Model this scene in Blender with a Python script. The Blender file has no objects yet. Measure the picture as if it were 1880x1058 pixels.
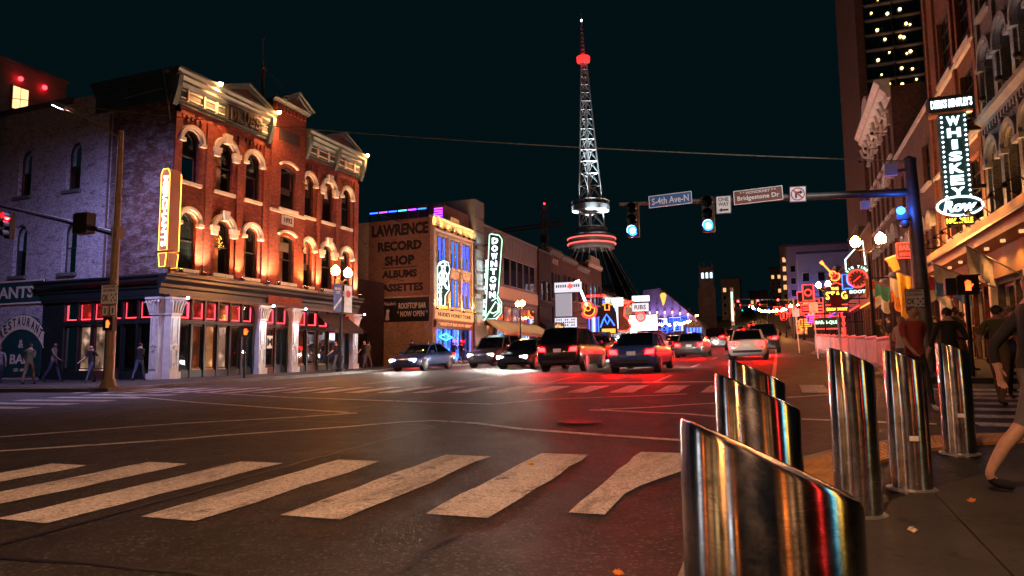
import bpy, bmesh, math, random
from mathutils import Vector, Matrix
from mathutils.geometry import tessellate_polygon
R = math.radians
rnd = random.Random(7)
S = bpy.context.scene
C = S.collection

# ------------------------------------------------------------------ camera
cam = bpy.data.cameras.new('camera'); camo = bpy.data.objects.new('camera', cam); C.objects.link(camo)
cam.sensor_width = 36.0; cam.lens = 36.0 * 1253 / 1880; cam.clip_end = 3000; cam.clip_start = 0.05
_y, _p, _r = R(21.3), R(5.7), R(-0.5)
_F = Vector((-math.sin(_y) * math.cos(_p), math.cos(_y) * math.cos(_p), math.sin(_p)))
_Rt = Vector((math.cos(_y), math.sin(_y), 0)); _U = _Rt.cross(_F)
_R2 = _Rt * math.cos(_r) + _U * math.sin(_r); _U2 = -_Rt * math.sin(_r) + _U * math.cos(_r)
camo.matrix_world = Matrix(((_R2.x, _U2.x, -_F.x, 0), (_R2.y, _U2.y, -_F.y, 0), (_R2.z, _U2.z, -_F.z, 1.35), (0, 0, 0, 1)))
S.camera = camo
# ------------------------------------------------------------------ night sky
wd = bpy.data.worlds.new('World'); S.world = wd; wd.use_nodes = True
_nt = wd.node_tree; _bg = _nt.nodes['Background']
_sky = _nt.nodes.new('ShaderNodeTexSky'); _sky.sky_type = 'NISHITA'; _sky.sun_disc = False
_sky.sun_elevation = R(-6); _sky.sun_rotation = R(200)
_mx = _nt.nodes.new('ShaderNodeMix'); _mx.data_type = 'RGBA'; _mx.inputs[0].default_value = 0.97
_nt.links.new(_sky.outputs[0], _mx.inputs[6]); _mx.inputs[7].default_value = (0.006, 0.044, 0.058, 1)
_nt.links.new(_mx.outputs[2], _bg.inputs[0]); _bg.inputs[1].default_value = 0.10
S.view_settings.view_transform = 'Standard'; S.view_settings.look = 'None'
S.view_settings.exposure = 0.35; S.view_settings.gamma = 1.0
S.render.engine = 'CYCLES'
S.cycles.use_denoising = True
S.cycles.max_bounces = 5; S.cycles.diffuse_bounces = 2; S.cycles.glossy_bounces = 3
S.cycles.transparent_max_bounces = 6; S.cycles.transmission_bounces = 3
S.cycles.sample_clamp_indirect = 4.0; S.cycles.sample_clamp_direct = 0.0
S.cycles.caustics_reflective = False; S.cycles.caustics_refractive = False
try: S.cycles.use_light_tree = True
except Exception: pass

# ------------------------------------------------------------------ the lie of the land
def gz(x, y):
    xx = max(min(x, 0.0), -30.0)
    z = y * (0.031 + 0.0007 * xx)
    if y > 110: z += 0.00030 * (y - 110) ** 2 if y < 330 else 0.0003 * 220 ** 2 + 0.02 * (y - 330)
    return z
def road_shift(y):            # the street bends a little to the left far away
    return 0.0 if y < 40 else -0.00018 * (y - 40) ** 2 if y < 260 else -8.7 - 0.079 * (y - 260)

# ------------------------------------------------------------------ materials
def srgb(r, g, b):
    f = lambda c: (c / 255 / 12.92) if c <= 10 else ((c / 255 + 0.055) / 1.055) ** 2.4
    return (f(r), f(g), f(b), 1)
MATS = {}
class NT:
    def __init__(s, name):
        s.m = bpy.data.materials.new(name); s.m.use_nodes = True; s.t = s.m.node_tree; s.n = s.t.nodes
        s.b = s.n['Principled BSDF']; s.out = s.n['Material Output']; MATS[name] = s.m
    def node(s, t, **k):
        n = s.n.new(t)
        for a, v in k.items():
            if a.startswith('i_'): n.inputs[int(a[2:])].default_value = v
            else: setattr(n, a, v)
        return n
    def l(s, a, b): s.t.links.new(a, b)
    def pos(s): return s.node('ShaderNodeNewGeometry').outputs['Position']
    def noise(s, vec, scale, detail=4, rough=.6):
        n = s.node('ShaderNodeTexNoise'); n.inputs['Scale'].default_value = scale; n.inputs['Detail'].default_value = detail
        n.inputs['Roughness'].default_value = rough
        if vec: s.l(vec, n.inputs['Vector'])
        return n.outputs['Fac']
    def ramp(s, fac, stops):
        n = s.node('ShaderNodeValToRGB'); e = n.color_ramp.elements
        while len(e) < len(stops): e.new(.5)
        for k, (p, c) in enumerate(stops): e[k].position = p; e[k].color = c if len(c) == 4 else (*c, 1)
        s.l(fac, n.inputs[0]); return n.outputs[0]
    def mix(s, f, a, b, mode='MIX'):
        n = s.node('ShaderNodeMix'); n.data_type = 'RGBA'; n.blend_type = mode
        for i, v in ((0, f), (6, a), (7, b)):
            if hasattr(v, 'links'): s.l(v, n.inputs[i])
            else: n.inputs[i].default_value = v if i == 0 else (v if len(v) == 4 else (*v, 1))
        return n.outputs[2]
    def bump(s, h, strength=.3, dist=.01):
        n = s.node('ShaderNodeBump'); n.inputs['Strength'].default_value = strength; n.inputs['Distance'].default_value = dist
        s.l(h, n.inputs['Height']); s.l(n.outputs[0], s.b.inputs['Normal'])
    def setp(s, base=None, rough=None, metal=None, spec=None):
        for k, v in (('Base Color', base), ('Roughness', rough), ('Metallic', metal), ('Specular IOR Level', spec)):
            if v is None: continue
            if hasattr(v, 'links'): s.l(v, s.b.inputs[k])
            else: s.b.inputs[k].default_value = v if k != 'Base Color' or len(v) == 4 else (*v, 1)
def g3(v): return (v, v, v, 1)

def plain(name, c, rough=.6, metal=0, var=.25, scale=3.0, bump=.0):
    t = NT(name); p = t.pos()
    f = t.noise(p, scale, 5)
    lo = tuple(x * (1 - var) for x in c[:3]); hi = tuple(min(1, x * (1 + var)) for x in c[:3])
    t.setp(t.ramp(f, [(.3, lo), (.7, hi)]), rough, metal)
    if bump: t.bump(t.noise(p, scale * 8, 3), bump, .01)
    return t.m
def emit(name, c, strength, sample=True, base=None):
    t = NT(name); t.b.inputs['Base Color'].default_value = base or (c[0] * .3, c[1] * .3, c[2] * .3, 1)
    t.b.inputs['Emission Color'].default_value = (*c[:3], 1); t.b.inputs['Emission Strength'].default_value = strength
    t.b.inputs['Roughness'].default_value = .4
    if not sample: t.m.cycles.emission_sampling = 'NONE'
    return t.m
def brick(name, c1, c2, mort, wash=None, wash_amt=.5, rough=.85, dirt=.5):
    t = NT(name); p = t.pos()
    sp = t.node('ShaderNodeSeparateXYZ'); t.l(p, sp.inputs[0])
    nn = t.node('ShaderNodeNewGeometry'); sn = t.node('ShaderNodeSeparateXYZ'); t.l(nn.outputs['True Normal'], sn.inputs[0])
    def mth(op, a, b=None):
        n = t.node('ShaderNodeMath', operation=op)
        for i, v in ((0, a), (1, b)):
            if v is None: continue
            if hasattr(v, 'links'): t.l(v, n.inputs[i])
            else: n.inputs[i].default_value = v
        return n.outputs[0]
    ax = mth('ABSOLUTE', sn.outputs[0]); ay = mth('ABSOLUTE', sn.outputs[1])
    u = mth('ADD', mth('MULTIPLY', sp.outputs[0], mth('GREATER_THAN', ay, .6)), mth('MULTIPLY', sp.outputs[1], mth('GREATER_THAN', ax, .6)))
    cv = t.node('ShaderNodeCombineXYZ'); t.l(u, cv.inputs[0]); t.l(sp.outputs[2], cv.inputs[1])
    b = t.node('ShaderNodeTexBrick'); t.l(cv.outputs[0], b.inputs['Vector'])
    b.inputs['Color1'].default_value = c1; b.inputs['Color2'].default_value = c2; b.inputs['Mortar'].default_value = mort
    b.inputs['Scale'].default_value = 1; b.inputs['Brick Width'].default_value = .23; b.inputs['Row Height'].default_value = .078
    b.inputs['Mortar Size'].default_value = .010; b.inputs['Bias'].default_value = -.1
    big = t.noise(p, .7, 6, .65); fine = t.noise(p, 7, 5, .7)
    col = t.mix(1, b.outputs['Color'], t.ramp(fine, [(.3, g3(1 - .55)), (.62, g3(1.0)), (.8, g3(1.25))]), 'MULTIPLY')
    col = t.mix(1, col, t.ramp(big, [(.33, g3(1 - dirt)), (.6, g3(1.0))]), 'MULTIPLY')
    if wash:
        mpw = t.node('ShaderNodeMapping'); mpw.inputs['Scale'].default_value = (1, 1, 2.6); t.l(p, mpw.inputs['Vector'])
        w2 = t.noise(mpw.outputs[0], 1.5, 10, .82)
        m = t.ramp(w2, [(.5 - wash_amt * .22, g3(0)), (.62 - wash_amt * .2, g3(.9))])
        spk = t.ramp(t.noise(p, 9, 4, .8), [(.38, g3(.35)), (.58, g3(1))])
        m = t.mix(1, m, spk, 'MULTIPLY')
        col = t.mix(m, col, t.mix(1, wash, t.ramp(b.outputs['Fac'], [(0, g3(1)), (1, g3(.55))]), 'MULTIPLY'))
    t.setp(col, rough)
    t.bump(t.mix(.35, t.ramp(b.outputs['Fac'], [(0, g3(1)), (1, g3(0))]), fine), .8, .012)
    return t.m

def make_materials():
    # asphalt
    t = NT('asphalt'); p = t.pos()
    big = t.noise(p, .35, 6, .6); mid = t.noise(p, 2.2, 6, .7); grain = t.noise(p, 60, 3, .7)
    vor = t.node('ShaderNodeTexVoronoi', feature='F1'); vor.inputs['Scale'].default_value = 95; t.l(p, vor.inputs['Vector'])
    col = t.ramp(mid, [(.3, (.010, .0100, .0103)), (.7, (.024, .0237, .0237))])
    agg = t.node('ShaderNodeTexVoronoi', feature='F1'); agg.inputs['Scale'].default_value = 48; t.l(p, agg.inputs['Vector'])
    sepc = t.node('ShaderNodeSeparateColor'); t.l(agg.outputs['Color'], sepc.inputs[0])
    col = t.mix(1, col, t.ramp(sepc.outputs[0], [(.0, g3(.35)), (.6, g3(.85)), (.86, g3(1.5)), (.95, g3(4.5))]), 'MULTIPLY')
    col = t.mix(1, col, t.ramp(grain, [(.3, g3(.4)), (.55, g3(1)), (.75, g3(2.2))]), 'MULTIPLY')
    col = t.mix(1, col, t.ramp(big, [(.3, g3(.6)), (.7, g3(1.4))]), 'MULTIPLY')
    mpt = t.node('ShaderNodeMapping'); mpt.inputs['Scale'].default_value = (1.0, .05, 1); t.l(p, mpt.inputs['Vector'])
    col = t.mix(1, col, t.ramp(t.noise(mpt.outputs[0], 1.1, 3, .5), [(.35, g3(.65)), (.65, g3(1.25))]), 'MULTIPLY')
    cr = t.node('ShaderNodeTexVoronoi', feature='DISTANCE_TO_EDGE'); cr.inputs['Scale'].default_value = .45
    wv = t.node('ShaderNodeTexNoise'); wv.inputs['Scale'].default_value = 1.6; wv.inputs['Detail'].default_value = 5; t.l(p, wv.inputs['Vector'])
    av = t.node('ShaderNodeVectorMath', operation='MULTIPLY_ADD'); t.l(wv.outputs['Color'], av.inputs[0]); av.inputs[1].default_value = (1.3, 1.3, 0); t.l(p, av.inputs[2])
    t.l(av.outputs[0], cr.inputs['Vector'])
    crack = t.ramp(cr.outputs['Distance'], [(0, g3(.35)), (.006, g3(.5)), (.011, g3(1))])
    col = t.mix(1, col, crack, 'MULTIPLY')
    t.setp(col, t.ramp(mid, [(.3, g3(.50)), (.7, g3(.75))]), 0, .5)
    t.bump(t.mix(.5, grain, vor.outputs['Distance']), .9, .012)
    # worn road paint
    t = NT('road_paint'); p = t.pos()
    w = t.noise(p, 3.2, 9, .75); gr = t.noise(p, 45, 4, .7)
    mpt = t.node('ShaderNodeMapping'); mpt.inputs['Scale'].default_value = (1.4, .35, 1); t.l(p, mpt.inputs['Vector'])
    wear = t.mix(1, t.ramp(w, [(.34, g3(0)), (.43, g3(1))]), t.ramp(t.noise(mpt.outputs[0], 2.6, 8, .75), [(.33, g3(.25)), (.5, g3(1))]), 'MULTIPLY'); wear2 = t.ramp(gr, [(.36, g3(.1)), (.5, g3(1))])
    col = t.mix(t.mix(1, wear, wear2, 'MULTIPLY'), (.10, .09, .085), t.ramp(t.noise(p, 1.1, 5), [(.3, (.64, .62, .59)), (.7, (.84, .82, .79))]))
    col = t.mix(1, col, t.ramp(t.noise(p, 18, 4), [(.35, g3(.72)), (.6, g3(1))]), 'MULTIPLY')
    t.setp(col, .6); t.bump(gr, .4, .004)
    t = NT('road_paint_faded'); p = t.pos()
    w = t.noise(p, 5, 9, .8)
    col = t.mix(t.ramp(w, [(.36, g3(0)), (.50, g3(1))]), (.06, .055, .05), (.42, .40, .37))
    t.setp(col, .65)
    # paving
    def conc(name, lo, hi, rough=.75):
        t = NT(name); p = t.pos()
        col = t.ramp(t.noise(p, 1.4, 7, .7), [(.3, lo), (.7, hi)])
        col = t.mix(1, col, t.ramp(t.noise(p, 40, 3, .7), [(.3, g3(.7)), (.7, g3(1.2))]), 'MULTIPLY')
        spots = t.ramp(t.noise(p, 6, 2, .5), [(.66, g3(1)), (.72, g3(.45))])
        col = t.mix(1, col, spots, 'MULTIPLY')
        t.setp(col, rough); t.bump(t.noise(p, 50, 3), .35, .004); return t.m
    conc('sidewalk_concrete', (.026, .024, .0225), (.058, .054, .051)); conc('curb_concrete', (.16, .15, .14), (.28, .27, .25))
    conc('stone_trim', (.35, .33, .30), (.55, .52, .48)); conc('grey_stone', (.13, .125, .12), (.24, .23, .22), .8)
    conc('cream_stone', (.45, .40, .32), (.62, .56, .46)); conc('dark_concrete', (.07, .075, .08), (.13, .135, .14))
    plain('tactile_orange', (.42, .20, .05), .6, 0, .3, 4, .2)
    # brickwork
    brick('brick_red', srgb(158, 58, 34), srgb(112, 36, 22), srgb(92, 70, 60), dirt=.4)
    brick('brick_side', srgb(108, 62, 52), srgb(80, 46, 42), srgb(98, 86, 84), wash=srgb(150, 140, 146), wash_amt=.16)
    brick('brick_white', srgb(98, 84, 92), srgb(70, 62, 70), srgb(104, 96, 108), wash=srgb(196, 192, 212), wash_amt=.72, dirt=.6)
    brick('brick_brown', srgb(108, 66, 50), srgb(80, 48, 38), srgb(90, 76, 68), dirt=.4)
    brick('brick_dark', srgb(70, 52, 46), srgb(52, 40, 38), srgb(58, 52, 50))
    brick('brick_cream', srgb(205, 178, 140), srgb(190, 160, 122), srgb(160, 140, 110), dirt=.2)
    brick('brick_sign', srgb(116, 80, 62), srgb(92, 60, 50), srgb(78, 64, 56), wash=srgb(150, 112, 88), wash_amt=.75)
    brick('brick_orange', srgb(146, 84, 54), srgb(118, 64, 42), srgb(96, 80, 66), dirt=.3)
    brick('stone_block', srgb(120, 114, 112), srgb(100, 96, 96), srgb(70, 68, 68), dirt=.4)
    # painted and metal things
    plain('dark_paint', (.012, .016, .018), .4); plain('black_paint', (.008, .008, .008), .45)
    plain('teal_cornice', (.05, .075, .08), .55, 0, .35, 2); plain('blue_fascia', (.03, .06, .09), .5, 0, .4, 1.2)
    plain('white_paint', (.62, .60, .57), .5, 0, .12, 4); plain('cream_paint', (.60, .50, .36), .55, 0, .12, 3)
    plain('maroon_paint', (.10, .03, .025), .45); plain('brown_paint', (.10, .06, .04), .5)
    plain('grey_panel', (.14, .15, .16), .45, 0, .12, 1.5); plain('pole_metal', (.16, .15, .13), .45, .6, .2, 6)
    plain('pole_tan', (.22, .17, .10), .5, .2, .25, 5); plain('black_iron', (.015, .014, .013), .5, .5)
    plain('galvanised', (.42, .43, .44), .4, .8, .15, 8); plain('steel_lattice', (.55, .57, .58), .45, .3, .2, 2)
    plain('awning_tan', (.42, .33, .22), .8, 0, .15, 3); plain('awning_dark', (.05, .035, .03), .8)
    plain('roof_grey', (.10, .11, .12), .7); plain('roof_dark', (.025, .028, .03), .8)
    plain('sign_orange_box', (.34, .13, .05), .5, 0, .1, 2); plain('sign_black', (.01, .012, .014), .45); plain('sign_teal', (.012, .05, .055), .45)
    plain('letter_cream', (.62, .55, .47), .6, 0, .2, 8); plain('letter_dark', (.018, .014, .014), .7, 0, .4, 6)
    plain('sign_white', (.74, .74, .72), .45, 0, .08, 6); plain('sign_blue', (.02, .12, .34), .4, 0, .08, 5); plain('sign_brown', (.16, .05, .03), .4, 0, .08, 5)
    plain('sign_red', (.55, .02, .02), .4); plain('sign_ink', (.012, .012, .012), .5); plain('banner_blue', (.06, .08, .20), .7); plain('banner_white', (.55, .52, .50), .7)
    plain('flag_yellow', (.70, .42, .06), .8); plain('flag_blue', (.10, .25, .55), .8); plain('flag_white', (.66, .64, .60), .8); plain('flag_red', (.50, .06, .04), .8); plain('flag_green', (.06, .28, .20), .8); plain('flag_orange', (.62, .24, .04), .8)
    plain('alloy', (.10, .10, .105), .35, .8); plain('canopy_wood', (.34, .19, .08), .6, 0, .2, 3)
    t = NT('letter_worn'); p = t.pos(); wn = t.noise(p, 5, 8, .8)
    t.setp(t.mix(t.ramp(wn, [(.34, g3(0)), (.46, g3(1))]), (.045, .030, .025), (.006, .005, .005)), .85)
    plain('tar', (.007, .007, .007), .45, 0, .3, 8); plain('asphalt_new', (.012, .012, .0125), .7, 0, .5, 30, .5)
    plain('rubber', (.012, .012, .012), .8); plain('interior_wall', (.30, .16, .09), .8); plain('curtain', (.45, .40, .36), .9)
    # brushed steel: fine vertical-grain streaks, soft in the vertical
    t = NT('brushed_steel'); p = t.pos()
    mp = t.node('ShaderNodeMapping'); mp.inputs['Scale'].default_value = (6, 6, 260); t.l(p, mp.inputs['Vector'])
    f = t.noise(mp.outputs[0], 2.0, 4, .7); sm = t.noise(p, 14, 5, .7)
    gm = t.mix(1, t.ramp(f, [(.25, (.40, .40, .41)), (.75, (.68, .68, .69))]), t.ramp(t.noise(p, 9, 9, .8), [(.36, g3(.45)), (.52, g3(1))]), 'MULTIPLY')
    sc1 = t.node('ShaderNodeTexVoronoi', feature='DISTANCE_TO_EDGE'); mps = t.node('ShaderNodeMapping'); mps.inputs['Scale'].default_value = (9, 9, 3.2); mps.inputs['Rotation'].default_value = (.5, .3, .2); t.l(p, mps.inputs['Vector']); t.l(mps.outputs[0], sc1.inputs['Vector']); sc1.inputs['Scale'].default_value = 1.7
    gm = t.mix(t.ramp(sc1.outputs['Distance'], [(0, g3(.5)), (.004, g3(0))]), gm, (.85, .85, .86))
    t.setp(gm, t.mix(t.ramp(t.noise(p, 5, 7, .7), [(.45, g3(0)), (.75, g3(.5))]), t.ramp(sm, [(.3, g3(.12)), (.75, g3(.24))]), g3(.42)), 1.0)
    t.b.inputs['Anisotropic'].default_value = .85; t.b.inputs['Anisotropic Rotation'].default_value = .25
    tg = t.node('ShaderNodeTangent'); tg.direction_type = 'RADIAL'; tg.axis = 'Z'; t.l(tg.outputs[0], t.b.inputs['Tangent'])
    t.bump(f, .05, .001)
    # glass: dark gloss with see-through
    def glass(name, tint, transp, rough=.04):
        t = NT(name); t.n.remove(t.b)
        gl = t.node('ShaderNodeBsdfGlossy'); gl.inputs['Color'].default_value = (.8, .85, .9, 1); gl.inputs['Roughness'].default_value = rough
        df = t.node('ShaderNodeBsdfDiffuse'); df.inputs['Color'].default_value = tint
        tr = t.node('ShaderNodeBsdfTransparent'); tr.inputs['Color'].default_value = (.85, .85, .85, 1)
        m1 = t.node('ShaderNodeMixShader'); m1.inputs[0].default_value = transp; t.l(df.outputs[0], m1.inputs[1]); t.l(tr.outputs[0], m1.inputs[2])
        fr = t.node('ShaderNodeFresnel'); fr.inputs[0].default_value = 1.6
        m2 = t.node('ShaderNodeMixShader'); t.l(fr.outputs[0], m2.inputs[0]); t.l(m1.outputs[0], m2.inputs[1]); t.l(gl.outputs[0], m2.inputs[2])
        t.l(m2.outputs[0], t.out.inputs[0]); return t.m
    glass('glass_dark', (.006, .010, .012, 1), .15); glass('glass_clear', (.01, .01, .01, 1), .88); glass('glass_car', (.004, .005, .006, 1), .25)
    # lit rooms, seen through the glass: uneven lamplight painted into glowing sheets
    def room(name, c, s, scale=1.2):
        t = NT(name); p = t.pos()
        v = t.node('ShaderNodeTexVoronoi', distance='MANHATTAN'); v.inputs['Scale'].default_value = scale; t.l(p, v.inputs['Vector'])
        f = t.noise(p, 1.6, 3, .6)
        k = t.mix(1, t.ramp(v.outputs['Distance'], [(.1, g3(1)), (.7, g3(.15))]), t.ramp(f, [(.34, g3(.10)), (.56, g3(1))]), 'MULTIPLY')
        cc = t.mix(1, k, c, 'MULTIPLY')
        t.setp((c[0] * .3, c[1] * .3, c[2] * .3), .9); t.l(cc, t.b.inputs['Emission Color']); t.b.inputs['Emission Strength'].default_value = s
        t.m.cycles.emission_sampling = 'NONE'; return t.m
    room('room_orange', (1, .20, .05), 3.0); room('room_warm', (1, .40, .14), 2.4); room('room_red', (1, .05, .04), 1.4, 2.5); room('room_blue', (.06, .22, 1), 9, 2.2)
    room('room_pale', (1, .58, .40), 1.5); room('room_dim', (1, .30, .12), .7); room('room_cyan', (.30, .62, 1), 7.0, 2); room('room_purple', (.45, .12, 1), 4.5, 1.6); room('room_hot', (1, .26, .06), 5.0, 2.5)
    # lamps and neon
    emit('lamp_globe', (1, .36, .085), 260)
    emit('flood_lens', (1, .50, .18), 60, False); emit('led_white_lens', (.75, .82, 1), 30, False)
    emit('neon_white', (.78, .96, 1), 3.2); emit('neon_white_soft', (.80, .97, 1), 1.2); emit('neon_cyan', (.05, .60, 1), 3.2); emit('neon_blue', (.02, .10, 1), 5); emit('neon_red', (1, .030, .022), 4.2)
    emit('neon_red_strip', (1, .035, .05), 5); emit('neon_yellow', (1, .50, .045), 4.0); emit('neon_orange', (1, .19, .02), 4); emit('neon_green', (.50, 1, .70), 1.9); emit('neon_purple', (.40, .04, 1), 4.5); emit('neon_pink', (1, .05, .35), 4)
    emit('bulb_white', (.85, .97, 1), 5, False); emit('bulb_warm', (1, .46, .14), 10, False)
    emit('signal_green', (.006, .13, 1), 9); emit('signal_core', (.75, .95, 1), 60, False); emit('signal_red', (1, .015, .018), 45); emit('hand_red', (1, .07, .012), 5); emit('beacon_red', (1, .015, .02), 12, False); emit('blue_light', (.01, .10, 1), 25)
    emit('headlight', (1, .93, .82), 1300); emit('taillight', (1, .0004, .0004), 520)
    emit('screen_white', (.92, .93, 1), 3.0); emit('screen_blue', (.16, .24, 1), 4); emit('ring_red', (1, .12, .10), 1.6); emit('ring_red_beacon', (1, .02, .02), 2.2)
    emit('marquee_face', (.85, .88, 1), .75, False); emit('marquee_dim', (.80, .86, 1), .30, False); emit('sign_face_yellow', (1, .50, .07), 1.2, False)
    emit('window_lit', (1, .45, .18), 1.0, False); emit('window_cool', (.6, .85, 1), 1.5, False); emit('window_yellow', (1, .60, .24), 1.6, False)
    for n, c in (('car_white', (.62, .62, .60)), ('car_black', (.012, .012, .014)), ('car_silver', (.34, .35, .36)), ('car_blue', (.03, .07, .20)), ('car_red', (.22, .015, .012)), ('car_grey', (.09, .095, .10))):
        t = NT(n); t.setp((*c, 1), .28, .3 if n != 'car_white' else 0); t.b.inputs['Coat Weight'].default_value = .6; t.b.inputs['Coat Roughness'].default_value = .06
    for n, c in (('skin_light', (.50, .30, .22)), ('skin_tan', (.30, .17, .11)), ('skin_dark', (.11, .06, .04)), ('hair_dark', (.015, .011, .009)), ('hair_brown', (.07, .04, .02)), ('hair_blond', (.34, .23, .11)),
                 ('cloth_black', (.012, .012, .014)), ('cloth_navy', (.02, .03, .07)), ('cloth_grey', (.11, .11, .12)), ('cloth_red', (.22, .03, .025)), ('cloth_denim', (.05, .08, .15)), ('cloth_white', (.50, .49, .47)), ('cloth_olive', (.07, .075, .035)), ('cloth_brown', (.10, .06, .035)), ('shoe_black', (.01, .01, .01)), ('shoe_white', (.5, .5, .48))):
        plain(n, c, .55 if 'skin' in n or 'hair' in n else .85, 0, .15, 9)
make_materials()
M = MATS
# ------------------------------------------------------------------ mesh building
ORG = {}
class Fr:                      # a frame: origin, axes (right, up, out)
    def __init__(s, o, u, n, v=(0, 0, 1)):
        s.o = Vector(o); s.u = Vector(u).normalized(); s.v = Vector(v).normalized(); s.n = Vector(n).normalized()
    def p(s, u, v, w=0): return s.o + s.u * u + s.v * v + s.n * w
    def at(s, u, v, w=0): return Fr(s.p(u, v, w), s.u, s.n, s.v)
WORLD = Fr((0, 0, 0), (1, 0, 0), (0, 1, 0))
KP = 3.2
class MB:
    def __init__(s): s.V = []; s.Fc = []; s.mi = []; s.cur = 0
    def add(s, vs, fs):
        o = len(s.V); s.V += [Vector(v) for v in vs]; s.Fc += [tuple(i + o for i in f) for f in fs]; s.mi += [s.cur] * len(fs); return s
    def box(s, F, u0, u1, v0, v1, w0, w1):
        P = [F.p(u, v, w) for w in (w0, w1) for v in (v0, v1) for u in (u0, u1)]
        return s.add(P, [(0, 1, 3, 2), (4, 6, 7, 5), (0, 4, 5, 1), (2, 3, 7, 6), (0, 2, 6, 4), (1, 5, 7, 3)])
    def prism(s, F, poly, w0, w1, caps=True):      # outline (u,v), extruded along w
        n = len(poly); P = [F.p(u, v, w0) for u, v in poly] + [F.p(u, v, w1) for u, v in poly]
        fs = [(i, (i + 1) % n, n + (i + 1) % n, n + i) for i in range(n)]
        if caps:
            tri = tessellate_polygon([[Vector((u, v, 0)) for u, v in poly]])
            fs += [tuple(t) for t in tri] + [tuple(i + n for i in t) for t in tri]
        return s.add(P, fs)
    def sweep(s, F, prof, u0, u1):                 # outline (w,v), run along u
        n = len(prof); P = [F.p(u0, v, w) for w, v in prof] + [F.p(u1, v, w) for w, v in prof]
        tri = tessellate_polygon([[Vector((w, v, 0)) for w, v in prof]])
        return s.add(P, [(i, (i + 1) % n, n + (i + 1) % n, n + i) for i in range(n)] + [tuple(t) for t in tri] + [tuple(i + n for i in t) for t in tri])
    def tube(s, pts, r, k=6, caps=True, closed=False):
        pts = [Vector(p) for p in pts]; n = len(pts); rs = r if isinstance(r, (list, tuple)) else [r] * n
        rings = []; up = None
        for i, p in enumerate(pts):
            a = pts[(i - 1) % n] if (i > 0 or closed) else p; b = pts[(i + 1) % n] if (i < n - 1 or closed) else p
            d = (b - a).normalized() if (b - a).length > 1e-9 else Vector((0, 0, 1))
            if up is None: up = Vector((0, 0, 1)) if abs(d.z) < .9 else Vector((1, 0, 0))
            x = d.cross(up)
            if x.length < 1e-6: x = d.cross(Vector((1, 0, 0)))
            x.normalize(); y = x.cross(d); up = y
            rings.append([p + (x * math.cos(2 * math.pi * j / k) + y * math.sin(2 * math.pi * j / k)) * rs[i] for j in range(k)])
        V = [v for g in rings for v in g]; fs = []
        for i in range(n if closed else n - 1):
            i2 = (i + 1) % n
            for j in range(k): fs.append((i * k + j, i * k + (j + 1) % k, i2 * k + (j + 1) % k, i2 * k + j))
        if caps and not closed: fs += [tuple(range(k - 1, -1, -1)), tuple((n - 1) * k + j for j in range(k))]
        return s.add(V, fs)
    def lathe(s, c, prof, k=16):                   # (radius, height) about a vertical axis
        c = Vector(c); n = len(prof)
        V = [c + Vector((r * math.cos(2 * math.pi * j / k), r * math.sin(2 * math.pi * j / k), z)) for r, z in prof for j in range(k)]
        fs = [(i * k + j, i * k + (j + 1) % k, (i + 1) * k + (j + 1) % k, (i + 1) * k + j) for i in range(n - 1) for j in range(k)]
        return s.add(V, fs + [tuple(range(k - 1, -1, -1)), tuple((n - 1) * k + j for j in range(k))])
    def ball(s, c, r, k=10, m=6, sz=1.0):
        return s.lathe(c, [(max(.001, r * math.sin(math.pi * i / m)), -r * sz * math.cos(math.pi * i / m)) for i in range(m + 1)], k)
    def disc(s, F, u, v, r, w0, w1, k=16): return s.prism(F, [(u + r * math.cos(2 * math.pi * j / k), v + r * math.sin(2 * math.pi * j / k)) for j in range(k)], w0, w1)
    def build(s, name, mat, parent=None, smooth=False, bevel=0):
        mats = mat if isinstance(mat, (list, tuple)) else [mat]
        if parent is not None: o3 = ORG[parent]; loc = Vector((0, 0, 0))
        else:
            xs = [v.x for v in s.V]; ys = [v.y for v in s.V]; zs = [v.z for v in s.V]
            o3 = Vector(((min(xs) + max(xs)) / 2, (min(ys) + max(ys)) / 2, min(zs))); loc = o3
        me = bpy.data.meshes.new(name); me.from_pydata([tuple(v - o3) for v in s.V], [], s.Fc)
        for m in mats: me.materials.append(M[m])
        if len(mats) > 1: me.polygons.foreach_set('material_index', s.mi)
        bm = bmesh.new(); bm.from_mesh(me); bmesh.ops.recalc_face_normals(bm, faces=bm.faces)
        if bevel: bmesh.ops.bevel(bm, geom=[e for e in bm.edges if len(e.link_faces) == 2 and e.calc_face_angle(0) > .6], offset=bevel, segments=2, affect='EDGES', clamp_overlap=True)
        bm.to_mesh(me); bm.free()
        if smooth:
            me.polygons.foreach_set('use_smooth', [True] * len(me.polygons)); me.set_sharp_from_angle(angle=R(38))
        o = bpy.data.objects.new(name, me); C.objects.link(o); o.location = loc
        if parent is not None: o.parent = parent
        ORG[o] = o3; return o
def tag(o, label=None, cat=None, group=None, kind=None):
    if label: o['label'] = label
    if cat: o['category'] = cat
    if group: o['group'] = group
    if kind: o['kind'] = kind
    return o
def thing(name, loc, label, cat, group=None, local=False):
    o = bpy.data.objects.new(name, None); C.objects.link(o); o.location = loc; o.empty_display_size = .3
    ORG[o] = Vector((0, 0, 0)) if local else Vector(loc)
    return tag(o, label, cat, group)
def copy_tree(o, parent=None, light=True):
    c = o.copy(); C.objects.link(c); c.parent = parent
    for ch in list(o.children): copy_tree(ch, c)
    return c
def bx(name, mat, parent, F, *a, **k): return MB().box(F, *a).build(name, mat, parent, **k)
_TXT = {}
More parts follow.
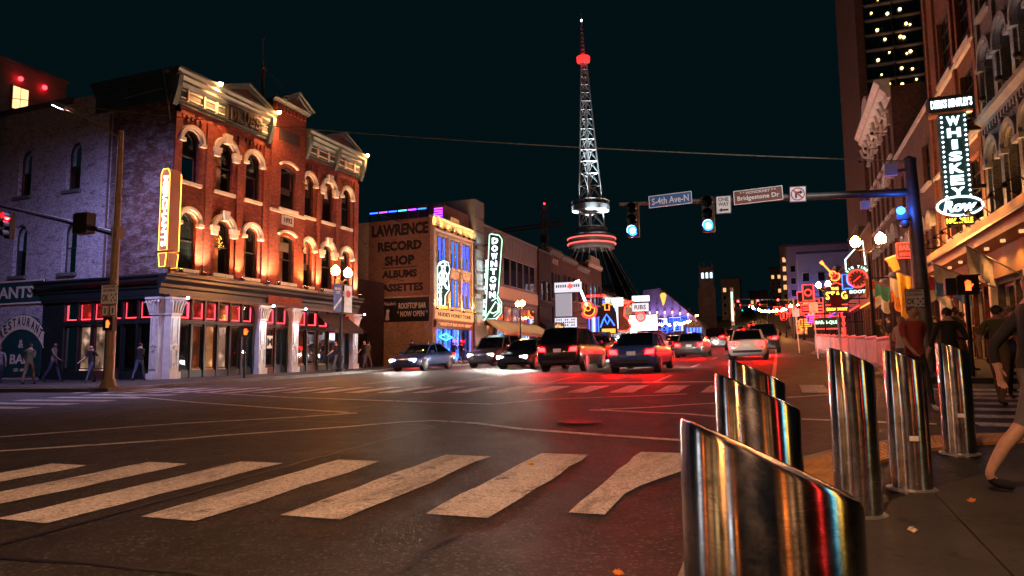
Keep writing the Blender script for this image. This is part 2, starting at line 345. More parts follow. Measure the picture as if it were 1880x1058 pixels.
def text(s, size=1.0, bold=0.0, shear=0.0, space=1.0):
    key = (s, bold, shear, space)
    if key not in _TXT:
        cu = bpy.data.curves.new('lettering', 'FONT'); cu.body = s; cu.size = 1; cu.align_x = 'CENTER'; cu.align_y = 'CENTER'
        cu.offset = bold; cu.shear = shear; cu.space_character = space; cu.resolution_u = 2
        ob = bpy.data.objects.new('lettering', cu); C.objects.link(ob)
        dg = bpy.context.evaluated_depsgraph_get(); me = bpy.data.meshes.new_from_object(ob.evaluated_get(dg))
        V = [v.co.copy() for v in me.vertices]; Fs = [tuple(p.vertices) for p in me.polygons]
        bpy.data.objects.remove(ob); bpy.data.curves.remove(cu); bpy.data.meshes.remove(me)
        xs = [v.x for v in V]; ys = [v.y for v in V]; cx = (min(xs) + max(xs)) / 2; cy = (min(ys) + max(ys)) / 2
        _TXT[key] = ([(v.x - cx, v.y - cy) for v in V], Fs, max(xs) - min(xs), max(ys) - min(ys))
    return _TXT[key]
def put_text(mb, F, s, u, v, w, width=None, height=None, bold=.0, shear=0, space=1.0, rot=0, depth=.012):
    V, Fs, tw, th = text(s, 1, bold, shear, space)
    sy = (height / th) if height else (width / tw); sx = (width / tw) if width else sy
    ca, sa = math.cos(rot), math.sin(rot)
    P = []
    for x, y in V:
        x *= sx; y *= sy; P.append((u + x * ca - y * sa, v + x * sa + y * ca))
    n = len(P); edges = {}
    for f in Fs:
        for i in range(len(f)):
            e = (f[i], f[(i + 1) % len(f)]); k = tuple(sorted(e)); edges[k] = None if k in edges else e
    side = [(a, b, b + n, a + n) for e in edges.values() if e for a, b in [e]]
    mb.add([F.p(a, b, w + depth) for a, b in P] + [F.p(a, b, w) for a, b in P], [tuple(f) for f in Fs] + side)
    return mb
def lettering(parent, F, s, u, v, w, mat, name='lettering', **k): return put_text(MB(), F, s, u, v, w, **k).build(name, mat, parent)
def arch_poly(u0, u1, v0, vs, rise, k=10):     # opening outline: jambs and an arched head
    c = (u0 + u1) / 2; h = (u1 - u0) / 2
    pts = [(u0, v0), (u1, v0)]
    if rise <= 0: return pts + [(u1, vs), (u0, vs)]
    for i in range(k + 1):
        a = math.pi * i / k; pts.append((c + h * math.cos(a), vs + rise * math.sin(a)))
    return pts
def wall_holes(mb, F, outer, holes, depth=.28, w=0.0):
    polys = [[Vector((u, v, 0)) for u, v in outer]] + [[Vector((u, v, 0)) for u, v in h] for h in holes]
    flat = [p for h in polys for p in h]
    mb.add([F.p(p.x, p.y, w) for p in flat], [tuple(t) for t in tessellate_polygon(polys)])
    for h in holes:
        n = len(h); mb.add([F.p(u, v, w) for u, v in h] + [F.p(u, v, w - depth) for u, v in h], [(i, (i + 1) % n, n + (i + 1) % n, n + i) for i in range(n)])
    return mb
def scaled(poly, d):
    us = [p[0] for p in poly]; vs = [p[1] for p in poly]; cu = (min(us) + max(us)) / 2; cv = (min(vs) + max(vs)) / 2
    hu = (max(us) - min(us)) / 2; hv = (max(vs) - min(vs)) / 2
    return [(cu + (u - cu) * (hu - d) / hu, cv + (v - cv) * (hv - d) / hv) for u, v in poly]
def ring(mb, F, outer, inner, w0, w1):
    n = len(outer)
    P = [F.p(*p, w1) for p in outer] + [F.p(*p, w1) for p in inner] + [F.p(*p, w0) for p in outer] + [F.p(*p, w0) for p in inner]
    fs = []
    for i in range(n):
        j = (i + 1) % n; fs += [(i, j, n + j, n + i), (n + i, n + j, 3 * n + j, 3 * n + i), (i, j, 2 * n + j, 2 * n + i)]
    return mb.add(P, fs)
def window(bld, F, u0, u1, v0, vs, rise=0, frame='dark_paint', glass='glass_dark', room=None, inset=.2, sill=None, bars=(0, 1), fw=.07, w=0.0, hood=None, hood_mat='stone_trim', label=None):
    """A window part: frame mesh, children pane (one per light), sill, hood."""
    op = arch_poly(u0, u1, v0, vs, rise); inn = scaled(op, fw)
    mb = MB(); ring(mb, F, op, inn, w - inset - .06, w - inset + .03)
    top = vs + rise; nu, nv = bars
    cu = [u0 + (u1 - u0) * (i + 1) / (nu + 1) for i in range(nu)]; cv = [v0 + (top - v0) * (i + 1) / (nv + 1) for i in range(nv)]
    for u in cu: mb.box(F, u - fw * .4, u + fw * .4, v0 + fw, top - fw - (0 if rise <= 0 else .02), w - inset - .04, w - inset + .02)
    for v in cv: mb.box(F, u0 + fw, u1 - fw, v - fw * .45, v + fw * .45, w - inset - .05, w - inset + .04)
    o = mb.build('window', frame, bld)
    if label: o['label'] = label
    us = [u0 + fw] + cu + [u1 - fw]; vv = [v0 + fw] + cv + [top - fw]
    if nu == 0 and nv <= 1:
        if nv == 0: segs = [inn]
        else:
            vm = cv[0]
            segs = [[(u0 + fw, v0 + fw), (u1 - fw, v0 + fw), (u1 - fw, vm), (u0 + fw, vm)], [(u0 + fw, vm), (u1 - fw, vm)] + [p for p in inn if p[1] > vm]]
        for k, sg in enumerate(segs):
            MB().add([F.p(a, b, w - inset - .012 * k) for a, b in sg], [tuple(range(len(sg)))]).build('pane', glass, o)
    else:
        for i in range(len(us) - 1):
            for j in range(len(vv) - 1):
                sg = [(us[i], vv[j]), (us[i + 1], vv[j]), (us[i + 1], vv[j + 1]), (us[i], vv[j + 1])]
                if rise > 0 and j == len(vv) - 2:
                    c = (u0 + u1) / 2; h = (u1 - u0) / 2 - fw
                    f = lambda u: min(top - fw, vs + rise * math.sqrt(max(0, 1 - ((u - c) / h) ** 2)) - fw * .5)
                    sg = [sg[0], sg[1]] + [(u, f(u)) for u in [us[i + 1] + (us[i] - us[i + 1]) * q / 4 for q in range(5)]]
                jit = rnd.uniform(-.006, .006)
                MB().add([F.p(a, b, w - inset + (jit if q % 2 else -jit)) for q, (a, b) in enumerate(sg)], [tuple(range(len(sg)))]).build('pane', glass, o)
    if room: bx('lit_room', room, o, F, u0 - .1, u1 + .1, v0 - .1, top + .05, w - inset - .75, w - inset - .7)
    if sill: bx('sill', sill, o, F, u0 - .14, u1 + .14, v0 - .17, v0 - .002, w - .05, w + .16)
    if hood: hood_mold(o, F, u0, u1, vs, rise, hood, hood_mat, w)
    return o
def hood_mold(o, F, u0, u1, vs, rise, kind, mat, w=0.0):
    c = (u0 + u1) / 2; h = (u1 - u0) / 2; mb = MB(); k = 14
    t = {'plain': .26, 'key': .30, 'eyebrow': .09}[kind]
    def band(r0, r1, a0, a1, w1, off=0.0):
        o1 = [(c + (h + r1) * math.cos(a), vs + off + (rise + r1) * math.sin(a)) for a in [a0 + (a1 - a0) * i / k for i in range(k + 1)]]
        i1 = [(c + (h + r0) * math.cos(a), vs + off + (rise + r0) * math.sin(a)) for a in [a0 + (a1 - a0) * i / k for i in range(k + 1)]]
        n = k + 1; P = [F.p(*p, w1) for p in o1] + [F.p(*p, w1) for p in i1] + [F.p(*p, w - .02) for p in o1] + [F.p(*p, w - .02) for p in i1]
        fs = []
        for i in range(k): fs += [(i, i + 1, n + i + 1, n + i), (i, i + 1, 2 * n + i + 1, 2 * n + i), (n + i, n + i + 1, 3 * n + i + 1, 3 * n + i)]
        fs += [(0, n, 3 * n, 2 * n), (k, n + k, 3 * n + k, 2 * n + k)]
        mb.add(P, fs)
    if kind == 'eyebrow': band(.16, .30, R(28), R(152), w + .14, .05)
    else:
        band(.0, t * .45, 0, math.pi, w + .10); band(t * .45, t, 0, math.pi, w + .19)
        for sx in (-1, 1):
            u = c + sx * (h + t / 2); hh = .34 if kind == 'key' else .16
            mb.box(F, u - t * .62, u + t * .62, vs - hh, vs - .003, w - .02, w + .22)
            if kind == 'key': mb.box(F, u - t * .8, u + t * .8, vs - .12, vs + .12, w - .02, w + .25)
        if kind == 'key': mb.prism(F, [(c - .15, vs + rise - .06), (c + .15, vs + rise - .06), (c + .24, vs + rise + t + .14), (c - .24, vs + rise + t + .14)], w - .02, w + .27)
    return mb.build('hood', mat, o)
def neon_path(mb, F, pts, r=.03, w=.06, closed=False, k=5): return mb.tube([F.p(u, v, w) for u, v in pts], r, k, closed=closed)
def stacked(parent, F, s, pos, w, mat, height, width, bold, depth=.03):
    for k, ch in enumerate(s):
        if ch == ' ': continue
        u, v = pos(k); put_text(MB(), F, ch, u, v, w, height=height, width=width if ch != 'I' else width * .42, bold=bold, depth=depth).build('letter', mat, parent)
def spot(parent, loc, target, power, col, size=R(70), blend=.8, rad=.06):
    l = bpy.data.lights.new('lamp_light', 'SPOT'); l.energy = power * KP; l.color = col; l.spot_size = size; l.spot_blend = blend; l.shadow_soft_size = rad
    o = bpy.data.objects.new('lamp_light', l); C.objects.link(o)
    d = Vector(target) - Vector(loc); o.rotation_euler = d.to_track_quat('-Z', 'Y').to_euler(); o.location = Vector(loc) - ORG[parent]; o.parent = parent
    return o
def point(parent, loc, power, col, rad=.15):
    l = bpy.data.lights.new('lamp_light', 'POINT'); l.energy = power * KP; l.color = col; l.shadow_soft_size = rad
    o = bpy.data.objects.new('lamp_light', l); C.objects.link(o); o.location = Vector(loc) - ORG[parent]; o.parent = parent; return o
# ------------------------------------------------------------------ ground, road, pavements
def axis(lo, hi, steps):       # grid lines, closer together near the camera
    out = [lo]; 
    for a, b, s in steps:
        x = a
        while x < b - 1e-6: out.append(x); x += s
    out.append(hi); return sorted(set(round(v, 3) for v in out))
def sheet(mb, xs, ys, dz=0.0, fx=None):
    n = len(xs); P = []
    for y in ys:
        for x in xs:
            X = x + (fx(y) if fx else 0); P.append((X, y, gz(X, y) + dz))
    mb.add(P, [(j * n + i, j * n + i + 1, (j + 1) * n + i + 1, (j + 1) * n + i) for j in range(len(ys) - 1) for i in range(n - 1)]); return mb
road = sheet(MB(), axis(-500, 500, [(-160, -40, 12), (-40, 12, 1.3), (12, 120, 12)]), axis(-60, 900, [(-60, -12, 8), (-12, 40, 1.3), (40, 140, 4), (140, 420, 10)])).build('road', 'asphalt')
tag(road, kind='structure')
def strip(pts, width, dz=.006):
    mb = MB(); L = []; Rr = []
    for i, p in enumerate(pts):
        a = Vector(pts[max(0, i - 1)]); b = Vector(pts[min(len(pts) - 1, i + 1)]); d = (b - a).normalized(); n = Vector((-d.y, d.x)) * width / 2
        q = Vector(p); L.append(q + n); Rr.append(q - n)
    P = [(v.x, v.y, gz(v.x, v.y) + dz) for v in L + Rr]; k = len(pts)
    mb.add(P, [(i, i + 1, k + i + 1, k + i) for i in range(k - 1)]); return mb
def dense(pts, s=.7):
    out = []
    for a, b in zip(pts[:-1], pts[1:]):
        a = Vector(a); b = Vector(b); n = max(1, int((b - a).length / s))
        out += [a.lerp(b, i / n) for i in range(n)]
    return out + [Vector(pts[-1])]
def ragged(x0, x1, y0, y1, ragg=.03, cut=None):
    """a painted bar with slightly broken edges"""
    mb = MB(); n = 9; L = []; Q = []
    for i in range(n):
        t = i / (n - 1); y = y0 + (y1 - y0) * t
        xl = x0 + rnd.uniform(-ragg, ragg) * .6; xr = x1 + rnd.uniform(-ragg, ragg)
        if cut: xr = min(xr, cut(y))
        dy = 0 if 0 < i < n - 1 else rnd.uniform(-.03, .03)
        L.append((xl, y + dy)); Q.append((max(xr, xl + .05), y + dy + .02))
    P = [(x, y, gz(x, y) + .006) for x, y in L + Q]
    mb.add(P, [(i, i + 1, n + i + 1, n + i) for i in range(n - 1)]); return mb
# near crosswalk across the main street, set at a slant
for k in range(18):
    x = -1.55 - 1.07 * k; y0 = 5.13 + .33 * (x + 1.55); L = 2.85 if k < 3 else 2.62
    cut = (lambda y: -1.28 + max(0, y - 6.0) * .35) if k == 0 else None
    ragged(x, x + (.56 if k else .75), y0, y0 + L, cut=cut).build('crosswalk_stripe', 'road_paint', road)
# far crosswalk
for k in range(22):
    x = .42 - 1.07 * k
    ragged(x, x + .55, 16.25 - .06 * k * .2, 18.5, .02).build('crosswalk_stripe', 'road_paint', road)
# crosswalks over the side street, right and left
for k in range(7):
    y = 11.3 + 1.02 * k
    strip(dense([(2.5 + .1 * k, y), (5.4 + .1 * k, y)]), .42).build('crosswalk_stripe', 'road_paint', road)
    strip(dense([(-20.2, y - 2.2), (-16.6, y - 2.2)]), .45).build('crosswalk_stripe', 'road_paint', road)
# outlines of the diagonal crossing
for pts in ([(-20, 1.5), (-11.35, 7.14), (-9.94, 9.1), (-8.28, 10.48), (-7.6, 11.25)],
            [(-16, 1.9), (-9.72, 6.13), (-8.21, 7.53), (-7.79, 8.08), (-6.47, 9.36), (-5.97, 10.02), (-5.49, 10.35), (-4.56, 10.11), (-3.64, 9.61), (-2.24, 9.19), (-1.0, 8.9), (-.2, 8.75)],
            [(-20, 15.6), (-13.55, 13.03), (-10.32, 11.98), (-7.82, 11.3)], [(-19, 17.2), (-12, 14.6), (-7.23, 13.5), (-5.6, 13.2)],
            [(-3.3, 12.3), (-2.97, 12.27), (-2.15, 12.01), (-1.52, 11.9), (-1.04, 11.59), (.62, 11.37), (2.0, 11.2)],
            [(-3.1, 12.4), (-2.3, 12.86), (-1.71, 13.4), (-1.22, 13.75), (.95, 15.82)], [(-5.6, 13.2), (-4.9, 14.3), (-1.99, 15.8)]):
    strip(dense(pts), .14).build('crossing_line', 'road_paint', road)
# lane lines beyond the crossing and behind the camera
for x, dash in ((-.2, 0), (-3.4, 1), (-6.7, 1), (-9.85, 0), (-10.15, 0), (-13.3, 1), (-16.6, 1)):
    y = 20.0
    while y < 150:
        y2 = y + (3.2 if dash else 26)
        strip(dense([(x + road_shift(y), y), (x + road_shift(y2), y2)], 3), .12, .007).build('lane_line', 'road_paint_faded', road)
        y += 9.0 if dash else 26
for x in (-4.3, -7.4): strip(dense([(x, -8), (x, 2.5)]), .12).build('lane_line', 'road_paint_faded', road)
MB().add([(-7.2, 19.6, gz(-7.2, 19.6) + .007), (-.4, 19.6, gz(-.4, 19.6) + .007), (-.4, 20.0, gz(-.4, 20) + .007), (-7.2, 20, gz(-7.2, 20) + .007)], [(0, 1, 2, 3)]).build('stop_line', 'road_paint_faded', road)
for pts in ([(-2.15, -6), (-2.2, 1.5), (-2.1, 4.4)], [(-5.1, -6), (-5.0, 2), (-5.15, 12.5)], [(-8.2, -4), (-8.3, 10), (-8.1, 19)], [(-9, 3.1), (-5.2, 3.0), (-2.2, 3.25)], [(-13, 9.6), (-8.3, 9.9), (-5.1, 9.7)]):
    q = []
    for v in dense(pts, .35): q.append((v.x + rnd.uniform(-.03, .03), v.y + rnd.uniform(-.03, .03)))
    strip(q, .045, .009).build('tar_seam', 'tar', road)
for x0, x1, y0, y1 in ((-4.6, -2.9, -.5, 2.2), (-9.6, -7.0, 13.2, 15.4), (-1.7, -.6, 10.2, 11.3)):
    xs = [x0 + (x1 - x0) * i / 6 for i in range(7)]; sheet(MB(), xs, [y0 + (y1 - y0) * i / 6 for i in range(7)], .0035).build('asphalt_patch', 'asphalt_new', road)
mh = MB(); 
for q in range(24): a = 2 * math.pi * q / 24; mh.V.append(Vector((-3.0 + .36 * math.cos(a), 10.6 + .36 * math.sin(a), gz(-3, 10.6) + .008)))
mh.Fc = [tuple(range(24))]; mh.mi = [0]; mh.build('manhole_cover', 'black_iron', road)

# pavements ---------------------------------------------------------
def clip(poly, bound):          # clip a polygon by a convex outline (counter-clockwise)
    out = poly
    for i in range(len(bound)):
        a = bound[i]; b = bound[(i + 1) % len(bound)]; inp = out; out = []
        if not inp: break
        side = lambda p: (b[0] - a[0]) * (p[1] - a[1]) - (b[1] - a[1]) * (p[0] - a[0])
        for j in range(len(inp)):
            p = inp[j]; q = inp[(j + 1) % len(inp)]; sp, sq = side(p), side(q)
            if sp >= 0: out.append(p)
            if sp * sq < 0: t = sp / (sp - sq); out.append((p[0] + (q[0] - p[0]) * t, p[1] + (q[1] - p[1]) * t))
    return out
corner = [(-.42, -8), (14, -8), (14, 10.75), (6.5, 10.75), (4.2, 10.66), (2.9, 10.42), (2.0, 10.0), (1.25, 9.35), (.62, 8.5), (.18, 7.7), (-.12, 6.7), (-.34, 5.2), (-.42, 3.6)]
sw = MB(); n = len(corner); sw.add([(x, y, gz(x, y) + .012) for x, y in corner], [tuple(t) for t in tessellate_polygon([[Vector((x, y, 0)) for x, y in corner]])])
# fine grid instead of long triangles
sw = sheet(MB(), [-.3, 0, 1, 2, 4, 6, 9, 14], [-8, -4, 0, 3, 5], .010)
near_walk = sw.build('sidewalk', 'sidewalk_concrete'); tag(near_walk, kind='structure')
def inset(poly, d):
    c = Vector((sum(p[0] for p in poly) / len(poly), sum(p[1] for p in poly) / len(poly))); out = []
    for p in poly:
        v = Vector(p) - c; l = v.length; out.append(tuple(c + v * max(.1, (l - d) / l)))
    return out
def slab(poly, par, top, depth=.09, mat='sidewalk_concrete', name='paving_slab', gap=.008):
    q = inset(poly, gap); k = len(q); e = rnd.uniform(-.002, .002)
    c = (sum(p[0] for p in q) / k, sum(p[1] for p in q) / k); q2 = [(c[0] + (x - c[0]) * .994, c[1] + (y - c[1]) * .994) for x, y in q]
    P = [(x, y, gz(x, y) + top + e) for x, y in q2] + [(x, y, gz(x, y) + top + e - .006) for x, y in q] + [(x, y, gz(x, y) + top - depth) for x, y in q]
    MB().add(P, [tuple(range(k))] + [(i, (i + 1) % k, k + (i + 1) % k, k + i) for i in range(k)] + [(k + i, k + (i + 1) % k, 2 * k + (i + 1) % k, 2 * k + i) for i in range(k)]).build(name, mat, par)
curb_off = .62
inner = []                                    # the slabs stop at the tactile band round the corner
for i, (x, y) in enumerate(corner): inner.append((x, y))
def offset_curve(pts, d):
    out = []
    for i, p in enumerate(pts):
        a = Vector(pts[max(0, i - 1)]); b = Vector(pts[min(len(pts) - 1, i + 1)]); t = (b - a).normalized(); out.append(tuple(Vector(p) + Vector((-t.y, t.x)) * d))
    return out
arc = corner[3:12]                            # from the side street round to the main street
arc_d = [tuple(v) for v in dense(arc, .25)]
arc_in = offset_curve(arc_d, .56)
bound = [(-.42, -8), (14, -8), (14, 10.2), (6.5, 10.19)] + [arc_in[i] for i in range(6, len(arc_in), 5)] + [(-.42, 4.4)]
for i in range(-1, 10):
    for j in range(-6, 8):
        x0, y0 = -.42 + i * 1.52, -7.9 + j * 1.52 + 0
        y0 = -8 + (j + 6) * 1.52
        q = clip([(x0, y0), (x0 + 1.52, y0), (x0 + 1.52, y0 + 1.52), (x0, y0 + 1.52)], bound)
        if len(q) >= 3:
            ar = abs(sum(q[a][0] * q[(a + 1) % len(q)][1] - q[(a + 1) % len(q)][0] * q[a][1] for a in range(len(q)))) / 2
            if ar > .04: slab(q, near_walk, .030)
# tactile plates with their domes, along the flush curb
k = 0
while k < len(arc_d) - 3:
    k2 = min(k + 3, len(arc_d) - 1); poly = [arc_d[k], arc_d[k2], arc_in[k2], arc_in[k]]
    mb = MB(); q = inset(poly, .006); P = [(x, y, gz(x, y) + .034) for x, y in q] + [(x, y, gz(x, y) - .05) for x, y in q]
    mb.add(P, [(0, 1, 2, 3), (0, 1, 5, 4), (1, 2, 6, 5), (2, 3, 7, 6), (3, 0, 4, 7)])
    A, B, Cc, D = [Vector(p) for p in q]
    nu, nv = 9, 7
    for a in range(nu):
        for b in range(nv):
            s_, t_ = (a + .5) / nu, (b + .5) / nv; c = (A.lerp(B, s_)).lerp(D.lerp(Cc, s_), t_); z = gz(c.x, c.y) + .034; r = .017
            mb.add([(c.x - r, c.y - r, z), (c.x + r, c.y - r, z), (c.x + r, c.y + r, z), (c.x - r, c.y + r, z), (c.x - r * .5, c.y - r * .5, z + .008), (c.x + r * .5, c.y - r * .5, z + .008), (c.x + r * .5, c.y + r * .5, z + .008), (c.x - r * .5, c.y + r * .5, z + .008)],
                   [(4, 5, 6, 7), (0, 1, 5, 4), (1, 2, 6, 5), (2, 3, 7, 6), (3, 0, 4, 7)])
    mb.build('tactile_plate', 'tactile_orange', near_walk); k = k2
# kerb strip along the edge
outer = offset_curve(arc_d, -.16); mbk = MB()
P = [(x, y, gz(x, y) + .016) for x, y in arc_d] + [(x, y, gz(x, y) + .010) for x, y in outer]; kk = len(arc_d)
mbk.add(P, [(i, i + 1, kk + i + 1, kk + i) for i in range(kk - 1)]); mbk.build('curb', 'curb_concrete', near_walk)
MB().add([(-.42, y, gz(0, y) + .03) for y in (-8, -3, 1, 4.4)] + [(-.58, y, gz(0, y) + .012) for y in (-8, -3, 1, 4.4)], [(i, i + 1, 5 + i, 4 + i) for i in range(3)]).build('curb', 'curb_concrete', near_walk)

def far_walk(name, x0, x1, y0, y1, curb_sides, shift=True):
    ys = []; y = y0
    while y < y1: ys.append(y); y += 4 if y < 60 else 12
    ys.append(y1)
    f = road_shift if shift else None
    o = sheet(MB(), [x0 + (x1 - x0) * i / 4 for i in range(5)], ys, .13, f)
    # vertical faces
    for x in (x0, x1):
        P = []
        for y in ys:
            X = x + (road_shift(y) if shift else 0); P += [(X, y, gz(X, y) + .13), (X, y, gz(X, y) - .3)]
        o.add(P, [(2 * i, 2 * i + 1, 2 * i + 3, 2 * i + 2) for i in range(len(ys) - 1)])
    P = []
    for i in range(5): X = x0 + (x1 - x0) * i / 4; P += [(X, y0, gz(X, y0) + .13), (X, y0, gz(X, y0) - .3)]
    o.add(P, [(2 * i, 2 * i + 1, 2 * i + 3, 2 * i + 2) for i in range(4)])
    o = tag(o.build(name, 'sidewalk_concrete'), kind='structure')
    for xc, sgn in curb_sides:
        mb = MB(); P = []
        for y in ys:
            X = xc + (road_shift(y) if shift else 0); P += [(X - .09 * sgn - .0, y, gz(X, y) + .136), (X + .09 * sgn, y, gz(X, y) + .136), (X + .095 * sgn, y, gz(X, y) - .2)]
        mb.add(P, [f for i in range(len(ys) - 1) for f in ((3 * i, 3 * i + 1, 3 * i + 4, 3 * i + 3), (3 * i + 1, 3 * i + 2, 3 * i + 5, 3 * i + 4))]).build('curb', 'curb_concrete', o)
    return o
far_walk('sidewalk', -62, -20.9, 16.4, 23.7, [(-20.9, 1)], False)
far_walk('sidewalk', -30, -20.9, 23.7, 330, [(-20.9, 1)])
rw = far_walk('sidewalk', 3.3, 12, 19.4, 330, [(3.3, -1)])
# ------------------------------------------------------------------ corner building, red brick, and its white-washed neighbour
XF = -26.5
def cornice(par, F, u0, u1, prof, mat, name='cornice'): return MB().sweep(F, prof, u0, u1).build(name, mat, par)
def flood(par, F, u, v, w=.42, power=60, col=(1, .42, .16), aim=(0, 2.2, -.3), size=80, lens='flood_lens', zo=.03):
    """a little wall-washer: body, lens, its light"""
    mb = MB(); p = F.p(u, v, w); mb.lathe(p - Vector((0, 0, .16)), [(.05, 0), (.10, .04), (.11, .16)], 10); mb.tube([F.p(u, v - .12, 0.0), F.p(u, v - .12, w)], .02, 5)
    o = mb.build('floodlight', 'black_iron', par); MB().lathe(p - Vector((0, 0, .002)), [(.085, 0), (.085, .006)], 10).build('lens', lens, o)
    spot(o, F.p(u, v + .03, w), F.p(u + aim[0], v + aim[1], w + aim[2]), power, col, R(size), .9, .07); return o
FM = Fr((XF, 0, 0), (0, 1, 0), (1, 0, 0)); YS = 23.7; FS = Fr((0, YS, 0), (1, 0, 0), (0, -1, 0))
mer = thing('brick_building', (XF - 6, 31, .3), 'three storey red brick corner building with arched windows and pediments', 'building')
TOP = 13.66
wins = [(24.72, 1.02, 'plain'), (26.95, 1.08, 'key'), (28.98, 1.02, 'plain'), (31.62, 1.28, 'eyebrow'), (33.72, .98, 'plain'), (35.68, 1.06, 'key'), (37.66, .98, 'plain')]
floors = [(5.66, 2.28), (9.94, 2.06)]          # sill, height to the spring of the arch
def rise_of(h, w): return w / 2 if h != 'eyebrow' else .24
holes = []
for sv, hh in floors:
    for c, w, h in wins:
        if h == 'eyebrow': continue
        holes.append(arch_poly(c - w / 2, c + w / 2, sv, sv + hh, rise_of(h, w)))
mb = MB(); wall_holes(mb, FM, [(YS, 4.4), (30.2, 4.4), (30.2, TOP), (YS, TOP)], [h for h in holes if h[0][0] < 30])
wall_holes(mb, FM, [(33.1, 4.4), (39.0, 4.4), (39.0, TOP), (33.1, TOP)], [h for h in holes if h[0][0] > 33])
c, w, h = wins[3]
wall_holes(mb, FM, [(30.2, 4.4), (33.1, 4.4), (33.1, 16.15), (30.2, 16.15)], [arch_poly(c - w / 2, c + w / 2, sv, sv + hh + .18, .24) for sv, hh in floors], .28, .22)
for u in (30.2, 33.1): mb.add([FM.p(u, 4.4, 0), FM.p(u, 4.4, .22), FM.p(u, 16.15, .22), FM.p(u, 16.15, -2.4), FM.p(u, 13.6, -2.4), FM.p(u, 13.6, 0)], [(0, 1, 2, 3, 4, 5)])
mb.add([FM.p(30.2, 16.15, .22), FM.p(33.1, 16.15, .22), FM.p(33.1, 16.15, -2.4), FM.p(30.2, 16.15, -2.4)], [(0, 1, 2, 3)])
mb.build('front_wall', 'brick_red', mer)
# brick piers between the bays, slightly proud, with corbels under the cornice
for u0, u1 in ((23.72, 24.02), (25.66, 26.12), (27.78, 28.22), (29.75, 30.18), (33.12, 33.3), (34.5, 34.86), (36.5, 36.86), (38.5, 38.98)):
    bx('pier', 'brick_red', mer, FM, u0, u1, 5.42, 13.2, -.02, .09)
for u in (24.72, 28.98, 33.72, 37.66):
    for k in range(5): bx('corbel', 'brick_red', mer, FM, u - .62 + k * .28, u - .48 + k * .28, 13.02 - (k % 2) * .14, 13.2, 0, .08)
for k in range(9): bx('dentil', 'brick_red', mer, FM, 30.32 + k * .31, 30.48 + k * .31, 15.62, 15.95, .2, .34)
bx('brick_panel', 'brick_dark', mer, FM, 30.75, 32.55, 13.9, 14.6, .215, .235)
MB().box(FS, -30.6, XF, 4.4, 13.78, -.3, 0).build('side_wall', 'brick_side', mer)
body = MB(); body.box(WORLD, -30.6, XF - .9, -.5, 13.6, YS + .3, 39.0); body.build('rear_block', 'roof_dark', mer)
for u in (39.0,): MB().add([FM.p(u, -.5, 0), FM.p(u, TOP, 0), FM.p(u, TOP, -9), FM.p(u, -.5, -9)], [(0, 1, 2, 3)]).build('end_wall', 'brick_dark', mer)
for fi, (sv, hh) in enumerate(floors):
    for i, (c, w, h) in enumerate(wins):
        ww = .22 if h == 'eyebrow' else 0
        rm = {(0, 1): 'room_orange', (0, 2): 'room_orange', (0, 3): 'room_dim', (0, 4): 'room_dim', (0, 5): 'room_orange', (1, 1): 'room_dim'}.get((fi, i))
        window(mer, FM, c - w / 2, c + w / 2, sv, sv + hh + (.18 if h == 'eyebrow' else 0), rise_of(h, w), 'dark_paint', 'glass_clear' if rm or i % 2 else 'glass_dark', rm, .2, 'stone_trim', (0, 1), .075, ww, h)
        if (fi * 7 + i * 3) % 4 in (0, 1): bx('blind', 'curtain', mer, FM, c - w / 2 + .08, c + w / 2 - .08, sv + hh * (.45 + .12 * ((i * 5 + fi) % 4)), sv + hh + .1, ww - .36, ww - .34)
# gold leaf decal on one window
mb = MB()
for k in range(26):
    a = rnd.uniform(0, 6.28); r = rnd.uniform(.05, .34); u = 26.95 + r * math.cos(a); v = 7.35 + r * 1.3 * math.sin(a)
    mb.tube([FM.p(u, v, -.14), FM.p(u + rnd.uniform(-.12, .12), v + rnd.uniform(-.12, .12), -.14)], .018, 4)
mb.build('window_sign', 'sign_face_yellow', mer)
# sill course and string courses
bx('sill_course', 'stone_trim', mer, FM, 23.72, 30.15, 5.3, 5.46, -.02, .12); bx('sill_course', 'stone_trim', mer, FM, 33.15, 38.98, 5.3, 5.46, -.02, .12); bx('sill_course', 'stone_trim', mer, FM, 30.1, 33.2, 5.28, 5.44, .2, .34)
bx('string_course', 'stone_trim', mer, FM, 30.15, 33.15, 9.62, 9.78, .2, .32)
bx('date_stone', 'stone_trim', mer, FM, 31.12, 32.12, 9.0, 9.56, .2, .27); lettering(mer, FM, '1892', 31.62, 9.28, .271, 'letter_dark', height=.3, bold=.02)
# great cornices and pediments
prof = lambda d=1.0: [(0, 13.62), (.10, 13.62), (.10, 13.78), (.16, 13.80), (.16, 14.42), (.24, 14.5), (.34, 14.62), (.34, 14.74), (.52, 14.86), (.52, 14.98), (.64, 15.10), (.64, 15.22), (0, 15.22)]
cornice(mer, FM, 23.3, 30.18, prof(), 'teal_cornice'); cornice(mer, FM, 33.12, 39.3, prof(), 'teal_cornice')
def pediment(u0, u1, vb, va, w1, mat='teal_cornice', fill='maroon_paint'):
    c = (u0 + u1) / 2; mb = MB()
    MB().prism(FM, [(u0 + .2, vb), (u1 - .2, vb), (c, va - .16)], -.3, w1 - .22).build('tympanum', fill, mer)
    for sx in (-1, 1):
        e = u0 if sx < 0 else u1
        mb.prism(FM, [(e - sx * -.0, vb), (e - sx * .35, vb), (c, va - .22), (c, va)], -.3, w1)
        mb.prism(FM, [(e + sx * .12, vb), (e + sx * .12, vb + .07), (c, va + .10), (c, va + .003)], -.3, w1 + .10)
    mb.build('pediment', mat, mer)
pediment(26.1, 29.55, 15.222, 15.95, .60); pediment(34.85, 38.35, 15.222, 15.98, .60); pediment(30.6, 33.2, 16.2, 16.98, .62)
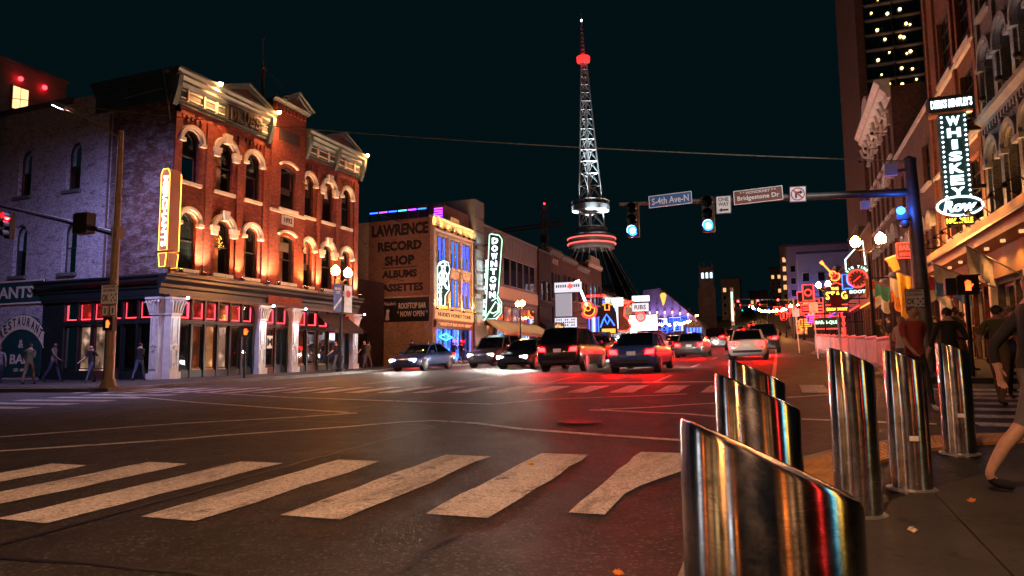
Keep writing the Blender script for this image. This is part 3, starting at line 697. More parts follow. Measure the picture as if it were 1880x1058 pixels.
cornice(mer, FM, 30.05, 33.25, [(.2, 16.0), (.34, 16.0), (.40, 16.08), (.54, 16.14), (.54, 16.198), (.2, 16.198)], 'teal_cornice')
for u in (23.5, 30.0, 33.3, 36.2, 39.1): MB().prism(Fr((XF, u - .12, 0), (1, 0, 0), (0, 1, 0)), [(0, 13.5), (.2, 13.4), (.3, 13.7), (.5, 14.3), (.56, 14.84), (0, 14.84)], 0, .24).build('bracket', 'teal_cornice', mer)
for u in (24.2, 25.2, 26.0, 34.3, 35.4, 37.2, 38.2): bx('frieze_block', 'stone_trim', mer, FM, u, u + .1, 13.82, 14.4, .16, .26)
for u0, u1 in ((23.9, 26.6), (29.3, 30.0), (33.4, 38.8)):
    for v in (13.92, 14.28): bx('frieze_rail', 'stone_trim', mer, FM, u0, u1, v, v + .05, .15, .20)
bx('name_board', 'dark_paint', mer, FM, 26.7, 29.2, 13.7, 14.55, .15, .36); stacked(mer, FM, 'DRUGS', lambda k: (27.08 + k * .44, 14.12), .36, 'letter_dark', .62, .36, .03, .06)
for u in (23.35, 26.0, 29.6, 33.2, 39.2):
    pass
# corner fascia on the side street
MB().sweep(FS, [(-.3, 13.78), (.02, 13.78), (.02, 14.5), (.10, 14.6), (.10, 14.72), (.26, 14.9), (.26, 15.02), (.42, 15.12), (.42, 15.22), (-.3, 15.22)], -31.9, -26.49).build('side_cornice', 'blue_fascia', mer)
MB().tube([FS.p(-29.8, 14.3, .05), FS.p(-27.3, 14.42, .05)], .025, 5).build('conduit', 'galvanised', mer); MB().tube([FS.p(-26.62, 12.7, .12), FS.p(-26.9, 15.25, .45)], .03, 5).build('conduit', 'galvanised', mer)
bx('chimney', 'blue_fascia', mer, FS, -31.2, -30.6, 15.2, 15.75, -1.4, -.8)
# mast with guy rods on the tower roof
mb = MB(); P0 = FM.p(30.9, 16.15, -1.2)
top = P0 + Vector((0, -.1, 4.1)); knee = P0 + Vector((0, 0, 2.3))
mb.tube([P0, knee], [.12, .10], 8); mb.tube([knee, top], .035, 6); mb.ball(top, .08, 8, 5); mb.ball(knee, .15, 8, 6)
for u, v, w in ((28.4, 15.3, -.6), (33.0, 16.9, -.2), (30.9, 15.0, -4)): mb.tube([knee, FM.p(u, v, w)], .025, 5)
mb.build('roof_mast', 'pole_metal', mer, True)
# cornice lamps
for u, v, w, s in ((25.74, 15.35, .72, 1), (29.95, 15.28, .85, .8), (39.0, 15.3, .75, .5)):
    mb = MB(); mb.tube([FM.p(u, 15.2, .2), FM.p(u, v, w)], .03, 5); mb.lathe(FM.p(u, v - .12, w), [(.16, 0), (.13, .12), (.05, .16)], 10)
    o = mb.build('cornice_lamp', 'black_iron', mer); MB().ball(FM.p(u, v - .15, w), .11, 10, 6).build('bulb', 'lamp_globe', o); spot(o, FM.p(u, v - .3, w), FM.p(u, v - 4, w - .9), 330 * s, (1, .38, .12), R(140), 1, .12)
# shopfront ---------------------------------------------------------
SC = [(0, 4.36), (.12, 4.36), (.12, 4.62), (.20, 4.70), (.20, 4.84), (.46, 5.0), (.46, 5.12), (.56, 5.2), (.56, 5.28), (0, 5.28)]
cornice(mer, FM, 23.14, 39.1, SC, 'dark_paint', 'shop_cornice')
MB().sweep(FS, SC, -35.1, -26.493).build('shop_cornice', 'dark_paint', mer)
bx('fascia_board', 'brown_paint', mer, FM, 23.75, 39.0, 4.22, 4.36, -.1, .10); bx('fascia_board', 'dark_paint', mer, FS, -35.0, -26.55, 4.22, 4.36, -.1, .10)
def column(F, u, base, head, w=.06):
    mb = MB(); W = .26
    mb.box(F, u - W - .06, u + W + .06, base, base + .35, w - .3, w + .34); mb.box(F, u - W, u + W, base + .35, head - .75, w - .25, w + .25)
    for v0, v1 in ((base + .55, base + 1.35), (base + 1.6, head - .95)):
        mb.box(F, u - .19, u - .11, v0, v1, w + .25, w + .31); mb.box(F, u + .11, u + .19, v0, v1, w + .25, w + .31); mb.prism(F, [(u - .11, v0), (u + .11, v0), (u, v0 + .22)], w + .25, w + .30)
    mb.disc(F, u, base + 1.47, .10, w + .25, w + .32, 10); mb.box(F, u - W - .05, u + W + .05, head - .80, head - .72, w - .28, w + .31)
    o = mb.build('column', 'white_paint', mer); cp = MB()
    cp.prism(F, [(u - .24, head - .72), (u + .24, head - .72), (u + .42, head - .08), (u - .42, head - .08)], w - .2, w + .30); cp.box(F, u - .46, u + .46, head - .08, head + .02, w - .25, w + .44)
    for k in range(5):
        x = u - .32 + .16 * k; cp.tube([F.p(x * .8 + u * .2, head - .7, w + .30), F.p(x, head - .35, w + .36), F.p(x + (x - u) * .25, head - .14, w + .44), F.p(x + (x - u) * .3, head - .25, w + .47)], [.05, .055, .05, .03], 6)
    cp.build('capital', 'white_paint', o)
    return o
for u in (23.95, 29.75, 32.45, 38.5):
    o = column(FM, u, gz(-26, u) + .1, 4.2)
    spot(o, FM.p(u, 4.1, 1.0), FM.p(u, 1.9, .25), 90 if u > 25 else 30, (.86, .92, 1), R(60), .8, .05); MB().lathe(FM.p(u, 4.13, 1.0), [(.06, 0), (.06, .08)], 8).build('downlight', 'led_white_lens', o); MB().tube([FM.p(u, 4.24, 0.1), FM.p(u, 4.24, 1.0), FM.p(u, 4.2, 1.0)], .02, 5).build('bracket', 'black_iron', o)
o = column(FS, -26.88, .35, 4.2, .06)
def transom(F, u0, u1, v0=3.25, v1=4.15, room='room_red', warm=False):
    o = window(mer, F, u0, u1, v0, v1, 0, 'dark_paint', 'glass_clear', room, .12, None, (0, 0), .05)
    mb = MB(); mb.box(F, u0 + .07, u1 - .07, v0 + .07, v0 + .105, -.10, -.075); mb.box(F, u1 - .105, u1 - .07, v0 + .107, v1 - .08, -.10, -.075); mb.box(F, u0 + .07, u0 + .09, v0 + .107, v1 - .08, -.10, -.09)
    mb.build('light_strip', 'neon_red_strip', o); return o
def shop_bay(F, u0, u1, n, gzz, kinds):
    w = (u1 - u0) / n
    for k in range(n):
        a = u0 + k * w + .06; b = u0 + (k + 1) * w - .06
        transom(F, a, b)
        kd = kinds[k % len(kinds)]
        window(mer, F, a, b, gzz + .55, 3.0, 0, 'dark_paint' if kd != 'm' else 'maroon_paint', 'glass_clear' if kd != 'd' else 'glass_dark', {'w': 'room_warm', 'p': 'room_pale', 'm': 'room_orange', 'd': None}[kd], .12, None, (0, 0), .06)
        bx('stall_riser', 'dark_paint' if kd != 'm' else 'maroon_paint', mer, F, a - .05, b + .05, gzz - .4, gzz + .5, -.15, -.02)
    for k in range(n + 1): bx('mullion', 'dark_paint', mer, F, u0 + k * w - .059, u0 + k * w + .059, gzz - .4, 4.22, -.16, .03)
    bx('transom_rail', 'dark_paint', mer, F, u0, u1, 3.04, 3.22, -.14, .05)
shop_bay(FM, 24.35, 29.35, 6, .32, 'pdmwpd'); shop_bay(FM, 30.1, 32.1, 2, .38, 'md'); shop_bay(FM, 32.8, 38.15, 5, .42, 'dmdwd')
shop_bay(FS, -33.4, -27.3, 6, .33, 'ppmmpw')
bx('shop_wall', 'dark_paint', mer, FS, -35.0, -33.46, -.3, 4.22, -.2, -.02)
sg = bx('window_poster', 'sign_white', mer, FM, 30.5, 30.95, 1.9, 2.6, -.05, -.04); lettering(mer, FM, 'M', 30.72, 2.25, -.039, 'letter_dark', height=.42, bold=.03)
aw = MB(); aw.add([FM.p(34.6, 4.1, .06), FM.p(37.6, 4.1, .06), FM.p(37.6, 3.1, 1.5), FM.p(34.6, 3.1, 1.5), FM.p(37.6, 2.85, 1.5), FM.p(34.6, 2.85, 1.5)], [(0, 1, 2, 3), (3, 2, 4, 5), (1, 2, 4), (0, 3, 5)]); aw.build('awning', 'awning_dark', mer)
# wall washers along the sill course
for u, p, c in ((25.42, 95, (1, .62, .36)), (27.98, 85, (1, .45, .18)), (29.92, 95, (1, .62, .34)), (30.5, 40, (1, .40, .14)), (33.2, 70, (1, .34, .10)), (34.68, 95, (1, .55, .25)), (36.66, 70, (1, .40, .14)), (38.72, 100, (1, .60, .30)), (24.0, 40, (1, .40, .12)), (32.8, 50, (1, .34, .10))):
    flood(mer, FM, u, 5.56, .46 if not 30 < u < 33.2 else .68, p * 7.0, (c[0], c[1] * .92, c[2] * .85), (0, 1.6, -.05), 110)
    flood(mer, FM, u + .02, 9.86, .40 if not 30 < u < 33.2 else .62, p * 1.3, c, (0, 1.6, -.05), 110) if False else None
# projecting sign on the corner
vs = thing('vertical_sign', (-26.0, 23.3, 5.4), 'tall yellow neon sign projecting from the corner of the red brick building', 'sign')
FV = Fr((-26.1, 23.02, 0), (1, 0, 0), (0, -1, 0))
bx('sign_box', 'sign_orange_box', vs, FV, -.27, .27, 6.3, 10.1, -.56, 0); MB().prism(FV, [(-.27, 6.2), (.27, 6.2), (.18, 5.55), (-.18, 5.55)], -.52, -.04).build('sign_tail', 'sign_orange_box', vs)
nb = MB()
for w in (.05, -.61): neon_path(nb, FV, [(-.26, 6.32), (.26, 6.32), (.26, 9.9), (.15, 10.12), (-.15, 10.12), (-.26, 9.9)], .022, w, True); neon_path(nb, FV, [(-.25, 6.18), (.25, 6.18), (.17, 5.56), (-.17, 5.56)], .022, w, True)
nb.build('neon_outline', 'neon_yellow', vs)
put_text(MB(), FV, 'MERCHANTS', 0, 8.15, .012, width=3.3, height=.3, bold=.015, rot=-math.pi / 2, depth=.03).build('lettering', 'neon_white', vs)
bx('sign_bracket', 'black_iron', vs, FV, -.5, -.27, 7, 7.1, -.8, -.2); bx('sign_bracket', 'black_iron', vs, FV, -.5, -.27, 9.4, 9.5, -.8, -.2)
# white-washed neighbour on the side street ------------------------------
wb = thing('whitewashed_building', (-38, 30, .2), 'old brick side building with worn lavender white paint and arched windows', 'building')
ow = []
wl = [(-33.3, 9.98, 2.05), (-37.02, 10.0, 2.05), (-40.3, 10.0, 2.05), (-33.3, 5.72, 2.1), (-37.05, 5.75, 2.2), (-40.3, 5.75, 2.2)]
for c, v, h in wl: ow.append(arch_poly(c - .52, c + .52, v, v + h, .52))
mb = MB(); wall_holes(mb, FS, [(-52, -.5), (-35.0, -.5), (-35.0, 4.4), (-30.6, 4.4), (-30.6, 13.9), (-31.2, 14.0), (-31.2, 14.85), (-33.6, 14.85), (-33.6, 14.6), (-43, 14.8), (-43, 15.1), (-52, 15.1)], ow, .3, -.01); mb.build('front_wall', 'brick_white', wb)
MB().box(WORLD, -52, -30.62, -.5, 14.0, YS + 1.3, YS + 12).build('rear_block', 'roof_dark', wb)
bx('coping', 'dark_concrete', wb, FS, -42.9, -33.65, 14.66, 14.95, -.3, .06)
for i, (c, v, h) in enumerate(wl): window(wb, FS, c - .52, c + .52, v, v + h, .52, 'dark_paint', 'glass_clear' if i in (0, 1, 3) else 'glass_dark', {0: 'room_dim', 1: 'room_orange', 3: 'room_orange'}.get(i), .24, 'dark_concrete', (0, 1), .07, -.01)
MB().tube([FS.p(-30.72, 4.6, .05), FS.p(-30.72, 13.6, .05)], .05, 6).build('drain_pipe', 'brown_paint', wb)
sb = thing('wall_sign', (-38.2, YS - .1, 4.25), 'dark green board with white capital letters on the white brick wall', 'sign')
bx('board', 'sign_teal', sb, FS, -42.2, -34.85, 4.26, 5.5, 0.0, .07); ring(MB(), FS, [(-42.2, 4.26), (-34.85, 4.26), (-34.85, 5.5), (-42.2, 5.5)], [(-42.12, 4.34), (-34.93, 4.34), (-34.93, 5.42), (-42.12, 5.42)], .07, .09).build('border', 'letter_cream', sb); lettering(sb, FS, 'MERCHANTS', -38.75, 4.88, .07, 'letter_cream', height=.62, width=6.2, bold=.025)
rs = thing('wall_sign', (-36.4, YS - .1, .7), 'dark restaurant and bar wall sign with an arched pale ribbon', 'sign')
MB().prism(FS, [(-37.9, .55), (-34.9, .55), (-34.9, 3.0), (-35.3, 3.5), (-36.4, 3.75), (-37.5, 3.5), (-37.9, 3.0)], 0, .05).build('board', 'sign_teal', rs)
rib = MB(); k = 14; o1 = []; i1 = []
for q in range(k + 1): a = R(150 - 120 * q / k); o1.append((-36.4 + 2.0 * math.cos(a), 1.72 + 2.0 * math.sin(a) * .98)); i1.append((-36.4 + 2.0 * math.cos(a), 1.0 + 1.95 * math.sin(a)))
P = [FS.p(*p, .09) for p in o1 + i1] + [FS.p(*p, .05) for p in o1 + i1]; n = k + 1
rib.add(P, [f for q in range(k) for f in ((q, q + 1, n + q + 1, n + q), (q, q + 1, 2 * n + q + 1, 2 * n + q), (n + q, n + q + 1, 3 * n + q + 1, 3 * n + q))]); rib.build('ribbon', 'letter_cream', rs)
mbt = MB()
for q, ch in enumerate('RESTAURANT'):
    t = (q + .5) / 10; a = R(143 - 106 * t); put_text(mbt, FS, ch, -36.4 + 2.0 * math.cos(a), 1.40 + 1.96 * math.sin(a), .09, height=.46, width=.24, bold=.02, rot=(a - math.pi / 2) * .55)
mbt.build('lettering', 'letter_dark', rs)
mbt = MB(); put_text(mbt, FS, '&', -36.4, 2.2, .05, height=.42); put_text(mbt, FS, 'BAR', -36.4, 1.42, .05, height=.5, width=1.55, bold=.02); put_text(mbt, FS, 'EST. 1892', -36.4, .86, .05, height=.16); mbt.build('lettering', 'letter_cream', rs)
# grey block up behind ---------------------------------------------------
gb = thing('grey_building', (-54, 24, 0), 'tall plain grey building behind the white-washed roofline, one lit window', 'building')
FB = Fr((-48, 0, 0), (0, 1, 0), (1, 0, 0))
bx('wall', 'grey_stone', gb, FB, 18, 33.3, 10, 21.55, -14, 0); bx('coping', 'grey_panel', gb, FB, 17.9, 33.4, 21.55, 21.8, -14, .1); bx('pilaster', 'grey_panel', gb, FB, 28.3, 28.8, 14, 20.6, .0, .3)
wn_ = bx('window', 'galvanised', gb, FB, 29.5, 30.65, 18.4, 20.1, 0, .08); bx('pane', 'window_yellow', wn_, FB, 29.58, 30.04, 18.48, 20.02, .08, .1); bx('pane', 'window_yellow', wn_, FB, 30.1, 30.57, 18.48, 20.02, .08, .1)
for u, v in ((29.9, 20.6), (31.55, 20.6)): o = MB().ball(FB.p(u, v, .25), .16, 10, 6).build('warning_light', 'beacon_red', gb)
# ------------------------------------------------------------------ the left-hand row up the street
def simple_front(name, label, y0, y1, top, wallmat, holes, depth=14, X=XF, base=0, cat='building', end=True, capmat=None):
    o = thing(name, (X - depth / 2, (y0 + y1) / 2, gz(X, y0)), label, cat)
    F = Fr((X, 0, 0), (0, 1, 0), (1, 0, 0)); b = gz(X, y0) - .6
    mb = MB(); wall_holes(mb, F, [(y0, b), (y1, b), (y1, top), (y0, top)], holes, .22)
    for y in (y0, y1): mb.add([F.p(y, b, 0), F.p(y, top, 0), F.p(y, top, -depth), F.p(y, b, -depth)], [(0, 1, 2, 3)])
    mb.add([F.p(y0, top - .35, -.3), F.p(y1, top - .35, -.3), F.p(y1, top - .35, -depth), F.p(y0, top - .35, -depth)], [(0, 1, 2, 3)])
    mb.add([F.p(y0, b, -1.0), F.p(y1, b, -1.0), F.p(y1, top - .4, -1.0), F.p(y0, top - .4, -1.0)], [(0, 1, 2, 3)])
    mb.build('wall', wallmat, o)
    if capmat: bx('coping', capmat, o, F, y0 - .05, y1 + .05, top, top + .18, -.35, .1)
    return o, F
rect = lambda a, b, c, d: [(a, c), (b, c), (b, d), (a, d)]
# low dark infill between the two big buildings
o, F = simple_front('infill_building', 'low dark brick building set back between the two painted buildings', 39.05, 49.7, 7.6, 'brick_dark', [rect(41, 43, 1.4, 3.4), rect(45, 47.5, 1.4, 3.4)], X=-31)
window(o, F, 41, 43, 1.4, 3.4, 0, 'dark_paint', 'glass_clear', 'room_dim', .15, None, (1, 0)); window(o, F, 45, 47.5, 1.4, 3.4, 0, 'dark_paint', 'glass_dark', None, .15, None, (1, 0))
# record-shop building -------------------------------------------------
pairs = [51.55, 54.05, 56.35]; hl = []
for c in pairs:
    for s in (-.42, .42): hl += [rect(c + s - .33, c + s + .33, 9.15, 11.55), rect(c + s - .33, c + s + .33, 5.7, 8.15)]
hl.append(rect(50.6, 57.2, 1.0, 3.75))
lw, FL = simple_front('record_shop_building', 'three storey cream lit building with a faded painted sign on its side wall', 49.9, 57.8, 13.0, 'brick_cream', hl, 20, capmat='cream_stone')
for k in range(0, len(hl) - 1):
    a = hl[k]; window(lw, FL, a[0][0], a[1][0], a[0][1], a[2][1], 0, 'blue_fascia', 'glass_clear', 'room_blue' if k % 3 else 'room_cyan', .14, None, (0, 1), .05)
    nb = MB(); nb.box(FL, a[0][0] + .055, a[0][0] + .085, a[0][1] + .06, a[2][1] - .06, -.12, -.09); nb.box(FL, a[1][0] - .085, a[1][0] - .055, a[0][1] + .06, a[2][1] - .06, -.12, -.09); nb.build('light_strip', 'neon_blue', lw)
for c in pairs:
    for v in (9.0, 5.55): bx('sill', 'cream_stone', lw, FL, c - .9, c + .9, v - .1, v + .12, 0, .14)
    bx('spandrel_panel', 'cream_stone', lw, FL, c - .8, c + .8, 8.3, 8.85, 0, .07); bx('lintel', 'cream_stone', lw, FL, c - .9, c + .9, 11.6, 11.8, 0, .1)
for u in (50.1, 52.8, 55.2, 57.55): bx('pilaster', 'cream_stone', lw, FL, u - .16, u + .16, 5.2, 11.9, 0, .12)
cornice(lw, FL, 49.9, 57.8, [(0, 11.9), (.22, 12.0), (.22, 12.1), (0, 12.15)], 'cream_stone'); MB().prism(FL, [(53, 13.18), (55, 13.18), (54.8, 13.6), (53.2, 13.6)], -.3, .05).build('parapet_crest', 'brick_cream', lw)
lettering(lw, FL, 'AOA', 54, 12.55, .01, 'letter_dark', height=.6, width=1.0)
bx('sign_band', 'cream_paint', lw, FL, 50.0, 57.7, 4.5, 5.3, 0, .16); lettering(lw, FL, "NUDIE'S HONKY TONK", 53.9, 4.9, .16, 'letter_dark', height=.34, width=6.6, bold=.03)
bx('sign_band', 'maroon_paint', lw, FL, 50.2, 57.5, 3.8, 4.4, 0, .20); lettering(lw, FL, '* ROOFTOP BAR NOW OPEN *', 53.9, 4.1, .20, 'letter_cream', height=.28, width=6.6, bold=.02)
for k in range(4): window(lw, FL, 50.6 + 1.65 * k, 50.6 + 1.65 * k + 1.6, .95, 3.75, 0, 'dark_paint', 'glass_clear', 'room_blue', .2, None, (0, 0), .06)
nb = MB(); neon_path(nb, FL, [(51, 3.0), (52.2, 3.3), (53.4, 3.0), (52.2, 2.75)], .07, .06, True); nb.build('window_neon', 'neon_cyan', lw)
nb = MB()
for u in (50.68, 52.3, 53.95, 57.1): nb.box(FL, u, u + .06, 1.1, 3.7, .02, .05)
nb.build('neon_strip', 'neon_blue', lw)
for u in (50.1, 51.5, 52.8, 54.0, 55.2, 56.4, 57.55): flood(lw, FL, u, 12.2, .35, 55, (1, .60, .24), (0, 1.0, -.2), 130)
for u in (50.1, 52.8, 55.2, 57.55): flood(lw, FL, u, 5.4, .38, 75, (1, .58, .24), (0, 2, -.2), 110)
for u in (51.5, 54, 56.5): spot(lw, FL.p(u, 3.5, 1.6), FL.p(u, 4.9, 0.1), 40, (1, .5, .15), R(90), .8)
FLS = Fr((0, 49.9, 0), (1, 0, 0), (0, -1, 0))
bx('painted_panel', 'brick_sign', lw, FLS, -32.7, -26.75, 6.45, 13.0, 0.0, .03)
for s, v, h, w in (('LAWRENCE', 12.15, 1.05, 5.5), ('RECORD', 10.75, .85, 4.3), ('SHOP', 9.5, .85, 2.9), ('ALBUMS', 8.35, .68, 3.4), ('CASSETTES', 7.2, .68, 4.6)): put_text(MB(), FLS, s, -29.65, v, .03, height=h, width=w, bold=.055, depth=.006).build('painted_word', 'letter_worn', lw)
bx('painted_rule', 'letter_worn', lw, FLS, -31.3, -27.9, 8.86, 8.93, .03, .036)
bb = thing('banner_sign', (-29.1, 49.75, 4.3), 'black rooftop bar banner with pale letters under the faded wall sign', 'sign')
bx('board', 'sign_black', bb, FLS, -31.4, -26.8, 4.3, 6.3, .032, .09); mbt = MB(); put_text(mbt, FLS, 'ROOFTOP BAR', -28.35, 5.62, .09, height=.5, width=2.6, bold=.02); put_text(mbt, FLS, '* NOW OPEN *', -28.35, 4.95, .09, height=.5, width=2.9, bold=.02)
put_text(mbt, FLS, "Nudie's", -30.5, 5.85, .09, height=.3, width=1.2, shear=.3); mbt.disc(FLS, -30.7, 5.2, .17, .09, .10, 10); mbt.prism(FLS, [(-30.95, 4.45), (-30.55, 4.45), (-30.6, 5.05), (-30.85, 5.05)], .09, .10); mbt.build('lettering', 'letter_cream', bb)
spot(bb, (-29.2, 47.4, 7.6), (-29.2, 49.9, 7.2), 26, (1, .42, .26), R(150), 1); spot(bb, (-29.4, 46, 12.6), (-29.4, 49.9, 10.6), 34, (1, .46, .30), R(120), 1)
MB().tube([(-29.2, 49.9, 7.72), (-29.2, 47.4, 7.72)], .03, 5).build('lamp_arm', 'black_iron', bb); MB().tube([(-29.4, 49.9, 12.72), (-29.4, 46, 12.72)], .03, 5).build('lamp_arm', 'black_iron', bb)
# roof terrace with coloured light bars
rt = MB(); 
for k in range(7): rt.box(WORLD, -33 + k * .95, -32.9 + k * .95, 12.6, 13.9, 50.3, 50.4)
rt.build('terrace_post', 'black_iron', lw)
for k in range(6): bx('light_bar', ('neon_blue', 'neon_purple', 'neon_blue', 'neon_cyan', 'neon_purple', 'neon_blue')[k], lw, WORLD, -32.9 + k * .95, -32.1 + k * .95, 13.82, 13.92, 50.28, 50.32)
for k in range(7): bx('light_bar', 'neon_purple', lw, WORLD, -27.7, -26.9, 12.9 + k * .22, 13.0 + k * .22, 52.4, 52.46)
bx('terrace_wall', 'brick_brown', lw, WORLD, -28, -26.8, 12.6, 14.6, 52.5, 57.6)
# neon figure sign
ns = thing('neon_sign', (-26, 50.7, 5.2), 'white neon cowboy figure sign projecting from the cream lit front', 'sign')
FN = Fr((0, 50.7, 0), (1, 0, 0), (0, -1, 0))
out = [(-26.45, 5.6), (-25.75, 5.6), (-25.72, 6.4), (-25.35, 6.9), (-25.45, 8.0), (-25.3, 8.6), (-25.45, 9.15), (-25.85, 9.35), (-26.3, 9.2), (-26.45, 8.8)]
MB().prism(FN, out, -.3, 0).build('sign_box', 'sign_teal', ns)
nb = MB(); neon_path(nb, FN, [(-26.25, 9.0), (-26.0, 8.9), (-25.55, 8.95), (-25.75, 9.1), (-25.85, 9.25), (-26.1, 9.2)], .05, .05, True)
neon_path(nb, FN, [(-25.9, 8.9), (-25.75, 8.75), (-25.8, 8.5), (-26.0, 8.5), (-26.05, 8.8)], .05, .05); neon_path(nb, FN, [(-26.05, 8.5), (-26.3, 8.2), (-26.2, 7.6), (-26.1, 7.5)], .06, .05); neon_path(nb, FN, [(-25.8, 8.5), (-25.5, 8.1), (-25.65, 7.6), (-25.85, 7.8)], .06, .05)
neon_path(nb, FN, [(-26.0, 8.4), (-26.0, 7.4), (-25.7, 7.3), (-25.5, 6.95)], .07, .05); neon_path(nb, FN, [(-25.85, 8.4), (-25.8, 7.5), (-25.6, 7.0)], .07, .05); neon_path(nb, FN, out, .025, .03, True)
nb.build('neon_tube', 'neon_white', ns); mbt = MB()
stacked(ns, FN, 'NUDIES', lambda k: (-26.18, 7.35 - k * .31), .01, 'neon_white', .25, .28, .03)
mbt = MB(); put_text(mbt, FN, 'HONKY TONK', -26.1, 5.42, .0, height=.17, width=1.1, bold=.02); mbt.build('lettering', 'neon_yellow', ns)
bx('sign_bracket', 'black_iron', ns, FN, -26.55, -26.45, 8.4, 8.5, -.25, -.05); bx('sign_bracket', 'black_iron', ns, FN, -27.4, -26.46, 7.6, 7.85, -.2, -.1)
# pale stair tower and the sporting club -----------------------------------
st = thing('stair_tower', (-30, 59, gz(-26, 59)), 'narrow pale green lit service tower beside the tall downtown neon sign', 'building')
bx('wall', 'grey_panel', st, FL, 57.85, 60.0, .5, 16.2, -9, .25)
for k in range(8): bx('louvre_panel', 'galvanised', st, FL, 58.05, 59.8, 4.2 + k * 1.3, 5.25 + k * 1.3, .25, .31)
for v in (7.2, 11.4): bx('floor_band', 'brown_paint', st, FL, 57.8, 60.05, v, v + .35, .25, .5)
hl = [rect(65.7 + k * 2.0, 65.7 + k * 2.0 + 1.92, 8.75, 11.75) for k in range(5)] + [rect(61, 75.4, 1.2, 4.4), rect(61, 75.4, 5.0, 6.6)]
dt, FD = simple_front('club_building', 'grey metal clad club building with a long window band and awning', 60.1, 76.2, 14.1, 'grey_panel', hl, 24, capmat='galvanised')
for k in range(5): window(dt, FD, 65.7 + k * 2.0, 65.7 + k * 2.0 + 1.92, 8.75, 11.75, 0, 'galvanised', 'glass_dark', None, .1, None, (0, 0), .07)
for k in range(6): window(dt, FD, 61 + 2.4 * k, 61 + 2.4 * k + 2.36, 1.2, 4.4, 0, 'dark_paint', 'glass_clear', ('room_warm', 'room_dim', 'room_cyan')[k % 3], .1, None, (0, 0), .06); window(dt, FD, 61 + 2.4 * k, 61 + 2.4 * k + 2.36, 5.0, 6.6, 0, 'dark_paint', 'glass_clear', ('room_warm', 'room_pale', 'room_orange')[k % 3], .1, None, (0, 0), .06)
bx('band', 'cream_paint', dt, FD, 60.2, 76.1, 7.3, 8.5, 0, .12)
for k in range(16): bx('wall_panel', 'grey_panel', dt, FD, 60.15 + k, 61.1 + k, 11.95, 14.0, 0, .05)
aw = MB(); aw.add([FD.p(60.2, 4.9, .05), FD.p(76, 4.9, .05), FD.p(76, 3.75, 2.2), FD.p(60.2, 3.75, 2.2), FD.p(76, 3.4, 2.2), FD.p(60.2, 3.4, 2.2)], [(0, 1, 2, 3), (3, 2, 4, 5), (1, 2, 4), (0, 3, 5)]); aw.build('awning', 'awning_tan', dt)
for u in (62, 66, 70, 74): spot(dt, FD.p(u, 6.6, 1.8), FD.p(u, 4.2, 1.3), 60, (1, .62, .34), R(120), .9)
MB().tube([FD.p(61, 6.7, 1.8), FD.p(75, 6.7, 1.8)], .04, 5).build('lamp_rail', 'black_iron', dt)
ds = thing('vertical_sign', (-25, 60.2, 4.7), 'tall pale green downtown neon sign with a looped tail, left side of street', 'sign')
FDS = Fr((0, 59.6, 0), (1, 0, 0), (0, -1, 0))
out = [(-25.95, 4.9), (-24.9, 4.9), (-24.35, 5.4), (-24.3, 6.4), (-24.75, 7.1), (-24.62, 7.4), (-24.2, 12.4), (-24.5, 12.85), (-25.35, 13.05), (-25.5, 12.95)]
MB().prism(FDS, out, -.35, 0).build('sign_box', 'sign_teal', ds)
nb = MB(); neon_path(nb, FDS, out, .045, .03, True); neon_path(nb, FDS, [(-26.1, 4.75), (-25.3, 5.9), (-24.9, 6.5), (-24.6, 6.2), (-24.7, 5.6), (-25.2, 5.4), (-25.6, 5.6)], .06, .05); neon_path(nb, FDS, [(-25.3, 6.6), (-24.75, 6.85), (-24.45, 6.2), (-24.55, 5.5), (-25.1, 5.1)], .05, .05); nb.build('neon_tube', 'neon_green', ds)
stacked(ds, FDS, 'DOWNTOWN', lambda k: (-24.93 - k * .045, 12.35 - k * .74), .0, 'neon_white', .58, .62, .04, .05); stacked(ds, FDS, 'SPORTING CLUB', lambda k: (-25.80 - .028 * k, 10.4 - k * .42), -.1, 'neon_white', .34, .36, .03); MB().prism(FDS, [(-26.4, 5.0), (-25.98, 5.0), (-25.6, 10.75), (-26.05, 10.75)], -.3, -.11).build('sign_panel', 'sign_teal', ds)
for v in (6, 9, 12): bx('sign_bracket', 'black_iron', ds, FDS, -26.5, -25.6, v, v + .1, -.3, -.15)
# dark narrow front
dk, FK = simple_front('narrow_building', 'narrow unlit dark brick front with gold script over its awning', 76.25, 81.0, 13.9, 'brick_dark', [rect(77, 78.4, 8, 10.4), rect(79, 80.4, 8, 10.4), rect(77, 80.4, 1.4, 3.6)], 12, XF + .25, capmat='dark_concrete')
for a in (77, 79): window(dk, FK, a, a + 1.4, 8, 10.4, 0, 'dark_paint', 'glass_dark', None, .15, 'dark_concrete')
window(dk, FK, 77, 80.4, 1.4, 3.6, 0, 'dark_paint', 'glass_clear', 'room_warm', .15, None, (2, 0)); aw = MB(); aw.add([FK.p(76.4, 5.4, .05), FK.p(80.9, 5.4, .05), FK.p(80.9, 4.2, 1.6), FK.p(76.4, 4.2, 1.6)], [(0, 1, 2, 3)]); aw.build('awning', 'awning_dark', dk); bx('name_board', 'sign_black', dk, FK, 76.6, 80.8, 4.4, 5.3, 1.6, 1.66); lettering(dk, FK, 'of New', 78.7, 4.85, 1.66, 'sign_face_yellow', height=.6, width=3.2, shear=.3, bold=.02)
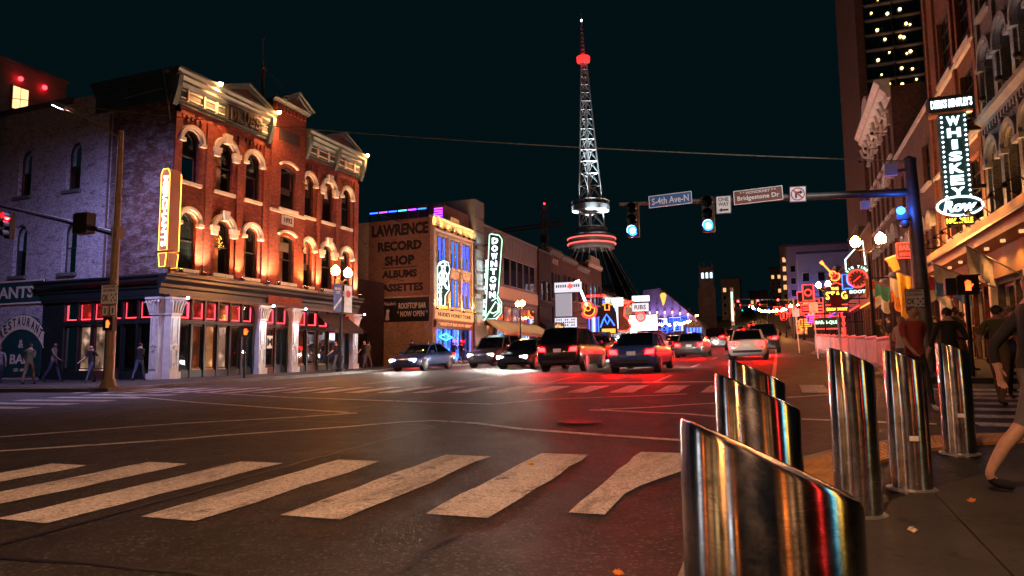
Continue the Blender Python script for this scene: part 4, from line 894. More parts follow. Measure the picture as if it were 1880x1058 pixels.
# brick row
def row_front(y0, y1, top, mat, win_rows, nwin, room, label, shop, capmat='dark_concrete', arch=False, name='row_building'):
    hl = []; w = (y1 - y0 - .8) / nwin; g = gz(XF, y0)
    for v0, v1 in win_rows:
        for k in range(nwin): a = y0 + .4 + k * w + w * .16; hl.append(rect(a, a + w * .68, v0, v1))
    ns = 3; sw_ = (y1 - y0 - .6) / ns
    for k in range(ns): hl.append(rect(y0 + .3 + k * sw_ + .1, y0 + .3 + (k + 1) * sw_ - .1, g + .4, g + 3.0))
    o, F = simple_front(name, label, y0, y1, top, mat, hl, 14, capmat=capmat)
    for h in hl[:-ns]: window(o, F, h[0][0], h[1][0], h[0][1], h[2][1], 0, 'dark_paint', 'glass_clear' if room else 'glass_dark', room, .15, 'cream_stone' if room else 'dark_concrete', (1, 1), .06)
    for h in hl[-ns:]: window(o, F, h[0][0], h[1][0], h[0][1], h[2][1], 0, 'maroon_paint', 'glass_clear', shop, .15, None, (1, 0), .06)
    for v in (win_rows[-1][1] + .25,): cornice(o, F, y0, y1, [(0, top - .7), (.16, top - .6), (.16, top - .45), (.34, top - .25), (.34, top - .12), (0, top - .1)], capmat)
    bx('shop_fascia', 'maroon_paint', o, F, y0 + .1, y1 - .1, g + 3.1, g + 3.9, 0, .18)
    return o, F
r1, F1 = row_front(81.05, 86.0, 14.9, 'brick_brown', [(8.6, 12.0), (5.4, 7.6)], 3, None, 'brown brick front with tall narrow windows left of the guitar sign', 'room_hot')
lettering(r1, F1, 'ACME', 83.4, 13.4, .02, 'letter_cream', height=.7, width=2.4)
r2, F2 = row_front(86.05, 93.2, 14.7, 'brick_brown', [(8.9, 12.2)], 3, None, 'brick front behind the marquee and guitar sign', 'room_purple')
r3, F3 = row_front(93.25, 99.9, 14.3, 'brick_brown', [(9.0, 12.0)], 3, 'room_hot', 'brick front with glowing orange upper windows', 'room_hot')
r4, F4 = row_front(99.95, 108.0, 15.6, 'brick_brown', [(9.2, 12.4)], 3, 'room_cyan', 'brick front with blue lit windows and a white crest', 'room_blue', 'stone_trim')
MB().prism(F4, [(101, 15.75), (107, 15.75), (106.5, 16.7), (101.5, 16.7)], -.3, .1).build('parapet_crest', 'stone_trim', r4)
r5, F5 = row_front(108.05, 120.0, 11.2, 'brick_dark', [(6.6, 8.4)], 3, 'room_dim', 'low brick front with a red lit eave past the tall row', 'room_red', 'white_paint')
r6, F6 = row_front(120.05, 129.0, 11.6, 'grey_panel', [(6.8, 8.8)], 3, 'room_cyan', 'low grey front with white eaves beside the bright screen', 'room_cyan', 'white_paint')
r7, F7 = row_front(129.05, 139.5, 11.0, 'grey_panel', [(6.8, 8.6)], 3, 'room_pale', 'last low front of the left row, bright screen on its wall', 'room_cyan', 'white_paint')
# signs on the row: marquee, guitars, neon boots
mq = thing('marquee_sign', (-25.6, 83.0, 4.6), 'white lit marquee boards with a red maple leaf above the guitar sign', 'sign')
FQ = Fr((0, 82.6, 0), (1, 0, 0), (0, -1, 0))
bx('board', 'marquee_face', mq, FQ, -26.4, -22.9, 9.35, 10.6, -.3, 0); bx('board', 'marquee_dim', mq, FQ, -26.3, -24.2, 6.3, 9.2, -.3, 0); bx('board', 'marquee_face', mq, FQ, -26.4, -23.6, 4.9, 6.1, -.3, 0)
lf = [(0, .5), (.1, .25), (.25, .32), (.22, .1), (.45, .12), (.3, -.1), (.36, -.18), (.06, -.2), (.04, -.42), (-.04, -.42), (-.06, -.2), (-.36, -.18), (-.3, -.1), (-.45, .12), (-.22, .1), (-.25, .32), (-.1, .25)]
MB().prism(FQ, [(-24.35 + x * 1.0, 10.05 + y * 1.0) for x, y in lf], .0, .03).build('maple_leaf', 'neon_red', mq)
mb = MB()
for r_ in range(3):
    for k in range(9):
        if rnd.random() < .8: mb.box(FQ, -26.2 + k * .28, -26.05 + k * .28, 5.08 + r_ * .34, 5.26 + r_ * .34, 0, .01)
for k in range(11):
    if k not in (5, 6): mb.box(FQ, -26.2 + k * .29, -26.03 + k * .29, 9.95, 10.3, 0, .01)
mb.build('lettering', 'sign_ink', mq); bx('sign_bracket', 'black_iron', mq, FQ, -26.9, -26.4, 9.8, 9.95, -.2, -.1)
def guitar_sign(name, label, x, y, zc, s, tilt, mat, mat2, body='maroon_paint', nk='neon_white', depth=.3):
    t = thing(name, (x, y, zc - s), label, 'sign'); F = Fr((x, y, zc), (math.cos(tilt), 0, math.sin(tilt)), (0, -1, 0), (-math.sin(tilt), 0, math.cos(tilt)))
    out = []
    for q in range(28):
        a = 2 * math.pi * q / 28; r = (.50 if math.sin(a) < 0 else .36) - .09 * math.exp(-((math.sin(a) - .15) / .25) ** 2); out.append((r * 1.0 * math.cos(a) * s, (.56 if math.sin(a) < 0 else .50) * math.sin(a) * s))
    MB().prism(F, out, -depth, 0).build('guitar_body', body, t); MB().box(F, -.07 * s, .07 * s, .2 * s, 1.55 * s, -depth * .5, .03).build('guitar_neck', nk, t); MB().prism(F, [(-.12 * s, 1.56 * s), (.12 * s, 1.56 * s), (.17 * s, 1.95 * s), (-.17 * s, 1.95 * s)], -depth * .5, .03).build('guitar_head', nk if nk != 'neon_orange' else 'neon_orange', t)
    nb = MB(); neon_path(nb, F, out, .055 * s, .05, True); nb.build('neon_outline', mat, t); nb = MB(); neon_path(nb, F, [(u * .78, v * .78) for u, v in out], .03 * s, .05, True); neon_path(nb, F, [(.16 * s * math.cos(a), .05 * s + .16 * s * math.sin(a)) for a in [R(30 * q) for q in range(12)]], .025 * s, .05, True); nb.build('neon_inline', mat2, t)
    return t, F
gs, FG = guitar_sign('guitar_sign', 'red neon guitar sign with a white neck leaning left over the pavement', -22.9, 86.0, 7.35, 2.1, R(22), 'neon_red', 'neon_orange')
MB().box(Fr((0, 86.1, 0), (1, 0, 0), (0, -1, 0)), -26.6, -22.8, 7.0, 7.1, -.1, 0).build('sign_bracket', 'black_iron', gs)
FG2 = Fr((0, 86.3, 0), (1, 0, 0), (0, -1, 0)); ng = thing('neon_sign', (-22.3, 86.3, 4.2), 'tall red and blue neon panel below the leaning guitar', 'sign')
bx('sign_box', 'maroon_paint', ng, FG2, -23.0, -21.6, 4.3, 6.4, -.3, 0); mbt = MB(); put_text(mbt, FG2, 'NASHVILLE', -22.0, 9.05, 0, height=.34, width=2.4, bold=.02); put_text(mbt, FG2, 'LIVE MUSIC', -22.3, 4.05, 0, height=.3, width=1.9, bold=.02); mbt.build('lettering', 'neon_red', ng)
nb = MB()
for u in (-22.9, -22.55, -22.05, -21.7): nb.box(FG2, u - .04, u + .04, 4.4, 6.3, 0, .04)
nb.build('neon_tube', 'neon_blue', ng); bx('neon_tube', 'neon_white_soft', ng, FG2, -22.45, -22.15, 4.4, 6.3, 0, .03); MB().tube([FG2.p(-23.0, 8.8, -.05), FG2.p(-21, 8.8, -.05)], .04, 5).build('sign_rail', 'black_iron', ng); MB().tube([FG2.p(-21.9, 6.4, -.05), FG2.p(-21.9, 8.9, -.05)], .04, 5).build('sign_rail', 'black_iron', ng); bx('sign_bracket', 'black_iron', ng, FG2, -26.6, -23.0, 5.4, 5.5, -.2, -.1)
mn = thing('neon_sign', (-22, 93, 4.4), 'blue and orange neon cowboy figure sign next to the red guitar', 'sign'); FX = Fr((0, 92.6, 0), (1, 0, 0), (0, -1, 0))
MB().prism(FX, [(-23.6, 4.3), (-20.6, 4.3), (-20.8, 7.2), (-21.4, 8.6), (-22.4, 8.7), (-23.4, 7.6)], -.3, 0).build('sign_box', 'sign_black', mn)
nb = MB(); neon_path(nb, FX, [(-23.0, 5.2), (-22.6, 6.2), (-22.1, 7.0), (-21.5, 6.2), (-21.0, 5.4)], .09, .05); neon_path(nb, FX, [(-22.4, 6.4), (-22.0, 5.6), (-21.6, 6.4)], .09, .05); nb.build('neon_tube', 'neon_blue', mn)
nb = MB(); neon_path(nb, FX, [(-22.6, 8.3), (-22.0, 8.6), (-21.3, 8.3)], .09, .05); neon_path(nb, FX, [(-22.3, 8.2), (-22.3, 7.6), (-21.7, 7.6), (-21.7, 8.2)], .08, .05); nb.build('neon_tube', 'neon_orange', mn); bx('panel', 'sign_face_yellow', mn, FX, -22.8, -20.9, 4.4, 5.0, 0, .03); bx('panel', 'neon_white_soft', mn, Fr((0, 93.2, 0), (1, 0, 0), (0, -1, 0)), -22.4, -19.9, 8.1, 9.3, -.25, 0); bx('sign_bracket', 'black_iron', mn, FX, -26.6, -23.4, 6.8, 6.9, -.2, -.1); MB().tube([FX.p(-21.6, 8.2, -.4), FX.p(-21.6, 9.2, -.4)], .05, 5).build('sign_rail', 'black_iron', mn)
bt = thing('neon_sign', (-22.2, 104, 4.8), 'red neon boot sign at the end of the tall brick row', 'sign'); FT = Fr((0, 103.6, 0), (1, 0, 0), (0, -1, 0))
out = [(-24.6, 5.2), (-21.6, 5.0), (-20.9, 5.6), (-21.4, 6.8), (-22.0, 7.4), (-21.8, 8.6), (-21.1, 9.2), (-24.6, 9.3)]
MB().prism(FT, out, -.3, 0).build('sign_box', 'maroon_paint', bt); nb = MB(); neon_path(nb, FT, out, .12, .05, True); neon_path(nb, FT, [(-24.6, 9.6), (-20.4, 9.5)], .12, .05); nb.build('neon_tube', 'neon_red', bt)
bx('panel', 'neon_white_soft', bt, FT, -24.4, -22.9, 5.4, 9.0, 0, .03); nb = MB(); nb.box(FT, -24.0, -23.3, 5.7, 8.6, .03, .05); nb.build('panel', 'neon_blue', bt); bx('panel', 'neon_blue', bt, FT, -25.3, -24.7, 4.4, 9.8, -.3, 0); bx('sign_bracket', 'black_iron', bt, FT, -26.6, -25.3, 7, 7.1, -.2, -.1)
# bright shops, string lights and screens of the low fronts
for i, (y, z0, z1, mt, lab) in enumerate(((125, 3.4, 8.6, 'screen_white', 'large bright white video screen on the low grey front'), (132.5, 3.0, 10.2, 'screen_white', 'second bright white video screen at the end of the left row'))):
    sc = thing('video_screen', (-22.5, y, z0), lab, 'screen'); F = Fr((0, y, 0), (1, 0, 0), (0, -1, 0)); bx('screen_face', mt, sc, F, -25.5, -20.5 - i * 2.2, z0, z1 - i * 3, 0, .05); bx('screen_frame', 'black_iron', sc, F, -25.7, -20.3 - i * 2.2, z0 - .2, z1 + .2 - i * 3, -.5, -.01); bx('support', 'black_iron', sc, F, -26.6, -25.7, z0, z0 + .4, -.4, -.1)
rs2 = thing('neon_sign', (-22.5, 118.4, 8), 'stacked white and red round neon signs above the bright screen', 'sign'); F = Fr((0, 118, 0), (1, 0, 0), (0, -1, 0))
bx('panel', 'neon_white_soft', rs2, F, -23.6, -20.6, 10.6, 11.6, -.3, 0); bx('panel', 'marquee_face', rs2, F, -23.6, -20.8, 8.9, 10.3, -.3, 0); MB().disc(F, -22.2, 7.9, .95, -.3, 0, 18).build('disc', 'neon_red', rs2); MB().disc(F, -22.2, 7.9, .6, .0, .03, 18).build('disc', 'marquee_dim', rs2); lettering(rs2, F, 'RIBS', -22.2, 9.6, 0, 'sign_ink', height=.8, width=2.0, bold=.02); bx('sign_bracket', 'black_iron', rs2, F, -26.6, -23.6, 9.4, 9.5, -.2, -.1); MB().tube([F.p(-22.2, 7.5, -.15), F.p(-22.2, 11, -.15)], .08, 5).build('sign_rail', 'black_iron', rs2)
for k in range(16):
    y = 104 + k * 2.1; o = tag(MB().ball((-25.2 + .3 * math.sin(k * 2.1), y, gz(-26, y) + 2.6 + .5 * math.sin(k * 1.7)), .16, 8, 5).build('string_light', ('bulb_warm', 'neon_red', 'neon_cyan', 'neon_blue', 'bulb_white')[k % 5]), ('warm', 'red', 'cyan', 'blue', 'white')[k % 5] + ' bulb hung along the far left shopfronts, number ' + ('one two three four five six seven eight nine ten eleven twelve thirteen fourteen fifteen sixteen'.split()[k]) + ' from the near end', 'light', 'coloured bulbs along the far shopfronts')
# ------------------------------------------------------------------ arena, spire, far things
ar = thing('arena_building', (-74, 165, 2), 'big curved grey arena roof behind the club building', 'building')
mb = MB(); k = 16; pts = []
for q in range(k + 1): a = math.pi * q / k; pts.append((-76 + 34 * math.cos(a), 14 + 12.5 * math.sin(a)))
mb.prism(Fr((0, 150, 0), (1, 0, 0), (0, 1, 0)), pts + [(-110, 0), (-42, 0)], 0, 60); mb.build('hall_roof', 'roof_grey', ar); 
for q in range(2, k - 1, 2): MB().tube([(pts[q][0], 149.9, pts[q][1] + .1), (pts[q][0], 210, pts[q][1] + .1)], .2, 4).build('roof_rib', 'dark_concrete', ar)
TX, TY = -38.9, 150
tw = thing('lattice_spire', (TX, TY, 24), 'tall white lattice spire with a red ring and glowing round drum', 'tower')
# glass cone below the drum
mb = MB(); n = 22
for q in range(n):
    a = 2 * math.pi * q / n; mb.tube([(TX + 4.2 * math.cos(a), TY + 4.2 * math.sin(a), 25.5), (TX + 14.5 * math.cos(a), TY + 14.5 * math.sin(a), 7)], .07, 4)
mb.build('cone_mullion', 'galvanised', tw); MB().lathe((TX, TY, 0), [(14.3, 6), (4.1, 25.4)], 22).build('cone_glass', 'glass_clear', tw); MB().lathe((TX, TY, 0), [(11.9, 11.8), (12.1, 12.0), (11.9, 12.2)], 22).build('cone_ring', 'blue_fascia', tw)
MB().lathe((TX, TY, 0), [(4.0, 25.2), (5.2, 25.4), (5.3, 26.2), (5.2, 26.4), (5.4, 27.2), (5.35, 28.3), (5.0, 28.6), (3.6, 28.8), (3.6, 30.2), (3.2, 30.4)], 32).build('drum', 'galvanised', tw, True)
mb = MB()
for z in (26.5, 27.7): mb.tube([(TX + 5.45 * math.cos(2 * math.pi * q / 32), TY + 5.45 * math.sin(2 * math.pi * q / 32), z) for q in range(32)], .13, 6, closed=True)
mb.build('light_ring', 'ring_red', tw)
def leg(i, z): # three legs, drawn in towards the top
    t = (z - 30) / (72 - 30); r = 3.3 * (1 - t) + .62 * t; a = R(90 + 120 * i) + .35; sh = -1.1 * t
    return Vector((TX + sh + r * math.cos(a), TY + r * math.sin(a), z))
lv = [30.2]; st_ = 3.4
while lv[-1] < 71: lv.append(lv[-1] + st_); st_ = max(1.5, st_ * .955)
mb = MB()
for i in range(3): mb.tube([leg(i, z) for z in lv], .17, 6)
mb.build('leg', 'steel_lattice', tw); mb = MB()
for z0, z1 in zip(lv[:-1], lv[1:]):
    for i in range(3):
        j = (i + 1) % 3; mb.tube([leg(i, z0), leg(j, z0)], .09, 4); mb.tube([leg(i, z0), (leg(i, z1) + leg(j, z1)) / 2], .08, 4); mb.tube([leg(j, z0), (leg(i, z1) + leg(j, z1)) / 2], .08, 4)
mb.build('bracing', 'steel_lattice', tw); mb = MB(); tx2 = TX - 1.1
mb.tube([(TX, TY, 30), (tx2, TY, 71)], .28, 6); mb.build('core_pipe', 'steel_lattice', tw)
MB().lathe((TX - .1, TY, 0), [(3.2, 34.0), (4.2, 34.2), (4.3, 35.4), (4.1, 35.5), (4.1, 35.0), (3.2, 34.9)], 24).build('platform', 'galvanised', tw); mb = MB()
for q in range(24): a = 2 * math.pi * q / 24; mb.tube([(TX - .1 + 4.25 * math.cos(a), TY + 4.25 * math.sin(a), 35.4), (TX - .1 + 4.25 * math.cos(a), TY + 4.25 * math.sin(a), 36.4)], .04, 4)
mb.tube([(TX - .1 + 4.25 * math.cos(2 * math.pi * q / 24), TY + 4.25 * math.sin(2 * math.pi * q / 24), 36.4) for q in range(24)], .05, 4, closed=True); mb.build('railing', 'brown_paint', tw)
MB().lathe((tx2, TY, 0), [(.5, 69.9), (1.5, 70.0), (1.55, 71.1), (.5, 71.2)], 20).build('beacon_ring', 'ring_red_beacon', tw)
mb = MB()
for i in range(3):
    a = R(90 + 120 * i); mb.tube([(tx2 + .55 * math.cos(a), TY + .55 * math.sin(a), 71.2), (tx2 - .25 + .22 * math.cos(a), TY + .22 * math.sin(a), 80)], .09, 4)
for z in range(72, 80): mb.tube([(tx2 + .5 * math.cos(R(90)), TY, z), (tx2 - .3, TY, z + .8)], .05, 4); mb.lathe((tx2 - .03 * (z - 71), TY, z), [(.45 - .03 * (z - 72), 0), (.45 - .03 * (z - 72), .12)], 8)
mb.tube([(tx2 - .25, TY, 79.5), (tx2 - .3, TY, 83.5)], .06, 5); mb.build('upper_mast', 'steel_lattice', tw); MB().ball((tx2 - .25, TY, 80.2), .28, 8, 6).build('beacon', 'bulb_white', tw)
for a in (20, 110, 200, 290, 335): 
    p = (TX + 4.6 * math.cos(R(a)), TY + 4.6 * math.sin(R(a)), 30.0); spot(tw, p, (TX - .5, TY, 50), 8500, (.80, .95, 1), R(42), .9, .3); spot(tw, (TX + 3.4 * math.cos(R(a + 20)), TY + 3.4 * math.sin(R(a + 20)), 36.6), (TX - .8, TY, 60), 5200, (.80, .95, 1), R(34), .9, .3)
for a in (250, 290, 330): spot(tw, (TX + 7.4 * math.cos(R(a)), TY + 7.4 * math.sin(R(a)), 22), (TX + 4 * math.cos(R(a)), TY + 4 * math.sin(R(a)), 27), 260, (1, .72, .6), R(70), .9, .3)
# construction crane
cr = thing('tower_crane', (-52, 190, 0), 'distant tower crane with a red jib in front of the dark sky', 'crane'); mb = MB()
def lattice(mb, a, b, w, n, r):
    a = Vector(a); b = Vector(b); d = (b - a).normalized(); x = d.cross(Vector((0, 1, 0))); x = x.normalized() if x.length > .1 else Vector((1, 0, 0)); y = x.cross(d)
    cs = [x * w + y * w, x * w - y * w, -x * w - y * w, -x * w + y * w]
    for c in cs: mb.tube([a + c, b + c], r, 4)
    for i in range(n):
        p = a.lerp(b, i / n); q = a.lerp(b, (i + 1) / n)
        for k in range(4): mb.tube([p + cs[k], q + cs[(k + 1) % 4]], r * .7, 3)
lattice(mb, (-63.5, 190, 14), (-63.5, 190, 46), .7, 16, .12); mb.build('mast', 'brown_paint', cr); mb = MB(); lattice(mb, (-80, 190, 39.2), (-58, 190, 40.2), .5, 20, .1); mb.build('jib', 'maroon_paint', cr); MB().ball((-63.5, 190, 46.5), .3, 8, 5).build('beacon', 'beacon_red', cr); bx('cab', 'roof_dark', cr, WORLD, -64.5, -62.6, 34.6, 36.8, 189, 191)
# hall with purple light, church tower, distant blocks
hb = thing('gabled_hall', (-40, 262, 5), 'wide gabled hall washed with purple light, emblem on its gable', 'building'); FH = Fr((0, 240, 0), (1, 0, 0), (0, -1, 0))
MB().prism(FH, [(-45.5, 4), (-19.5, 4), (-25, 12.5), (-38.2, 24.6), (-44.0, 24.0)], -20, 0).build('wall', 'dark_concrete', hb)
for k in range(7): bx('pilaster', 'grey_panel', hb, FH, -42 + k * 2.6, -41.6 + k * 2.6, 8, 19 - max(0, k - 3) * 2.0, 0, .4)
for k in range(7): spot(hb, FH.p(-41.8 + k * 2.6, 12.0 - max(0, k - 3) * .3, 1.6), FH.p(-41.8 + k * 2.6, 20, .1), 2600, (.50, .26, 1), R(60), .9, .2); bx('uplight', 'bulb_warm', hb, FH, -41.95 + k * 2.6, -41.65 + k * 2.6, 15.6 - max(0, k - 3) * .5, 16.3 - max(0, k - 3) * .5, .4, .7)
MB().prism(FH, [(-37.2, 18.5), (-36.8, 18.5), (-35.9, 22.0), (-36.4, 22.8), (-37.6, 22.8), (-38.1, 22.0)], 0, .3).build('emblem', 'sign_face_yellow', hb)
bx('screen', 'screen_white', hb, FH, -39.3, -36.0, 10.4, 13.9, .0, .3); bx('screen', 'screen_blue', hb, FH, -35.2, -30.6, 9.5, 14.2, .0, .3); bx('screen', 'screen_white', hb, FH, -33.5, -32.0, 9.9, 13.6, .3, .4)
pl = [(k, 'screen_blue') for k in range(5)]
for k, _ in pl: bx('lit_panel', 'neon_blue', hb, FH, -29.5 + k * 1.1, -28.9 + k * 1.1, 8.6, 10.5, 0, .2)
ch = thing('church_tower', (-24, 270, 8), 'dark stone church tower with lit belfry openings', 'church tower'); FC = Fr((0, 262, 0), (1, 0, 0), (0, -1, 0))
mb = MB(); hl = [arch_poly(-26.2 + k * 1.55, -25.2 + k * 1.55, 29.6, 31.4, .5) for k in range(3)]; wall_holes(mb, FC, [(-26.9, 6), (-21.9, 6), (-21.9, 33.6), (-26.9, 33.6)], hl, .5); mb.box(FC, -26.9, -21.9, 6, 33.4, -5, -1.2)
mb.build('wall', 'stone_block', ch)
for k in range(3): bx('lit_opening', 'window_cool', ch, FC, -26.2 + k * 1.55, -25.2 + k * 1.55, 29.6, 31.9, -.9, -.8)
for k in range(4): MB().prism(FC, [(-27 + k * 1.5, 33.6), (-26.3 + k * 1.5, 33.6), (-26.65 + k * 1.5, 35.6)], -.8, 0).build('pinnacle', 'stone_block', ch)
MB().disc(FC, -24.4, 21, 1.6, 0, .2, 20).build('clock_face', 'dark_concrete', ch); bx('buttress', 'stone_block', ch, FC, -27.5, -26.92, 6, 26, -1, .4); bx('buttress', 'stone_block', ch, FC, -21.88, -21.3, 6, 26, -1, .4)
MB().prism(FC, [(-34, 6), (-27.6, 6), (-27.6, 14), (-30.8, 19), (-34, 14)], -8, -1).build('nave', 'stone_block', ch)
def block(name, label, x0, x1, y0, y1, z0, z1, mat, lit=8, glow='window_lit', face='Y', cell=2.6, seed=0):
    rr = random.Random(seed); o = thing(name, ((x0 + x1) / 2, (y0 + y1) / 2, z0), label, 'building'); bx('wall', mat, o, WORLD, x0, x1, z0, z1, y0, y1); bx('roof_slab', 'roof_dark', o, WORLD, x0 - .3, x1 + .3, z1, z1 + .5, y0 - .3, y1 + .3)
    F = Fr((0, y0, 0), (1, 0, 0), (0, -1, 0)); nu = max(1, int((x1 - x0 - 1) / cell)); nv = max(1, int((z1 - z0 - 4) / 3.3))
    for i in range(nu):
        for j in range(nv):
            u = x0 + .8 + i * (x1 - x0 - 1.2) / nu; v = z0 + 3 + j * 3.3; L = rr.random() < lit / 100
            f = bx('window', 'galvanised', o, F, u - .08, u + 1.28, v - .08, v + 1.78, .0, .05); bx('pane', glow if L else 'glass_dark', f, F, u, u + 1.2, v, v + 1.7, .05, .07)
    return o
block('hotel_block', 'plain pale block standing behind the church tower', -22, -14.5, 300, 318, 8, 33, 'dark_concrete', 30, seed=3)
block('office_block', 'far dim office block at the top of the street', -13.8, -5, 380, 396, 18, 34, 'dark_concrete', 45, seed=4)
block('office_block', 'second far dim block just right of the road end', -3, 12, 345, 362, 14, 42, 'dark_concrete', 30, seed=5)
for i, (x0, x1, y, z1) in enumerate(((-62, -50, 300, 22), (-75, -64, 280, 30))): block('office_block', ('low dark block left of the gabled hall', 'taller dark block further left behind the arena')[i], x0, x1, y, y + 12, 6, z1, 'dark_concrete', 6, seed=20 + i)
gp = thing('lit_pylon', (-15, 255, 12), 'slim green lit pylon near the top of the street', 'pylon'); bx('shaft', 'galvanised', gp, WORLD, -15.7, -14.5, 10, 25, 254.5, 255.5); bx('glow_panel', 'neon_green', gp, Fr((0, 254.4, 0), (1, 0, 0), (0, -1, 0)), -15.4, -14.8, 13, 23.5, 0, .05)
# ------------------------------------------------------------------ right-hand side of the street
XR = 7.0; FRt = Fr((XR, 0, 0), (0, 1, 0), (-1, 0, 0)); FRx = Fr((XR, 0, 0), (0, -1, 0), (-1, 0, 0))
def right_front(name, label, y0, y1, top, mat, holes, depth=18, X=XR, capmat=None):
    o = thing(name, (X + depth / 2, (y0 + y1) / 2, gz(X, y0)), label, 'building'); F = Fr((X, 0, 0), (0, 1, 0), (-1, 0, 0)); b = gz(X, y0) - .6
    mb = MB(); wall_holes(mb, F, [(y0, b), (y1, b), (y1, top), (y0, top)], holes, .3)
    for y in (y0, y1): mb.add([F.p(y, b, 0), F.p(y, top, 0), F.p(y, top, -depth), F.p(y, b, -depth)], [(0, 1, 2, 3)])
    mb.add([F.p(y0, top - .35, -.3), F.p(y1, top - .35, -.3), F.p(y1, top - .35, -depth), F.p(y0, top - .35, -depth)], [(0, 1, 2, 3)]); mb.add([F.p(y0, b, -1.3), F.p(y1, b, -1.3), F.p(y1, top - .4, -1.3), F.p(y0, top - .4, -1.3)], [(0, 1, 2, 3)])
    mb.build('wall', mat, o)
    if capmat: bx('coping', capmat, o, F, y0 - .03, y1 + .03, top, top + .2, -.35, .12)
    return o, F
# grey stone house at the frame's edge
ac = [21.2, 22.95, 24.72, 26.5]; hl = []
for c in ac: hl += [arch_poly(c - .56, c + .56, 5.95, 7.75, .56), arch_poly(c - .56, c + .56, 9.62, 11.15, .56), arch_poly(c - .56, c + .56, 12.9, 14.5, .56)]
shop = [rect(20.6 + k * 1.75, 20.6 + k * 1.75 + 1.55, gz(7, 22) + .25, 3.6) for k in range(4)]
s1, _ = right_front('stone_building', 'grey stone front with tall arched windows at the right frame edge', 20.2, 27.62, 17.5, 'stone_block', hl + shop)
for h in hl: c = (h[0][0] + h[1][0]) / 2; window(s1, FRt, c - .56, c + .56, h[0][1], h[2][1], .56, 'dark_paint', 'glass_dark', None, .26, 'grey_stone', (0, 1), .07, 0, 'plain', 'grey_stone')
for h in shop: window(s1, FRt, h[0][0], h[1][0], h[0][1], 3.6, 0, 'white_paint', 'glass_clear', 'room_dim', .2, None, (0, 1), .08)
cornice(s1, FRt, 20.2, 27.6, [(0, 9.0), (.12, 9.0), (.12, 9.12), (.30, 9.28), (.30, 9.42), (0, 9.45)], 'grey_stone')
for k in range(24): bx('dentil', 'grey_stone', s1, FRt, 20.3 + k * .305, 20.43 + k * .305, 8.78, 8.99, 0, .14)
for u in (20.45, 22.08, 23.83, 25.6, 27.4): bx('pilaster', 'stone_block', s1, FRt, u - .16, u + .16, 5.6, 14.9, 0, .1)
for u in ac: flood(s1, FRt, u + .88, 5.72, .42, 55, (1, .46, .15), (0, 1.6, -.1), 120); flood(s1, FRt, u + .88, 9.6, .5, 7, (.6, .8, 1), (0, 2, -.2), 110)
# brick house with the big projecting sign
ww = [(28.3, 30.3), (31.3, 33.4)]; hl = []
for v0, v1 in ((6.1, 8.6), (9.4, 12.0), (12.85, 15.6)):
    for a, b in ww: hl.append(rect(a, b, v0, v1))
shop = [rect(27.9 + k * 1.52, 27.9 + k * 1.52 + 1.36, gz(7, 28) + .2, 3.7) for k in range(5)]
w1, _ = right_front('brick_building', 'tall orange brick front with multi-pane windows behind the big bar sign', 27.66, 35.6, 19.5, 'brick_orange', hl + shop)
for i, h in enumerate(hl): window(w1, FRt, h[0][0], h[1][0], h[0][1], h[2][1], 0, 'dark_paint', 'glass_dark', None, .2, 'stone_trim', (3, 3), .045)
for i, h in enumerate(shop): window(w1, FRt, h[0][0], h[1][0], h[0][1], 3.7, 0, 'white_paint', 'glass_clear', ('room_dim', 'room_warm', 'room_dim', 'room_orange', 'room_dim')[i], .2, None, (0, 1), .07)
for u in (27.9, 30.8, 33.85, 35.4): bx('pier', 'brick_orange', w1, FRt, u - .18, u + .18, 5.6, 19.0, 0, .1); flood(w1, FRt, u, 5.75, .40, 110, (1, .48, .16), (0, 1.6, -.1), 120)
for v in (9.1, 12.5): bx('string_course', 'stone_trim', w1, FRt, 27.7, 35.55, v, v + .14, 0, .13)
# canopy over both shopfronts, lamps beneath it
cp = thing('canopy', (6.5, 28, 4.6), 'long timber canopy glowing orange over the right-hand shopfronts', 'canopy')
MB().sweep(FRt, [(0.0, 4.75), (.9, 4.75), (.9, 5.0), (1.0, 5.05), (1.0, 5.42), (.85, 5.5), (0.0, 5.55)], 20.3, 35.5).build('fascia', 'canopy_wood', cp); bx('gutter', 'dark_paint', cp, FRt, 20.3, 35.5, 5.02, 5.1, 1.0, 1.12)
bx('frieze', 'canopy_wood', cp, FRt, 20.3, 35.5, 3.8, 4.74, .0, .14)
for k in range(9):
    u = 21 + k * 1.75; o = MB().lathe(FRt.p(u, 4.66, .55), [(.07, 0), (.07, .088)], 8).build('downlight', 'window_lit', cp); spot(cp, FRt.p(u, 4.6, .55), FRt.p(u, 2.5, .2), 20, (1, .38, .10), R(130), .9, .06); spot(cp, FRt.p(u, 5.75, 1.35), FRt.p(u, 5.0, .8), 16, (1, .42, .12), R(140), .9, .06)
for u in (20.4, 24.0, 27.64, 31.2, 35.4): bx('column', 'white_paint', cp, FRt, u - .12, u + .12, gz(7, u) - .1, 3.79, .02, .22)
mb = MB()
for k in range(12):
    u = 20.8 + k * 1.25; mb.tube([FRt.p(u, 5.5, .7), FRt.p(u + .2, 5.9, 1.0), FRt.p(u + .15, 5.75, 1.35)], .02, 4); mb.lathe(FRt.p(u + .15, 5.62, 1.35), [(.10, 0), (.04, .13)], 8)
mb.build('gooseneck_lamp', 'black_iron', cp)
